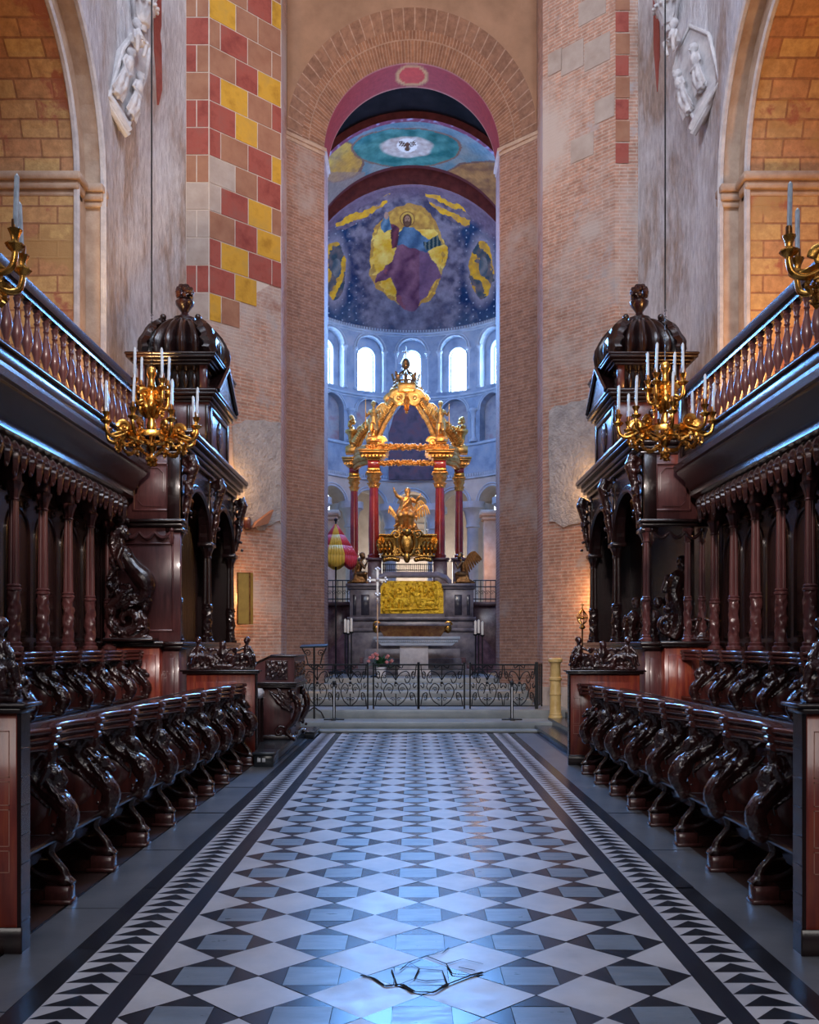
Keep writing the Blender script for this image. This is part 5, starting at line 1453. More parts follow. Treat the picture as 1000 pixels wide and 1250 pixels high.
def reliquary():
    Y = 27.0; t = thing('reliquary_tomb', 'gilded tomb-shaped reliquary under the baldachin', 'reliquary', (P(497, 0, Y).x, Y, P(0, 679, Y).z))
    def X(px): return P(px, 0, Y).x
    def Z(py): return P(0, py, Y).z
    b = MB(); prof = [(653.5, 463, 533), (656, 463, 533), (657.5, 466, 530), (664, 467, 529), (670, 469.5, 527), (675, 468, 528.5), (678.5, 467, 529.5)]
    rings = []
    for py, a, c in prof:
        z = Z(py); xa, xc = X(a), X(c); dd = (X(533) - xc) * .8
        rings.append([(xa, Y - .35 + dd, z), (xc, Y - .35 + dd, z), (xc, Y + .5, z), (xa, Y + .5, z)])
    b.loft(rings, 0, True)
    for px in (466, 530):
        b.leaf([(X(px), Y - .36, Z(656)), (X(px), Y - .42, Z(664)), (X(px), Y - .33, Z(671)), (X(px), Y - .38, Z(678))], .12, .05, side=(1, 0, 0))
    for i in range(34): b.ball((X(lerp(464, 532, i / 33)), Y - .36, Z(655)), .028, 6)
    b.build('chest', 'gold', t)
    b = MB()
    b.tube([(X(497) + .27 * math.cos(a), Y - .40, Z(665) + .36 * math.sin(a)) for a in [2 * PI * i / 24 for i in range(25)]], .045, 8)
    b.ball((X(497), Y - .36, Z(665)), (.2, .06, .28), 14)
    for q in (-1, 1):
        b.spiral((X(497) + q * .30, Y - .42, Z(655)), (q, 0, 0), (0, 0, 1), .13, 1.5, .035); b.spiral((X(497) + q * .26, Y - .42, Z(676)), (q, 0, 0), (0, 0, 1), .12, 1.5, .03)
        for u in (.42, .53, .64, .74): b.leaf([(X(497) + q * u, Y - .34, Z(677)), (X(497) + q * (u + .03), Y - .40, Z(668)), (X(497) + q * (u + .1), Y - .36, Z(660))], .09, .03, side=(1, 0, 0))
    b.ball((X(497), Y - .42, Z(651)), (.13, .1, .12), 10); b.ball((X(497), Y - .42, Z(682)), (.1, .08, .16), 10)
    b.build('cartouche', 'gold', t)
    b = MB()
    b.box((X(466), Y - .4, Z(681)), (X(531), Y + .4, Z(679)), 0, .01)
    for a, c in ((470, 486), (508, 525)):
        for i in range(8): b.ball((X(lerp(a, c, i / 7)), Y - .34, Z(684.5 - 1.2 * math.sin(PI * i / 7))), .07, 8)
    b.build('feet', 'gold', t)
reliquary()

def wings_pair(b, root, L, spread=1.):
    for q in (-1, 1): wing(b, root, (q * spread, .35, 0), (0, 0, 1), L, 7, L * .028)

def saint():
    Y = 26.95; k = px2m(Y)
    def q(x, y, d=0.): return P(410 + x * .18, 590 + y * .18, Y + d)
    m = .18 * k; b = MB()
    head(b, q(488, 62), 24 * m, (-.2, -1, .25)); b.ball(q(486, 50, .03), (22 * m,) * 3, 9)
    b.ball(q(487, 84, -.07), (14 * m, 12 * m, 18 * m), 8)             # beard
    b.cap(q(486, 80), q(484, 96), 11 * m, 14 * m)
    b.tube([q(484, 98), q(478, 125), q(470, 160), q(466, 190)], [34 * m, 42 * m, 40 * m, 48 * m], 12)
    b.cap(q(450, 105), q(415, 85, -.05), 17 * m, 13 * m); b.cap(q(415, 85, -.05), q(398, 52, -.1), 12 * m, 9 * m); hand(b, q(398, 50, -.1), (-.3, 0, 1), (0, -1, 0), 26 * m)
    b.cap(q(515, 108), q(540, 125, -.05), 17 * m, 13 * m); b.cap(q(540, 125, -.05), q(566, 92, -.1), 12 * m, 9 * m); hand(b, q(567, 90, -.1), (.4, 0, 1), (0, -1, 0), 26 * m)
    b.cap(q(452, 195), q(440, 215, -.25), 34 * m, 30 * m); b.cap(q(440, 215, -.25), q(450, 285, -.2), 26 * m, 18 * m)
    b.cap(q(485, 195), q(510, 215, -.25), 34 * m, 30 * m); b.cap(q(510, 215, -.25), q(505, 290, -.2), 26 * m, 18 * m)
    for i in range(7): b.cap(q(440 + i * 12, 150), q(425 + i * 18, 190 + 8 * math.sin(i * 2), -.16), 8 * m, 11 * m, 7)
    for i in range(9):
        xx = 444 + i * 8.2; b.tube([q(xx * .5 + 238, 168, -.10), q(xx, 200 + 9 * math.sin(i * 2.3), -.26), q(xx - 8 * math.sin(i * 1.1), 245, -.22), q(xx * .8 + 98 + 9 * math.sin(i * 1.7), 290, -.2)], [6 * m, 8 * m, 7 * m, 6 * m], 7, sub=3)
    b.tube([q(462, 205, -.1), q(480, 245, -.08), q(482, 285, -.06)], [30 * m, 32 * m, 28 * m], 10, sub=3)
    b.tube([q(505, 100, -.12), q(475, 140, -.2), q(440, 180, -.2), q(415, 200, -.1)], [9 * m, 13 * m, 13 * m, 8 * m], 8, sub=3)
    b.cap(q(445, 290, -.25), q(440, 300, -.33), 12 * m, 10 * m, 7); b.cap(q(505, 295, -.25), q(512, 304, -.33), 12 * m, 10 * m, 7)
    me = sculpt(b, .012, .006, 14)
    t = thing('saint_statue', 'gilded statue of a bearded robed man raising both arms on the reliquary', 'statue', (q(480, 330).x, Y, P(0, 654, Y).z))
    place_mesh('figure', me, 'gold2', t)
    b = MB(); r = random.Random(6)
    for (x, y, R_) in ((430, 260, 30), (470, 290, 40), (520, 290, 34), (450, 320, 44), (500, 330, 40), (540, 320, 26), (420, 310, 26), (480, 240, 30), (465, 350, 40), (520, 350, 36), (430, 352, 30)):
        b.ball(q(x, y), (R_ * m, R_ * m * 1.3, R_ * m), 9)
    for (x, y, dx) in ((418, 250, -1), (530, 195, 1), (530, 300, 1)):     # cherubs
        head(b, q(x, y, -.2), 15 * m, (dx * .3, -1, 0)); b.ball(q(x, y - 8, -.17), (15 * m,) * 3, 8); b.cap(q(x, y + 22, -.16), q(x - dx * 12, y + 55, -.12), 16 * m, 15 * m)
        b.cap(q(x, y + 25, -.2), q(x + dx * 22, y + 40, -.22), 8 * m, 6 * m, 6); b.cap(q(x - dx * 12, y + 60, -.14), q(x + dx * 10, y + 90, -.2), 10 * m, 7 * m, 6)
    for i in range(14): b.ball(q(r.uniform(410, 550), r.uniform(240, 350), -.15), r.uniform(8, 18) * m, 7)
    place_mesh('cloud_and_cherubs', sculpt(b, .013, .008, 12), 'gold2', t)
    for w_ in ((q(525, 190, .05), (1, 0, .35), (-.1, 0, 1), .36, 6, .018), (q(545, 195, -.1), (1, -.2, -.2), (.2, 0, 1), .36, 6, .018), (q(418, 232, .05), (-.5, 0, .5), (-.4, 0, 1), .30, 6, .016)):
        b = MB(); wing(b, *w_); b.build('wing', 'gold2', t)
saint()

def baldachin():
    YI, YO = 27.3, 28.3; cx = 496.5
    t = thing('baldachin', 'gilded baldachin on four red marble columns over the altar', 'baldachin', (P(497, 0, 27.6).x, 27.6, 4.1))
    cols = [(456.5, YI, 6.3, 684, 596, 577), (537, YI, 6.3, 684, 596, 577), (432.5, YO, 5.0, 684, 600, 583), (560.5, YO, 5.0, 684, 600, 583)]
    for (px, Y, rp, yb, yc, yt) in cols:
        o = P(px, yb, Y); r = rp * px2m(Y); zc, zt = P(0, yc, Y).z, P(0, yt, Y).z
        b = MB(); h = zc - o.z
        b.lathe([(r * 1.35, 0), (r * 1.35, .05), (r * 1.15, .08), (r * 1.25, .14), (r * 1.02, .17), (r * 1.03, h * .4), (r * .86, h)], (o.x, o.y, o.z), 24); c = b.build('column', 'porphyry', t)
        b = MB(); hh = zt - zc
        b.lathe([(r * .9, 0), (r * 1.02, .03), (r * .9, .06), (r * .95, hh * .3), (r * 1.25, hh * .7), (r * 1.5, hh * .9), (r * 1.55, hh)], (o.x, o.y, zc), 16)
        for row, (zz, rr) in enumerate(((.1, 1.05), (.42, 1.2), (.7, 1.4))):
            for j in range(8):
                a = 2 * PI * (j + .5 * row) / 8
                b.leaf([(o.x + r * .95 * math.cos(a), o.y + r * .95 * math.sin(a), zc + hh * zz), (o.x + r * rr * math.cos(a), o.y + r * rr * math.sin(a), zc + hh * (zz + .22)), (o.x + r * (rr + .3) * math.cos(a), o.y + r * (rr + .3) * math.sin(a), zc + hh * (zz + .2))], r * .4, r * .12, side=(-math.sin(a), math.cos(a), 0), n=6, lobes=2)
        b.box((o.x - r * 1.5, o.y - r * 1.5, zt - .05), (o.x + r * 1.5, o.y + r * 1.5, zt), 0, .01); b.build('capital', 'gold2', c)
    for (px, Y, rp, yb, yc, yt) in cols:     # entablature blocks
        o = P(px, yt, Y); r = rp * px2m(Y); big = rp > 6; z = o.z; u = px2m(Y)
        b = MB(); b.box((o.x - r * 1.25, o.y - r * 1.25, z), (o.x + r * 1.25, o.y + r * 1.25, z + 5 * u), 0, .012); b.build('frieze_block', 'gold', t)
        b = MB(); b.box((o.x - r * 1.15, o.y - r * 1.15, z + 5 * u), (o.x + r * 1.15, o.y + r * 1.15, z + (14 if big else 11) * u), 0, .01); b.build('red_block', 'porphyry', t)
        b = MB(); z2 = z + (14 if big else 11) * u
        for i, (o_, h) in enumerate(((1.3, 2.2), (1.7, 2.4), (2.2, 2.6), (2.7, 2.6), (2.9, 2.0))):
            b.box((o.x - r * o_, o.y - r * o_, z2), (o.x + r * o_, o.y + r * o_, z2 + h * u), 0, .014); z2 += h * u
        for i in range(7):
            x = o.x + r * 2.1 * (i / 3 - 1); b.box((x - .03, o.y - r * 2.4, z + (17 if big else 14) * u), (x + .03, o.y - r * 2.0, z + (19 if big else 16) * u))
        b.build('cornice', 'gold2', t)
    for sg in (-1, 1):      # curved side entablatures joining front and back columns
        b = MB()
        a, c = (P(456.5, 556, YI), P(432.5, 566, YO)) if sg < 0 else (P(537, 556, YI), P(560.5, 566, YO))
        for dz, w in ((-.14, .09), (0, .13), (.12, .1)):
            b.tube([a + Vector((0, 0, dz)), a.lerp(c, .5) + Vector((sg * .12, -.12, dz)), c + Vector((0, 0, dz))], w, 8)
        b.build('side_entablature', 'gold2', t)
    def garland(y0, xa, xb, Y, r, sag, seed):
        b = MB(); rr = random.Random(seed); n = 46
        pts = [P(lerp(xa, xb, i / n), y0 + sag * math.sin(PI * i / n), Y) for i in range(n + 1)]
        b.tube(pts, r * .7, 8)
        for p in pts:
            for j in range(5): b.ball(p + Vector((rr.uniform(-.03, .03), rr.uniform(-1, .4) * r * .7, rr.uniform(-1, 1) * r * .8)), r * rr.uniform(.35, .6), 6)
        return b.build('garland', 'gold2', t)
    garland(547, 448, 546, YI - .25, .09, -1.5, 1); garland(566, 462, 532, YI - .1, .075, -1, 2)
    b = MB()
    for sg in (-1, 1): b.tube([P(cx + sg * 62, 552, YO), P(cx + sg * 52, 548, YI + .3), P(cx + sg * 40, 546, YI - .2)], [.12, .12, .1], 8)
    b.build('cornice_scroll', 'gold2', t)
    # scroll ribs carrying the crown
    YC = 27.9
    def rib(path, w, seed, Ys):
        b = MB(); n = len(path)
        pts = [P(px, py, lerp(Ys[0], Ys[1], i / (n - 1))) for i, (px, py) in enumerate(path)]
        fine = []
        for i in range(n - 1):
            for q in range(6): fine.append(pts[i].lerp(pts[i + 1], q / 6))
        fine.append(pts[-1])
        for _ in range(3): fine = [fine[0]] + [(fine[i - 1] + fine[i] * 2 + fine[i + 1]) / 4 for i in range(1, len(fine) - 1)] + [fine[-1]]
        b.tube(fine, w, 8, flat=(.55, 1.1)); rr = random.Random(seed)
        for i, p in enumerate(fine[1:-1]):
            d = (fine[i + 2] - fine[i]).normalized(); up = Vector((-d.z, 0, d.x)); up = up if up.z > 0 else -up
            if i % 3 == 0: b.spiral(p + up * w * 1.1 + Vector((0, -w * .5, 0)), d, up, w * .75, 1.3, w * .25, k=14, n=5)
            b.leaf([p - Vector((0, w, 0)), p + up * w * .8 - Vector((0, w * 1.1, 0)), p + up * w * 1.9 + d * w * .6], w * .55, w * .2, side=d, n=6, lobes=2)
            b.ball(p - up * w * .7 - Vector((0, w * .4, 0)), w * rr.uniform(.3, .5), 6)
        b.build('scroll_rib', 'gold2', t)
    for sg in (-1, 1):
        rib([(cx + sg * 40, 541), (cx + sg * 36, 530), (cx + sg * 30, 517), (cx + sg * 22, 503), (cx + sg * 14, 491), (cx + sg * 8, 477)], .15, 3 + sg, (YI, YC))
        rib([(cx + sg * 62, 545), (cx + sg * 55, 531), (cx + sg * 42, 521), (cx + sg * 28, 508), (cx + sg * 12, 484)], .13, 7 + sg, (YO, YC + .3))
    b = MB()
    for sg in (-1, 1):
        b.spiral(P(cx + sg * 10, 486, YC - .3), (sg, 0, 0), (0, 0, 1), .21, 1.7, .06, flat=(1, 2))
        b.spiral(P(cx + sg * 18, 489, YC - .2), (sg, 0, 0), (0, 0, 1), .17, 1.6, .05, flat=(1, 2))
    b.leaf([P(cx, 484, YC - .35), P(cx, 494, YC - .45), P(cx, 504, YC - .35)], .11, .05, side=(1, 0, 0)); b.ball(P(cx, 503, YC - .35), .05, 8)
    b.box(P(cx - 8, 485, YC - .3), P(cx + 8, 477, YC + .3), 0, .02); b.box(P(cx - 11, 478, YC - .4), P(cx + 11, 475.5, YC + .4), 0, .02)
    b.build('crown_base', 'gold2', t)
    b = MB(); o = P(cx - 1, 474, YC); u = px2m(YC)
    b.tube([(o.x + 14 * u * math.cos(a), o.y + 14 * u * math.sin(a), o.z + .04) for a in [2 * PI * i / 28 for i in range(29)]], .05, 7)
    b.tube([(o.x + 14 * u * math.cos(a), o.y + 14 * u * math.sin(a), o.z + .16) for a in [2 * PI * i / 28 for i in range(29)]], .03, 7)
    for i in range(12):
        a = 2 * PI * i / 12; b.ball((o.x + 14 * u * math.cos(a), o.y + 14 * u * math.sin(a), o.z + .1), .05, 7)
    for i in range(8):
        a = 2 * PI * i / 8; ca, sa = math.cos(a), math.sin(a)
        b.leaf([(o.x + 14 * u * ca, o.y + 14 * u * sa, o.z + .15), (o.x + 15.5 * u * ca, o.y + 15.5 * u * sa, o.z + .3), (o.x + 17 * u * ca, o.y + 17 * u * sa, o.z + .42)], .08, .03, side=(-sa, ca, 0), n=7, lobes=2)
        b.tube([(o.x + 13 * u * ca, o.y + 13 * u * sa, o.z + .2), (o.x + 11 * u * ca, o.y + 11 * u * sa, o.z + .38), (o.x + 5 * u * ca, o.y + 5 * u * sa, o.z + .46), (o.x, o.y, o.z + .44)], .03, 6)
    b.lathe([(.09, .4), (.05, .46), (.1, .52), (.05, .58)], (o.x, o.y, o.z), 12)
    b.build('crown', 'bronze', t)
    b = MB(); b.ball((o.x, o.y, o.z + .72), (.14, .14, .17), 14); b.cap((o.x, o.y, o.z + .88), (o.x, o.y, o.z + 1.22), .022, .012, 7); b.cap((o.x - .09, o.y, o.z + 1.06), (o.x + .09, o.y, o.z + 1.06), .016, .016, 7)
    for i in range(8):
        a = 2 * PI * i / 8; b.cap((o.x + .13 * math.cos(a), o.y, o.z + .72 + .16 * math.sin(a)), (o.x + .2 * math.cos(a), o.y, o.z + .72 + .24 * math.sin(a)), .014, .006, 5)
    b.build('orb_and_cross', 'bronze', t)
    for sg in (-1, 1):       # flaming urns over the outer columns
        o = P(cx + sg * 67, 546, YO); b = MB(); r = random.Random(sg + 3)
        b.box((o.x - .18, o.y - .18, o.z - .2), (o.x + .18, o.y + .18, o.z), 0, .02)
        b.lathe([(.13, 0), (.13, .05), (.06, .1), (.1, .2), (.11, .34), (.2, .44), (.2, .5), (.1, .52), (.06, .6)], (o.x, o.y, o.z), 14)
        for i in range(18): a = r.uniform(0, 6.28); z = r.uniform(.55, .9); b.ball((o.x + (.95 - z) * .28 * math.cos(a), o.y + (.95 - z) * .28 * math.sin(a), o.z + z), r.uniform(.04, .075), 7)
        b.build('urn', 'gold2', t)
        b = MB(); o = P(cx + sg * 42, 541, YI); b.box((o.x - .16, o.y - .16, o.z - .05), (o.x + .16, o.y + .16, o.z + .17), 0, .015); b.spiral((o.x - sg * .24, o.y - .1, o.z + .02), (-sg, 0, 0), (0, 0, 1), .13, 1.6, .04, flat=(1, 2)); b.build('statue_plinth', 'gold2', t)
baldachin()

def angel_statue(sg):
    """standing gilded angel beside the scroll ribs"""
    Y = 27.25; cxp = 456 if sg < 0 else 538; s = -sg   # s: free hand side (towards the crown)
    def q(x, y, d=0.): return P(cxp + x, 537 - 0 - y, Y + d)
    m = px2m(Y); b = MB()
    head(b, q(0, 43.5), 3.5 * m, (s * .3, -1, -.1)); b.ball(q(0, 44.5, .02), (3.5 * m, 3.6 * m, 3.3 * m), 9)
    b.cap(q(0, 40), q(0, 38), 1.6 * m, 1.8 * m)
    b.tube([q(0, 37), q(0, 33), q(0, 28), q(0, 24), q(0, 20)], [4.2 * m, 5.2 * m, 4.0 * m, 4.6 * m, 5.2 * m], 12)
    b.cap(q(-2, 22), q(-2.6, 12, -.03), 3. * m, 2.3 * m); b.cap(q(-2.6, 12, -.03), q(-2.4, 3), 2.2 * m, 1.5 * m); b.cap(q(-2.4, 2), q(-3, .8, -.1), 1.5 * m, 1.1 * m)
    b.cap(q(2, 22), q(3.2, 12, -.12), 3. * m, 2.3 * m); b.cap(q(3.2, 12, -.12), q(2.8, 3), 2.2 * m, 1.5 * m); b.cap(q(2.8, 2), q(3.4, .8, -.1), 1.5 * m, 1.1 * m)
    for i in range(7): b.cap(q(-4 + i * 1.4, 23), q(-5 + i * 1.7, 13 + 2 * math.sin(i * 2.1), -.02), 1.2 * m, 1.4 * m, 7)
    b.cap(q(-4.5, 35), q(-8, 29, -.05), 1.8 * m, 1.4 * m); b.cap(q(-8, 29, -.05), q(-9.3 if sg < 0 else -5, 33 if sg < 0 else 24, -.12), 1.3 * m, 1. * m)
    hand(b, q(-9.3 if sg < 0 else -5, 33 if sg < 0 else 24, -.12), (-.2, -.2, .9 if sg < 0 else -.6), (0, -1, 0), 3 * m)
    b.cap(q(4.5, 35), q(8, 30, -.05), 1.8 * m, 1.4 * m); b.cap(q(8, 30, -.05), q(6 if sg < 0 else 10, 24 if sg < 0 else 34, -.14), 1.3 * m, 1. * m)
    hand(b, q(6 if sg < 0 else 10, 24 if sg < 0 else 34, -.14), (.2, -.2, -.7 if sg < 0 else .9), (0, -1, 0), 3 * m)
    me = sculpt(b, .010, .003, 16)
    side = 'left' if sg < 0 else 'right'
    t = thing('angel_statue', ('gilded angel with a thin spear standing at the left of the baldachin crown' if sg < 0 else 'gilded angel with raised hand standing at the right of the baldachin crown'), 'statue', (q(0, 0).x, Y, q(0, -2).z))
    place_mesh('figure', me, 'gold2', t)
    b = MB(); wing(b, q(sg * -2, 35, .08), (-sg if sg < 0 else -1, .2, 0), (0, 0, 1), .38, 6, .016); b.build('wing', 'gold2', t)
    b = MB(); xs = -9.6 if sg < 0 else 10.4
    b.cap(q(xs, 14, -.14), q(xs, 50 if sg < 0 else 44, -.14), .014, .01, 6); b.build('spear' if sg < 0 else 'torch', 'gold2', t)
    b = MB(); b.lathe([(.2, -2.4 * m), (.2, 0), (.15, .4 * m)], tuple(q(0, 0)), 12); b.build('base', 'gold2', t)
angel_statue(-1); angel_statue(1)

def kneeling_angel(sg):
    Y = 26.5; m = px2m(Y); cxp = 438 if sg < 0 else 566; f = -sg    # faces the middle
    def q(x, y, d=0.): return P(cxp + f * x, 712.5 - y, Y + .3 + d)
    b = MB()
    head(b, q(5, 33), 3.6 * m, (f, -.5, -.3)); b.ball(q(4, 35, .03), (3.9 * m, 4 * m, 3.6 * m), 9); b.cap(q(3.5, 29), q(2, 27), 1.7 * m, 2 * m)
    b.tube([q(1, 27), q(0, 22), q(-1, 16), q(-1, 11), q(0, 6), q(1, 2)], [4 * m, 5 * m, 4.6 * m, 6 * m, 8 * m, 8.5 * m], 12)
    b.cap(q(-1, 11, -.1), q(8, 12, -.16), 4 * m, 3.2 * m); b.cap(q(8, 12, -.16), q(7.5, 2, -.12), 2.8 * m, 2.4 * m)
    b.cap(q(0, 8, .1), q(7, 3, .12), 4 * m, 3 * m); b.cap(q(-6, 3), q(-11, 1.8), 3.4 * m, 2 * m)
    b.cap(q(3, 25, -.1), q(7, 19, -.18), 2 * m, 1.6 * m); b.cap(q(7, 19, -.18), q(9, 24, -.1), 1.5 * m, 1.1 * m); hand(b, q(9, 24, -.1), (f * .3, 0, 1), (0, 1, 0), 3.4 * m)
    b.cap(q(3, 25, .1), q(7, 20, .14), 2 * m, 1.6 * m); b.cap(q(7, 20, .14), q(9.4, 24, .0), 1.5 * m, 1.1 * m); hand(b, q(9.4, 24, .0), (f * .3, 0, 1), (0, -1, 0), 3.4 * m)
    for i in range(9): b.cap(q(-3 + i, 13, -.14), q(-8 + i * 2, 2, -.18), 1.1 * m, 1.4 * m, 7)
    b.tube([q(-14, .6), q(-2, .8), q(12, .6)], [2.2 * m, 4 * m, 2.2 * m], 8)
    me = sculpt(b, .011, .005, 16)
    t = thing('kneeling_angel', 'dark bronze winged angel kneeling on the %s end of the high altar' % ('left' if sg < 0 else 'right'), 'statue', (q(0, 0).x, Y, q(0, 0).z))
    place_mesh('figure', me, 'bronze', t)
    for d, nm in ((.12, 0), (-.12, 1)):
        b = MB(); wing(b, q(-1, 24, d), (-f, d * 1.6, .25), (f * .1, 0, 1), .44, 8, .02); b.build('wing', 'bronze', t)
kneeling_angel(-1); kneeling_angel(1)

def low_altar():
    Y = 25.2
    t = thing('tomb_altar', 'low red and gilt marble tomb altar below the gilded relief', 'altar', (P(503, 0, Y).x, Y, .87))
    b = MB(); z0, z1 = .87, P(0, 778, Y).z; X = lambda p: P(p, 0, Y).x
    b.box((X(445), Y + .1, z0), (X(562), Y + .75, z1 - .3), 0, .01); b.build('base', 'greymarble', t); b = MB()
    rings = []
    for py, a, c, d in ((779, 470, 537, .05), (774, 467, 540, 0), (768, 463, 544, -.08), (764, 461, 546, -.12)):
        z = P(0, py, Y).z; rings.append([(X(a), Y + d, z), (X(c), Y + d, z), (X(c), Y + .75, z), (X(a), Y + .75, z)])
    b.loft(rings, 0, True); b.build('sarcophagus', 'tomb', t)
    b = MB(); b.box((X(458), Y - .2, P(0, 764, Y).z), (X(549), Y + .75, P(0, 761, Y).z), 0, .01); b.build('top', 'greymarble', t)
    b = MB()
    for px in (459.5, 547): b.ball(P(px, 767, Y - .1), (.1, .1, .13), 10); b.spiral(P(px, 763, Y - .14), (1, 0, 0), (0, 0, 1), .1, 1.4, .03)
    b.build('gilt_masks', 'gold', t)
    b = MB()
    for k in range(3): b.box((X(432 + k * 6), Y - .55 + k * .16, .87), (X(575 - k * 6), Y + .3, .87 + .14 * (k + 1)), 0, .012)
    b.build('steps', 'greymarble', t)
    Y = 23.9; X = lambda p: P(p, 0, Y).x
    t = thing('altar_table', 'grey marble altar table on a pale stone block, before the tomb altar', 'altar', (X(506), Y, .87))
    b = MB(); b.box((X(456), Y, P(0, 780.5, Y).z), (X(562), Y + .9, P(0, 777, Y).z), 0, .01); b.prism([(X(457), Y + .03, P(0, 780.5, Y).z), (X(561), Y + .03, P(0, 780.5, Y).z), (X(552), Y + .03, P(0, 788, Y).z), (X(466), Y + .03, P(0, 788, Y).z)], (0, .84, 0))
    for i in range(42): b.ball((lerp(X(460), X(558), i / 41), Y + .03, P(0, 783, Y).z), .03, 6)
    b.build('slab', 'apse_trim', t)
    b = MB(); b.box((X(488), Y + .1, 1.02), (X(523), Y + .8, P(0, 788, Y).z), 0, .012); b.box((X(486), Y - .02, .87), (X(526), Y + .85, 1.03), 0, .012); b.build('block', 'white_stone', t)
low_altar()

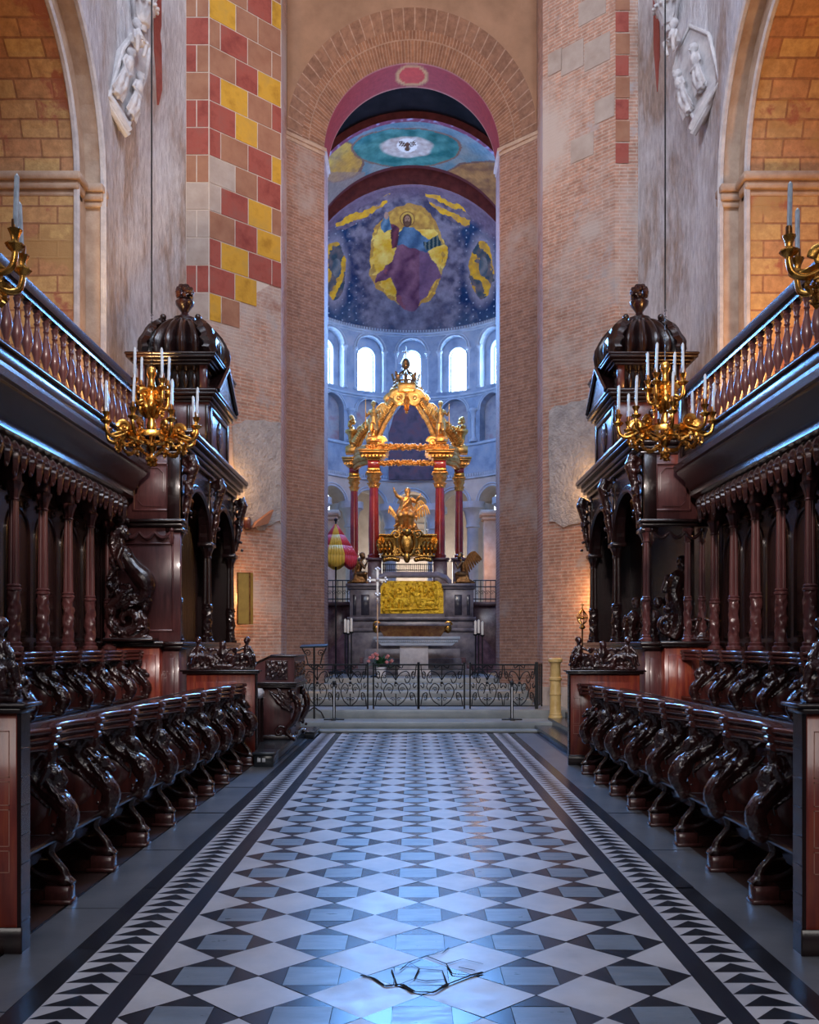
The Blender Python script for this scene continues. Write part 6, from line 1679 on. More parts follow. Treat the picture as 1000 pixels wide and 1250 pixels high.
def stands():
    Y = 22.95
    for side, xs in (('left', (421.5, 425, 429)), ('right', (580.5, 584.5, 589))):
        o = P(xs[1], 0, Y); t = thing('candle_stand', 'tall black iron stand for three candles at the %s of the altar table' % side, 'candle stand', (o.x, Y, .87))
        b = MB()
        for i, px in enumerate(xs):
            x = P(px, 0, Y).x; z = P(0, 773 - (1, 0, 2)[i] * (1 if side == 'left' else -1), Y).z
            b.tube([(x, Y, .95), (x, Y, z)], .016, 7); b.lathe([(.016, z - .05), (.055, z - .02), (.06, z)], (x, Y, 0), 10)
        b.build('poles', 'iron', t)
        b = MB()
        for a in (0, 120, 240): a = math.radians(a + 90); b.tube([(o.x, Y, 1.12), (o.x + .12 * math.cos(a), Y + .12 * math.sin(a), 1.02), (o.x + .26 * math.cos(a), Y + .26 * math.sin(a), .885)], .016, 6)
        b.box((P(xs[0], 0, Y).x - .03, Y - .02, .96), (P(xs[2], 0, Y).x + .03, Y + .02, .99)); b.build('tripod', 'iron', t)
        for i, px in enumerate(xs):
            x = P(px, 0, Y).x; z = P(0, 773 - (1, 0, 2)[i] * (1 if side == 'left' else -1), Y).z
            b = MB(); b.lathe([(.03, 0), (.03, .30), (.022, .315), (.008, .318), (.005, .335)], (x, Y, z), 12)
            tag(b.build('candle', 'wax'), 'white candle, %s of three on the black stand %s of the altar table' % (('left one', 'middle one', 'right one')[i], side), 'candle', 'altar candles')
    Y = 23.1; o = P(461, 0, Y); t = thing('processional_cross', 'silver processional cross on a tall thin pole before the gilded relief', 'cross', (o.x, Y, .87))
    b = MB(); z0 = P(0, 730, Y).z; b.tube([(o.x, Y, .9), (o.x, Y, z0)], .017, 8); b.lathe([(.03, z0 - .12), (.05, z0 - .06), (.03, z0)], (o.x, Y, 0), 10); b.build('pole', 'silver', t)
    b = MB(); zc = P(0, 708, Y).z
    for (dx, dz, L) in ((1, 0, .19), (-1, 0, .19), (0, 1, .26), (0, -1, .34)):
        b.box((o.x + min(0, dx * L) - (.025 if dx == 0 else 0), Y - .012, zc + min(0, dz * L) - (.025 if dz == 0 else 0)), (o.x + max(0, dx * L) + (.025 if dx == 0 else 0), Y + .012, zc + max(0, dz * L) + (.025 if dz == 0 else 0)))
        for q in (-1, 0, 1): b.ball((o.x + dx * L + dz * q * .045 + dx * (.03 if q == 0 else 0), Y, zc + dz * L + dx * q * .045 + dz * (.03 if q == 0 else 0)), .034, 7)
    b.ball((o.x, Y - .015, zc), .045, 8); b.build('cross', 'silver', t)
    b = MB(); b.lathe([(.17, 0), (.17, .03), (.06, .07), (.03, .14), (.03, .2)], (o.x, Y, .87), 14); b.build('foot', 'iron', t)
    # flowers
    Y = 22.85; o = P(465, 0, Y); t = thing('flower_arrangement', 'green bouquet with pink flowers in a white pot before the altar table', 'flowers', (o.x, Y, .87)); r = random.Random(12)
    b = MB(); b.lathe([(.07, 0), (.11, .02), (.13, .22), (.14, .25), (.11, .25), (.10, .2)], (o.x, Y, .87), 16); b.build('pot', 'plate', t)
    b = MB()
    for i in range(90):
        a = r.uniform(0, 6.28); e = r.uniform(-.15, 1.35); L = r.uniform(.2, .42); d = Vector((math.cos(a) * math.cos(e), math.sin(a) * math.cos(e) * .7, math.sin(e) * .75)); c = Vector((o.x, Y, 1.13))
        b.leaf([c, c + d * L * .6 + Vector((0, 0, .04)), c + d * L], .035, .004, side=d.cross(Vector((0, 0, 1))) + Vector((.01, 0, .01)), n=5, lobes=1)
    b.build('foliage', 'leaf', t)
    b = MB()
    for i in range(13):
        a = r.uniform(0, 6.28); e = r.uniform(.3, 1.4); d = Vector((math.cos(a) * math.cos(e), math.sin(a) * math.cos(e) * .6 - .2, math.sin(e) * .8)); c = Vector((o.x, Y, 1.13)) + d * r.uniform(.3, .44)
        for j in range(6): b.ball(c + Vector((math.cos(j) * .022, math.sin(j * 2) * .02, math.sin(j) * .02)), .022, 6)
    b.build('blossoms', 'flower', t)
    # striped canopy
    Y = 25.6; o = P(410, 0, Y); t = thing('striped_canopy', 'half closed red and yellow striped silk parasol left of the altar', 'parasol', (o.x, Y, .87))
    za, ze, zv = P(0, 640, Y).z, P(0, 679, Y).z, P(0, 694, Y).z; R_ = .62; n = 8; c = MB()
    for i in range(n):
        for j in range(6):
            u0, u1 = 2 * PI * (i - .4 + j / 6) / n, 2 * PI * (i - .4 + (j + 1) / 6) / n
            def rim(u, z, rr):
                f = (u * n / (2 * PI) + .4) % 1; q = rr * (1 - .07 * math.sin(PI * f)); return (o.x + q * math.cos(u), Y + q * math.sin(u), z)
            levels = [(za - .0, .03), (lerp(za, ze, .35), R_ * .40), (lerp(za, ze, .7), R_ * .73), (ze, R_), (ze - .02, R_ * 1.0)]
            for (z0, r0), (z1, r1) in zip(levels[:-1], levels[1:]): c.quad(rim(u0, z0, r0), rim(u1, z0, r0), rim(u1, z1, r1), rim(u0, z1, r1), i % 2)
            f0, f1 = j / 6, (j + 1) / 6
            c.quad(rim(u0, ze - .02, R_), rim(u1, ze - .02, R_), rim(u1, zv + .12 * (1 - math.sin(PI * f1)), R_ * .97), rim(u0, zv + .12 * (1 - math.sin(PI * f0)), R_ * .97), (i + 0) % 2)
    ob = c.build('silk', ['yellowcloth', 'redcloth'], t, recalc=False); md = ob.modifiers.new('thickness', 'SOLIDIFY'); md.thickness = .008
    b = MB(); b.tube([(o.x, Y, .87), (o.x, Y, za + .1)], .022, 8); b.ball((o.x, Y, za + .12), .05, 10); b.lathe([(.2, 0), (.2, .04), (.05, .1)], (o.x, Y, .87), 14); b.build('pole', 'iron', t)
stands()

# ------------------------------------------------------------------ wrought-iron altar rail
def rail():
    Y = 19.55; X = lambda p: P(p, 0, Y).x
    zt, zb = 1.245, .40
    def scrolls(b, xa, xb, sym=True):
        w, h = xb - xa, zt - zb; xm = (xa + xb) / 2; th = .011
        def pos(u, v): return (xm + u * w / 2, Y, zb + v * h)
        def curve(pts, t=th):
            f = [Vector(pos(*p)) for p in pts]; g = []
            for i in range(len(f) - 1):
                for q in range(5): g.append(f[i].lerp(f[i + 1], q / 5))
            g.append(f[-1])
            for _ in range(4): g = [g[0]] + [(g[i - 1] + 2 * g[i] + g[i + 1]) / 4 for i in range(1, len(g) - 1)] + [g[-1]]
            b.tube(g, t, 5)
        for q in (-1, 1):
            curve([(q * .04, .0), (q * .42, .12), (q * .62, .38), (q * .34, .58), (q * .08, .46), (q * .22, .3)])
            curve([(q * .0, .62), (q * .2, .8), (q * .55, .86), (q * .72, .66), (q * .52, .52), (q * .42, .66)])
            curve([(q * .96, .02), (q * .88, .3), (q * .66, .34), (q * .70, .14), (q * .82, .16)])
            curve([(q * .96, .98), (q * .9, .7), (q * .78, .64), (q * .74, .8), (q * .84, .84)])
            curve([(q * .05, .98), (q * .3, .9), (q * .34, .98)]); curve([(q * .98, .5), (q * .86, .42), (q * .80, .5), (q * .88, .56)])
            for (u, v, r) in ((.30, .40, .05), (.55, .70, .05), (.78, .22, .045), (.84, .78, .04), (.14, .16, .045)):
                b.spiral(pos(q * u, v), (q, 0, 0), (0, 0, 1), r, 1.4, .008, n=5, k=16)
            b.leaf([pos(q * .62, .38), pos(q * .70, .46), pos(q * .66, .56)], .025, .006, side=(0, 1, .3), n=5)
        curve([(0, .0), (0, .3)]); curve([(0, .62), (0, .98)]); b.ball(pos(0, .56), .03, 8); b.spiral(pos(0, .5), (1, 0, 0), (0, 0, 1), .05, 1, .01, n=5, k=12)
    for nm, xa, xb, lab in (('altar_rail', 366, 449, 'left fixed panel of the scrolled black iron altar rail'), ('altar_gate', 456, 510.4, 'left leaf of the scrolled black iron altar gate'), ('altar_gate', 511.6, 567, 'right leaf of the scrolled black iron altar gate'), ('altar_rail', 574, 655, 'right fixed panel of the scrolled black iron altar rail')):
        a, c = X(xa), X(xb); t = thing(nm, lab, 'railing', ((a + c) / 2, Y, .34))
        b = MB(); b.box((a, Y - .02, zt - .02), (c, Y + .02, zt + .012)); b.box((a, Y - .012, zb - .01), (c, Y + .012, zb + .012)); b.box((a, Y - .01, zt - .11), (c, Y + .01, zt - .095))
        b.build('bars', 'iron', t)
        b = MB()
        if xb - xa > 70: scrolls(b, a + .02, (a + c) / 2); scrolls(b, (a + c) / 2, c - .02)
        else: scrolls(b, a + .02, c - .02)
        b.build('scrollwork', 'iron', t)
        b = MB()
        for x in (a, c): b.box((x - .016, Y - .016, .34), (x + .016, Y + .016, zt + .02)); b.ball((x, Y, zt + .03), .022, 8)
        b.build('posts', 'iron', t)
    t = thing('altar_rail', 'short end return of the black iron altar rail beside the yellow column', 'railing', (X(661), Y, .34)); b = MB()
    b.box((X(655) - .03, Y - .03, .34), (X(655) + .03, Y + .03, zt + .05)); b.box((X(668) - .015, Y + .8, .34), (X(668) + .015, Y + .83, zt)); b.tube([(X(655), Y, zt), (X(668), Y + .8, zt)], .018, 6); b.tube([(X(655), Y, zb), (X(668), Y + .8, zb)], .014, 6)
    for i in range(5): q = (i + .5) / 5; b.tube([(lerp(X(655), X(668), q), Y + .8 * q, zb), (lerp(X(655), X(668), q), Y + .8 * q, zt)], .009, 5)
    b.build('return', 'iron', t)
    for px, side in ((408, 'left'), (625, 'right')):
        Y2 = 18.85; x = P(px, 0, Y2).x; z0 = .17; t = thing('barrier_post', 'black barrier post with a white strip on a flat base, %s on the altar step' % side, 'barrier post', (x, Y2, z0))
        b = MB(); b.box((x - .20, Y2 - .05, z0), (x + .20, Y2 + .05, z0 + .022), 0, .006); b.box((x - .05, Y2 - .16, z0), (x + .05, Y2 + .16, z0 + .03), 0, .006); b.build('base', 'iron', t)
        b = MB(); b.box((x - .028, Y2 - .025, z0), (x + .028, Y2 + .025, .93), 0, .006); b.box((x - .036, Y2 - .032, .86), (x + .036, Y2 + .032, .94), 0, .008); b.build('post', 'iron', t)
        b = MB(); b.box((x - .008, Y2 - .028, z0 + .04), (x + .008, Y2 - .024, .82)); b.build('white_strip', 'plate', t)
rail()

# ------------------------------------------------------------------ furniture round the sanctuary
def furniture():
    t = thing('stone_column', 'short yellow stone column standing at the right end of the altar rail', 'column', (2.81, 18.78, .22))
    b = MB(); z = .22; b.lathe([(.135, 0), (.135, .03), (.12, .05), (.125, .07), (.11, .09), (.108, .44), (.118, .45), (.118, .47), (.106, .49), (.105, .72), (.122, .74), (.122, .78), (.105, .8), (.10, 1.06), (.115, 1.08), (.14, 1.1), (.14, 1.15), (.12, 1.17)], (2.81, 18.78, z), 24); b.build('shaft', 'yellowstone', t)
    # lectern
    t = thing('choir_lectern', 'large dark wooden lectern with a winged carved corner, beyond the left stalls', 'lectern', (-2.2, 15.1, .2))
    x0, x1, ya, yb = -2.62, -1.78, 14.5, 15.9
    b = MB(); b.box((x0 + .08, ya + .06, .2), (x1 - .06, yb - .06, 1.0), 0, .01); b.build('body', 'plum', t)
    b = MB(); b.prism([(x0, ya, 1.06), (x1, ya, 1.06), (x1, ya, 1.46), (x1 - .33, ya, 1.47), (x0, ya, 1.22)], (0, yb - ya, 0)); b.build('sloped_desk', 'plum', t)
    b = MB()
    for z in (1.0, 1.03, 1.06): b.box((x0 - .02 - (z - 1) * .4, ya - .02 - (z - 1) * .4, z), (x1 + .02 + (z - 1) * .4, yb + .02 + (z - 1) * .4, z + .022), 0, .006)
    b.box((x1 - .36, ya - .03, 1.465), (x1 + .03, yb + .03, 1.49), 0, .006); b.prism([(x0 - .03, ya - .03, 1.23), (x1 - .34, ya - .03, 1.48), (x1 - .34, ya - .03, 1.5), (x0 - .03, ya - .03, 1.25)], (0, yb - ya + .06, 0))
    b.box((x0 + .04, ya + .02, .2), (x1 - .02, yb - .02, .28), 0, .01); b.build('mouldings', 'wood', t)
    r = random.Random(3)
    b = MB(); b.box((-2.22, ya - .012, 1.12), (-1.88, ya + .02, 1.41))
    for i in range(40): b.ball((r.uniform(-2.19, -1.91), ya - .012, r.uniform(1.15, 1.38)), r.uniform(.014, .03), 6)
    place_mesh('frieze_carving', sculpt(b, .008, .003, 40), 'carve', t)
    b = MB(); b.box((x1 - .02, ya + .06, 1.13), (x1 + .012, yb - .06, 1.40))
    for i in range(60): b.ball((x1 + .012, r.uniform(ya + .1, yb - .1), r.uniform(1.16, 1.38)), r.uniform(.016, .034), 6)
    place_mesh('frieze_carving', sculpt(b, .009, .003, 40), 'carve', t)
    for yy in (ya + .02, yb - .1):
        b = MB(); q = [(x1 - .1, yy, .95), (x1 + .02, yy, .82), (x1 + .05, yy, .65), (x1 - .02, yy, .48), (x1 - .12, yy, .36), (x1 - .06, yy, .26), (x1 + .02, yy, .22)]
        b.tube(q, [.03, .05, .055, .05, .04, .035, .05], 9, sub=5)
        b.leaf([(x1 - .06, yy - .02, .66), (x1 - .2, yy - .05, .78), (x1 - .38, yy - .04, .96)], .09, .03, side=(.6, 0, 1), lobes=5); b.leaf([(x1 - .06, yy - .03, .74), (x1 - .16, yy - .05, .86), (x1 - .26, yy - .04, 1.0)], .07, .03, side=(.6, 0, 1), lobes=4)
        head(b, (x1 - .03, yy - .02, .9), .07, (.5, -.8, 0)); b.spiral((x1 - .22, yy, .33), (1, 0, 0), (0, 0, 1), .1, 1.3, .02)
        for i in range(12): b.ball((x1 + r.uniform(-.06, .05), yy + r.uniform(-.05, .05), r.uniform(.3, .8)), r.uniform(.015, .03), 6)
        place_mesh('winged_bracket', sculpt(b, .01, .004, 30), 'carve', t)
    # its platform and the lower block
    t = thing('lectern_platform', 'low black marble platform under the left lectern', 'platform', (-2.3, 15, 0))
    b = MB(); b.box((-3.3, 13.42, 0), (-1.87, 16.8, .18), 0, .01); b.box((-2.13, 12.9, 0), (-1.87, 13.44, .18), 0, .01); b.box((-3.3, 13.4, .165), (-1.84, 16.83, .2), 0, .008); b.box((-2.15, 12.87, .165), (-1.84, 13.45, .2), 0, .008); b.build('block', 'stepdark', t)
    b = MB(); y = 12.897
    for x in (-2.06, -1.995):
        b.box((x - .022, y - .004, .07), (x + .022, y, .125), 0, .002)
    b.box((-2.075, y - .006, .11), (-2.068, y, .14)); b.build('socket', 'plate', t)
    t = thing('step_block', 'small black marble step at the left foot of the altar steps', 'step', (-2.2, 17.3, 0))
    b = MB(); b.box((-2.7, 16.86, 0), (-1.72, 17.86, .11), 0, .008); b.box((-2.7, 16.84, .10), (-1.70, 17.88, .125), 0, .006); b.build('block', 'stepdark', t)
    t = thing('padded_stool', 'white padded stool between the left bench end and the lectern', 'stool', (-2.55, 14.1, .2))
    b = MB(); b.box((-2.8, 13.9, .86), (-2.2, 14.35, 1.0), 0, .05); b.build('cushion', 'plate', t)
    for x in (-2.76, -2.24):
        for y in (13.94, 14.31): b = MB(); b.box((x - .025, y - .025, .2), (x + .025, y + .025, .87)); b.build('leg', 'wood', t)
    # iron reading stand
    Y = 19.0; t = thing('iron_bookstand', 'black wrought iron bookstand behind the left lectern', 'bookstand', (-2.0, Y, .17)); b = MB()
    xa, xb = P(366, 0, Y).x, P(399, 0, Y).x
    b.prism([(xa, Y, 1.58), (xb, Y, 1.60), (xb, Y + .35, 1.64), (xa, Y + .35, 1.62)], (0, 0, .03)); b.build('tray', 'iron', t)
    b = MB(); xm = (xa + xb) / 2; b.tube([(xm, Y + .17, .17), (xm, Y + .17, 1.6)], .02, 7)
    for q in (-1, 1):
        b.tube([(xm, Y + .17, 1.15), (xm + q * .12, Y + .17, 1.25), (xm + q * .16, Y + .17, 1.42), (xm + q * .24, Y + .17, 1.58)], .013, 6); b.spiral((xm + q * .13, Y + .17, 1.48), (q, 0, 0), (0, 0, 1), .07, 1.5, .01); b.tube([(xm, Y + .17, .4), (xm + q * .14, Y + .17, .3), (xm + q * .2, Y + .17, .18)], .014, 6)
    b.build('stand', 'iron', t)
    # gilded staff with openwork head, right
    Y = 16.9; o = P(711, 0, Y); t = thing('processional_staff', 'thin gilded staff with an openwork head against the right brick pier', 'staff', (o.x, Y, .33)); b = MB()
    b.tube([(o.x, Y, .33), (o.x, Y, P(0, 765, Y).z)], .014, 7); b.lathe([(.12, .33), (.12, .36), (.03, .42)], (o.x, Y, 0), 12); b.build('pole', 'gold', t)
    b = MB(); za, zb = P(0, 768, Y).z, P(0, 735, Y).z
    b.lathe([(.03, za), (.06, za + .03), (.02, za + .08)], (o.x, Y, 0), 10)
    for i in range(6):
        a = 2 * PI * i / 6; b.tube([(o.x, Y, za + .06), (o.x + .08 * math.cos(a), Y + .08 * math.sin(a), za + .14), (o.x + .09 * math.cos(a), Y + .09 * math.sin(a), za + .24), (o.x, Y, za + .36)], .008, 5)
        b.ball((o.x + .085 * math.cos(a), Y + .085 * math.sin(a), za + .2), .018, 6)
    b.ball((o.x, Y, za + .2), .03, 8); b.cap((o.x, Y, za + .34), (o.x, Y, zb), .012, .005, 6); b.cap((o.x - .03, Y, zb - .05), (o.x + .03, Y, zb - .05), .008, .008, 6); b.build('head', 'gold', t)
    # boards with gilded edges hung beside the thrones
    for s, pa, pb, ta, tb in ((-1, 290, 305, 699, 762), (1, 738, 748, 690, 756)):
        Y = 19.32; x0, x1 = sorted((P(pa, 0, Y).x, P(pb, 0, Y).x)); z0, z1 = P(0, tb, Y).z, P(0, ta, Y).z; side = 'left' if s < 0 else 'right'
        t = thing('framed_board', 'ochre framed board hanging between the %s throne and the brick pier' % side, 'picture frame', ((x0 + x1) / 2, Y, z0)); b = MB(); tl = .06 if s > 0 else .0
        b.prism([(x0 + tl, Y, z0), (x1 + tl, Y, z0), (x1, Y, z1), (x0, Y, z1)], (s * -.05, .10, 0)); b.build('board', 'picture', t)
        b = MB(); w = .03
        b.tube([(x0 + tl, Y - .01, z0), (x1 + tl, Y - .01, z0), (x1, Y - .01, z1), (x0, Y - .01, z1), (x0 + tl, Y - .01, z0)], .018, 6); b.build('frame', 'bronze', t)
    # splintered beam end in the left pier
    t = thing('beam_stub', 'broken wooden beam end sticking out of the left brick pier', 'beam', tuple(on_diag(312, 636, -1))); b = MB(); n = Vector((.707, -.707, 0))
    a, c, d, e = on_diag(304, 645, -1), on_diag(309, 638, -1), on_diag(329, 623, -1), on_diag(322, 640, -1)
    b.prism([a, e, d, c], n * .16); b.build('timber', 'bronze' if False else 'blk_pink', t)
    b = MB(); b.box(tuple(on_diag(300, 643, -1) + Vector((-.03, -.1, -.05))), tuple(on_diag(303, 637, -1) + Vector((.06, .02, .08))), 0, .01); b.build('peg', 'plum', t)
furniture()

# ------------------------------------------------------------------ stone reliefs in the corners of the nave
def plaques():
    for s, side in ((-1, 'left'), (1, 'right')):
        t = thing('stone_relief', 'white stone plaque carved with two figures high on the %s plaster wall' % side, 'relief', tuple(on_plaster(150 if s < 0 else 852, 95, s)))
        poly = [(133, 118), (150, 60), (168, 38), (182, 58), (178, 92), (158, 150), (154, 158)] if s < 0 else [(823, 88), (828, 62), (843, 32), (866, 42), (880, 100), (851, 152), (836, 120)]
        nn = Vector((-s * .957, -.291, 0)) if False else Vector((-s * .9565, -.2911, 0))
        f = [on_plaster(px, py, s, .14) for px, py in poly]; b = MB(); b.prism(f, nn * -.35); b.build('slab', 'white_stone', t)
        b = MB(); a, c = ((127, 112), (156, 160)) if s < 0 else ((879, 98), (846, 158)); A, C = on_plaster(*a, s, .05), on_plaster(*c, s, .2)
        for o, w in ((0, .07), (.07, .1), (.17, .06)): b.tube([A + Vector((0, 0, o - .08)), C + Vector((0, 0, o - .08))], w, 8)
        b.build('ledge', 'white_stone', t)
        figs = (((161, 66), (150, 92), (140, 116)), ((172, 95), (165, 118), (157, 142))) if s < 0 else (((846, 60), (853, 84), (858, 110)), ((826, 92), (834, 110), (843, 138)))
        b = MB(); r = random.Random(60 + s)
        for (h, w_, ft) in figs:
            H, W, Ft = on_plaster(*h, s, .22), on_plaster(*w_, s, .17), on_plaster(*ft, s, .17)
            head(b, H, .085, (nn + Vector((0, 0, -.25))).normalized()); b.ball(H - nn * .02 + Vector((0, 0, .03)), (.088,) * 3, 9)
            for q in (-1, 0, 1): b.ball(H + Vector((q * .05, 0, .05)) - nn * .0, .035, 6)
            ax = (Ft - H).normalized(); sd = ax.cross(nn).normalized()
            b.tube([H + ax * .09, H + ax * .16, H + ax * .26, W, W.lerp(Ft, .5), Ft], [.035, .085, .10, .075, .10, .10], 12, sub=4, flat=(1, 1))
            for q in (-1, 1):
                sh = H + ax * .17 + sd * q * .09; el = sh + ax * .2 + sd * q * .05 + nn * .03; ha = W + nn * .10 + sd * q * .02
                b.cap(sh, el, .035, .03, 8); b.cap(el, ha, .03, .022, 8); hand(b, ha, -sd * q + ax * .3, nn, .08)
                b.cap(W + sd * q * .05 + nn * .05, W.lerp(Ft, .5) + sd * q * .06 + nn * .09, .05, .05, 8); b.cap(W.lerp(Ft, .5) + sd * q * .06 + nn * .09, Ft + sd * q * .05 + nn * .03, .045, .035, 8)
            for i in range(9):
                o = sd * (i - 4) * .026; b.tube([H + ax * .25 + o * .7 + nn * .07, W + o + nn * .06, W.lerp(Ft, .5) + o * 1.4 + nn * .08, Ft + o * 1.6 + nn * .05], [.012, .016, .018, .014], 5)
        place_mesh('figures', sculpt(b, .0125, .004, 16), 'white_stone', t)
        b = MB()          # raised border of the slab
        for p_, q_ in zip(f, f[1:] + f[:1]): b.cap(p_ + nn * .01, q_ + nn * .01, .035, .035, 7)
        b.build('border', 'white_stone', t)
        # carved capital above: leaf-clad bell with a small crouching figure
        cpx = 172 if s < 0 else 818
        t = thing('carved_capital', 'weathered white carved stone capital at the top of the %s plaster wall' % side, 'capital', tuple(on_plaster(cpx, 20, s))); b = MB()
        c0 = on_plaster(cpx, 40, s, .1); c1 = on_plaster(cpx, -45, s, .16)
        b.tube([c0, c0.lerp(c1, .35), c0.lerp(c1, .7), c1], [.10, .17, .26, .34], 14, sub=3)
        up = (c1 - c0).normalized(); sd = up.cross(nn).normalized()
        for row in range(3):
            for k in range(-3, 4):
                a = k * .42 + (row % 2) * .21; d = (nn * math.cos(a) + sd * math.sin(a)); z = .12 + .36 * row; R_ = .12 + .09 * row
                p0 = c0 + up * z + d * R_
                b.leaf([p0, p0 + up * .2 + d * .07, p0 + up * .34 + d * .15, p0 + up * .30 + d * .22], .085, .035, side=sd * math.cos(a) - nn * math.sin(a), n=8, lobes=3)
                b.ball(p0 + up * .31 + d * .19, .04, 6)
        place_mesh('bell', sculpt(b, .016, .006, 12), 'white_stone', t)
        b = MB(); h = on_plaster(cpx + s * 4, 30, s, .34)
        head(b, h, .085, nn); b.ball(h + Vector((0, 0, .03)) - nn * .02, .09, 9); b.tube([h - Vector((0, 0, .1)), h - Vector((0, 0, .2)), h - Vector((0, 0, .36)) - nn * .05], [.05, .1, .1], 10, sub=3)
        for q in (-1, 1):
            b.cap(h + sd * q * .1 - Vector((0, 0, .16)), h + sd * q * .16 - Vector((0, 0, .32)) + nn * .06, .035, .03, 7); b.cap(h + sd * q * .16 - Vector((0, 0, .32)) + nn * .06, h + sd * q * .04 - Vector((0, 0, .30)) + nn * .12, .03, .022, 7)
            hand(b, h + sd * q * .05 - Vector((0, 0, .30)) + nn * .12, -sd * q, nn, .07); b.cap(h - Vector((0, 0, .36)) - nn * .03, h + sd * q * .14 - Vector((0, 0, .30)) + nn * .1, .06, .05, 8); b.cap(h + sd * q * .14 - Vector((0, 0, .30)) + nn * .1, h + sd * q * .1 - Vector((0, 0, .52)) + nn * .06, .045, .035, 8)
        place_mesh('crouching_figure', sculpt(b, .0125, .003, 14), 'white_stone', t)
plaques()

# ------------------------------------------------------------------ chandeliers
def chandelier():
    """hanging fitting; built about the origin, cups at z = 0"""
    root = thing('chandelier', 'x', 'chandelier', (0, 0, 0), 'gilded chandeliers over the stalls')
    b = MB()
    b.lathe([(.0, -.44), (.03, -.43), (.055, -.40), (.06, -.36), (.03, -.33), (.02, -.3), (.05, -.27), (.06, -.22), (.03, -.19), (.025, -.1), (.05, -.06), (.06, .02), (.04, .08), (.05, .14), (.085, .2), (.09, .27), (.06, .33), (.035, .36), (.03, .42), (.05, .46), (.04, .5), (.035, .56), (.055, .6), (.06, .65), (.035, .69), (.01, .7)], (0, 0, 0), 20)
    r = random.Random(1)
    for i in range(22): a = r.uniform(0, 6.28); b.ball((.05 * math.cos(a), .05 * math.sin(a), -.4 + r.uniform(-.05, .04)), r.uniform(.014, .026), 6)
    for q in range(6):
        a = 2 * PI * q / 6; b.leaf([(.05 * math.cos(a), .05 * math.sin(a), .1), (.1 * math.cos(a), .1 * math.sin(a), .2), (.12 * math.cos(a), .12 * math.sin(a), .3)], .04, .014, side=(-math.sin(a), math.cos(a), 0), n=7)
        b.ball((.085 * math.cos(a), .085 * math.sin(a), .24), .028, 7)
    b.build('stem', 'gold', root)
    b = MB(); n = 48
    prof = [(.27, -.15), (.285, -.15), (.29, -.12), (.285, -.09), (.27, -.09)]
    b.loft([[(rr * math.cos(2 * PI * i / n), rr * math.sin(2 * PI * i / n), z) for rr, z in prof] for i in list(range(n)) + [0]], 0)
    for q in range(4): a = PI / 2 * q + .4; b.tube([(.03 * math.cos(a), .03 * math.sin(a), -.2), (.15 * math.cos(a), .15 * math.sin(a), -.17), (.28 * math.cos(a), .28 * math.sin(a), -.12)], .016, 7)
    b.build('ring', 'gold', root)
    def armm(R0, R, zb, z0):
        b = MB()
        P_ = [(R0, 0, zb), (R0 + (R - R0) * .25, 0, zb - .04), (R0 + (R - R0) * .6, 0, zb - .07), (R0 + (R - R0) * .9, 0, zb - .04), (R, 0, z0 - .07), (R, 0, z0 - .02)]
        b.tube([P_[0]] + [Vector(p) for p in P_[1:]], [.02, .024, .022, .022, .021, .018], 10, up=(0, 1, 0), sub=5)
        b.leaf([(R0, 0, zb + .02), (R0 + (R - R0) * .3, 0, zb - .01), (R0 + (R - R0) * .7, 0, zb - .05)], .045, .02, side=(0, 1, 0), n=10, lobes=5)
        b.spiral((R0 + .03, 0, zb + .05), (1, 0, 0), (0, 0, 1), .065, 1.6, .02, flat=(1, 2.0))
        b.leaf([(R0 + (R - R0) * .5, 0, zb - .08), (R0 + (R - R0) * .55, 0, zb - .13), (R0 + (R - R0) * .4, 0, zb - .18)], .035, .015, side=(0, 1, 0))
        return b.mesh('arm', 'gold')
    def cupm():
        b = MB(); b.lathe([(.014, -.05), (.03, -.035), (.05, -.02), (.062, -.005), (.06, .004), (.03, .008), (.022, .03), (.028, .055), (.042, .085), (.046, .095), (.03, .097), (.016, .1)], (0, 0, 0), 18, flute=9, fdepth=.1); return b.mesh('cup', 'gold')
    def candm(): b = MB(); b.lathe([(.017, .1), (.018, .16), (.0165, .162), (.0155, .42), (.010, .43), (.004, .44)], (0, 0, 0), 12); return b.mesh('candle', 'candle')
    def sockm(): b = MB(); b.lathe([(.019, .095), (.021, .10), (.021, .155), (.0175, .158)], (0, 0, 0), 12); return b.mesh('socket', 'bronze')
    A1, A2, C, K, S_ = armm(.29, .53, -.10, 0.), armm(.06, .22, .30, .42), cupm(), candm(), sockm()
    def put(am, R, z, ang):
        o = link('arm', am, root); o.rotation_euler = (0, 0, ang)
        for nm, me in (('cup', C), ('socket', S_), ('candle', K)):
            c = link(nm, me, o); c.location = (R, 0, z)
            if nm == 'candle': c.rotation_euler = (RND.uniform(-.05, .05), RND.uniform(-.05, .05), 0)
    for i in range(8): put(A1, .53, 0., -PI / 2 + math.radians(-6.5 + 45 * i))
    for i in range(4): put(A2, .22, .42, -PI / 2 + math.radians(-42 + 90 * i))
    gm = None
    b = MB(); r = random.Random(2)
    a0, a1 = math.radians(-22.5), math.radians(22.5); n = 14; pts = []
    for i in range(n + 1):
        t = i / n; a = lerp(a0, a1, t); pts.append(Vector((.36 * math.cos(a), .36 * math.sin(a), -.17 - .10 * math.sin(PI * t))))
    b.tube(pts, .014, 6)
    for p in pts:
        for j in range(4): b.ball(p + Vector((r.uniform(-.016, .016), r.uniform(-.016, .016), r.uniform(-.016, .016))), r.uniform(.012, .02), 6)
    gm = b.mesh('garland', 'gold')
    for i in range(8): o = link('garland', gm, root); o.rotation_euler = (0, 0, -PI / 2 + math.radians(-6.5 + 22.5 + 45 * i))
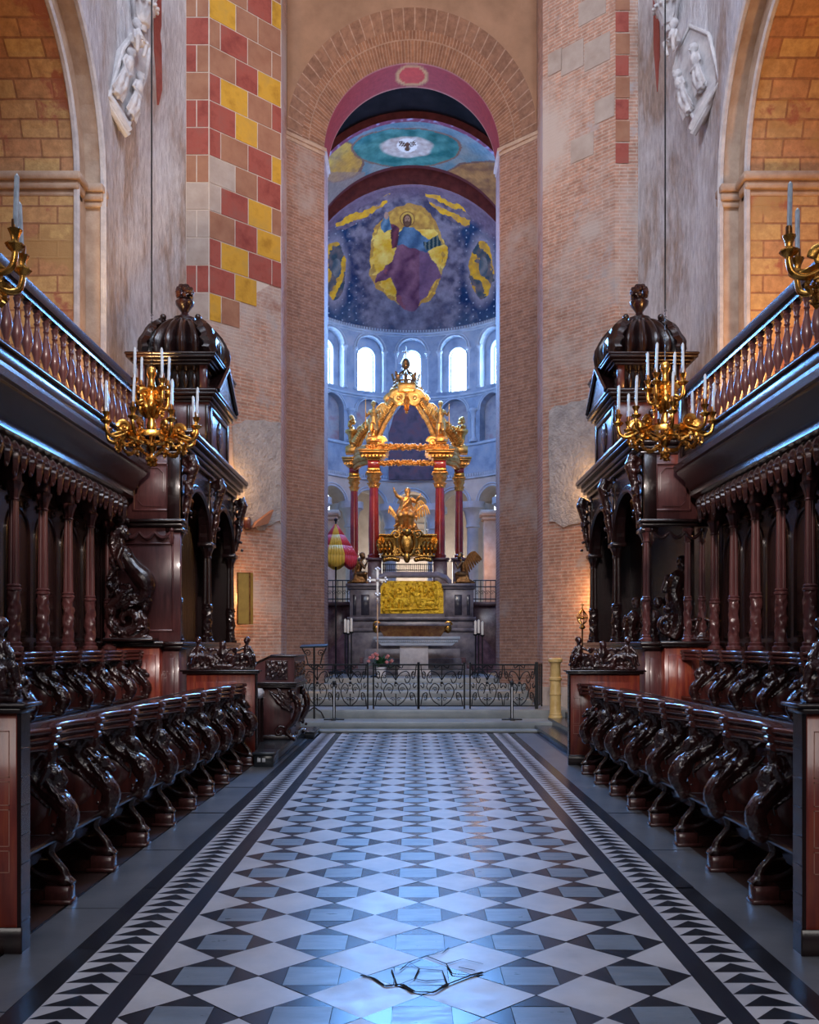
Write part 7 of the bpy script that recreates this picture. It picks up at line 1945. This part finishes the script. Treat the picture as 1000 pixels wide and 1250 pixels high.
    b = MB(); b.tube([(0, 0, 1.3), (0, 0, 16.)], .009, 6); b.build('cord', 'cord', root)
    b = MB()
    for i in range(16): b.spiral((0, 0, .72 + i * .037), (1, 0, 0) if i % 2 else (0, 1, 0), (0, 0, 1), .018, 1.0, .004, n=5, k=12)
    b.tube([(0, 0, .7), (0, 0, 1.32)], .003, 5)
    b.build('chain', 'iron', root)
    return root
CH = chandelier()
spots = [((-2.98, 10.97, 4.14), 'whole gilded chandelier hanging before the left throne'), ((2.92, 11.05, 4.22), 'whole gilded chandelier hanging before the right throne'),
         ((-3.0, 6.03, 4.14), 'gilded chandelier cut off by the left edge of the photo'), ((2.93, 6.05, 4.16), 'gilded chandelier cut off by the right edge of the photo')]
for i, (p, lab) in enumerate(spots):
    if i == 0: CH.location = p; CH['label'] = lab
    else: copy_thing(CH, p, lab)
# ------------------------------------------------------------------ light
def aim(o, tgt): o.rotation_euler = (Vector(tgt) - Vector(o.location)).to_track_quat('-Z', 'Y').to_euler()
def lamp(name, typ, loc, power, colr, tgt=None, size=.5, sy=None, spot=60, blend=.6):
    d = bpy.data.lights.new(name, typ); o = bpy.data.objects.new(name, d); col.objects.link(o)
    o.location = loc; d.energy = power; d.color = colr
    if typ == 'AREA':
        d.size = size
        if sy: d.shape = 'RECTANGLE'; d.size_y = sy
    elif typ in ('POINT', 'SPOT'):
        d.shadow_soft_size = size
        if typ == 'SPOT': d.spot_size = math.radians(spot); d.spot_blend = blend
    if tgt: aim(o, tgt)
    return o
COOL, WARM, AMB = (.50, .68, 1.), (1., .74, .46), (1., .50, .16)
lamp('crossing_daylight', 'AREA', (0, 5, 19.6), 1000, (.62, .76, 1.), (0, 7, 0), 7, 7)
for s_, n_ in ((-1, 'left'), (1, 'right')): lamp('wall_fill_' + n_, 'AREA', (-s_ * 4.6, 8, 17.), 560, (.80, .87, 1.), (s_ * 4.6, 18.5, 12.5), 2.4, 3.4)  # unseen area fills added to brighten the side walls and piers
lamp('west_fill', 'AREA', (0, -7, 9), 480, (1., .93, .90), (0, 14, 3), 6, 6)  # frontal fill added behind the camera, no window built there
lamp('apse_daylight', 'AREA', (0, 29.2, 11.2), 1500, (.13, .40, 1.), (0, 4, 1), 4.6, 1.7)
lamp('gallery_lamp_left', 'POINT', (-6.2, 13.2, 5.0), 90, AMB, size=.25)
lamp('gallery_lamp_right', 'POINT', (6.2, 13.2, 5.0), 400, AMB, size=.25)
lamp('gallery_glow_left', 'POINT', (-4.75, 16.4, 5.0), 170, AMB, size=.2)
lamp('gallery_glow_right', 'POINT', (4.75, 16.4, 5.0), 170, AMB, size=.2)
for s_, n_ in ((-1, 'left'), (1, 'right')):
    for z_ in (2.6, 4.9): lamp('pier_glow_' + n_, 'POINT', (s_ * 3.64, 19.5, z_), 32, AMB, size=.15)  # points added to throw an orange glow on the brick, no fixture there
    lamp('throne_fill_' + n_, 'SPOT', (s_ * .6, 3.2, 7.5), 2600, (1., .86, .80), (s_ * 3.95, 14.4, 2.8), .25, spot=26, blend=.7)  # spot added to brighten the throne front, no fixture there
lamp('arch_lamp', 'SPOT', (0, 14.5, 5.6), 1050, (1., .72, .5), (0, 22, 15.5), .3, spot=62, blend=.8)
lamp('baldachin_spot_left', 'SPOT', (-1.7, 23.8, 8.5), 330, (1., .56, .28), (-.2, 27.6, 6.4), .2, spot=50)
lamp('baldachin_spot_right', 'SPOT', (1.7, 23.8, 8.5), 330, (1., .56, .28), (-.2, 27.6, 6.4), .2, spot=50)
lamp('gallery_spot_left', 'SPOT', (-4.7, 15.4, 5.6), 700, (1., .62, .26), (-3.7, 20., 14.5), .2, spot=48, blend=.8)
lamp('apse_pillar_lamp', 'POINT', (2.0, 29.4, 4.2), 30, (1., .52, .22), size=.15)
lamp('altar_fill', 'SPOT', (.4, 21.2, 7.0), 260, (1., .74, .50), (0, 26.0, 2.4), .2, spot=38, blend=.8)  # warm fill added to brighten the relief and tomb altar
lamp('soffit_fill', 'POINT', (0, 23.0, 11.5), 60, (1., .55, .32), size=.3)  # warm point added to offset the blue on the soffit, nothing hangs here
lamp('dome_lamp', 'SPOT', (0, 24.6, 7.5), 370, (1., .86, .78), (0, 31.5, 14.6), .4, spot=70)
lamp('apse_fill', 'POINT', (0, 29.6, 9.2), 120, (.22, .46, 1.), size=.6)
lamp('ambulatory_lamp', 'POINT', (0, 34.3, 4.5), 120, (1., .84, .68), size=.5)
w = bpy.data.worlds.new('world'); scene.world = w; w.use_nodes = True
bg = w.node_tree.nodes['Background']; bg.inputs[0].default_value = (.30, .36, .50, 1); bg.inputs[1].default_value = .12
scene.view_settings.view_transform = 'Standard'; scene.view_settings.look = 'None'
scene.view_settings.exposure = 0.3; scene.view_settings.gamma = 1.0; scene.view_settings.use_curve_mapping = False
scene.cycles.use_denoising = True
scene.cycles.max_bounces = 6; scene.cycles.diffuse_bounces = 3; scene.cycles.glossy_bounces = 3
scene.cycles.sample_clamp_indirect = 4
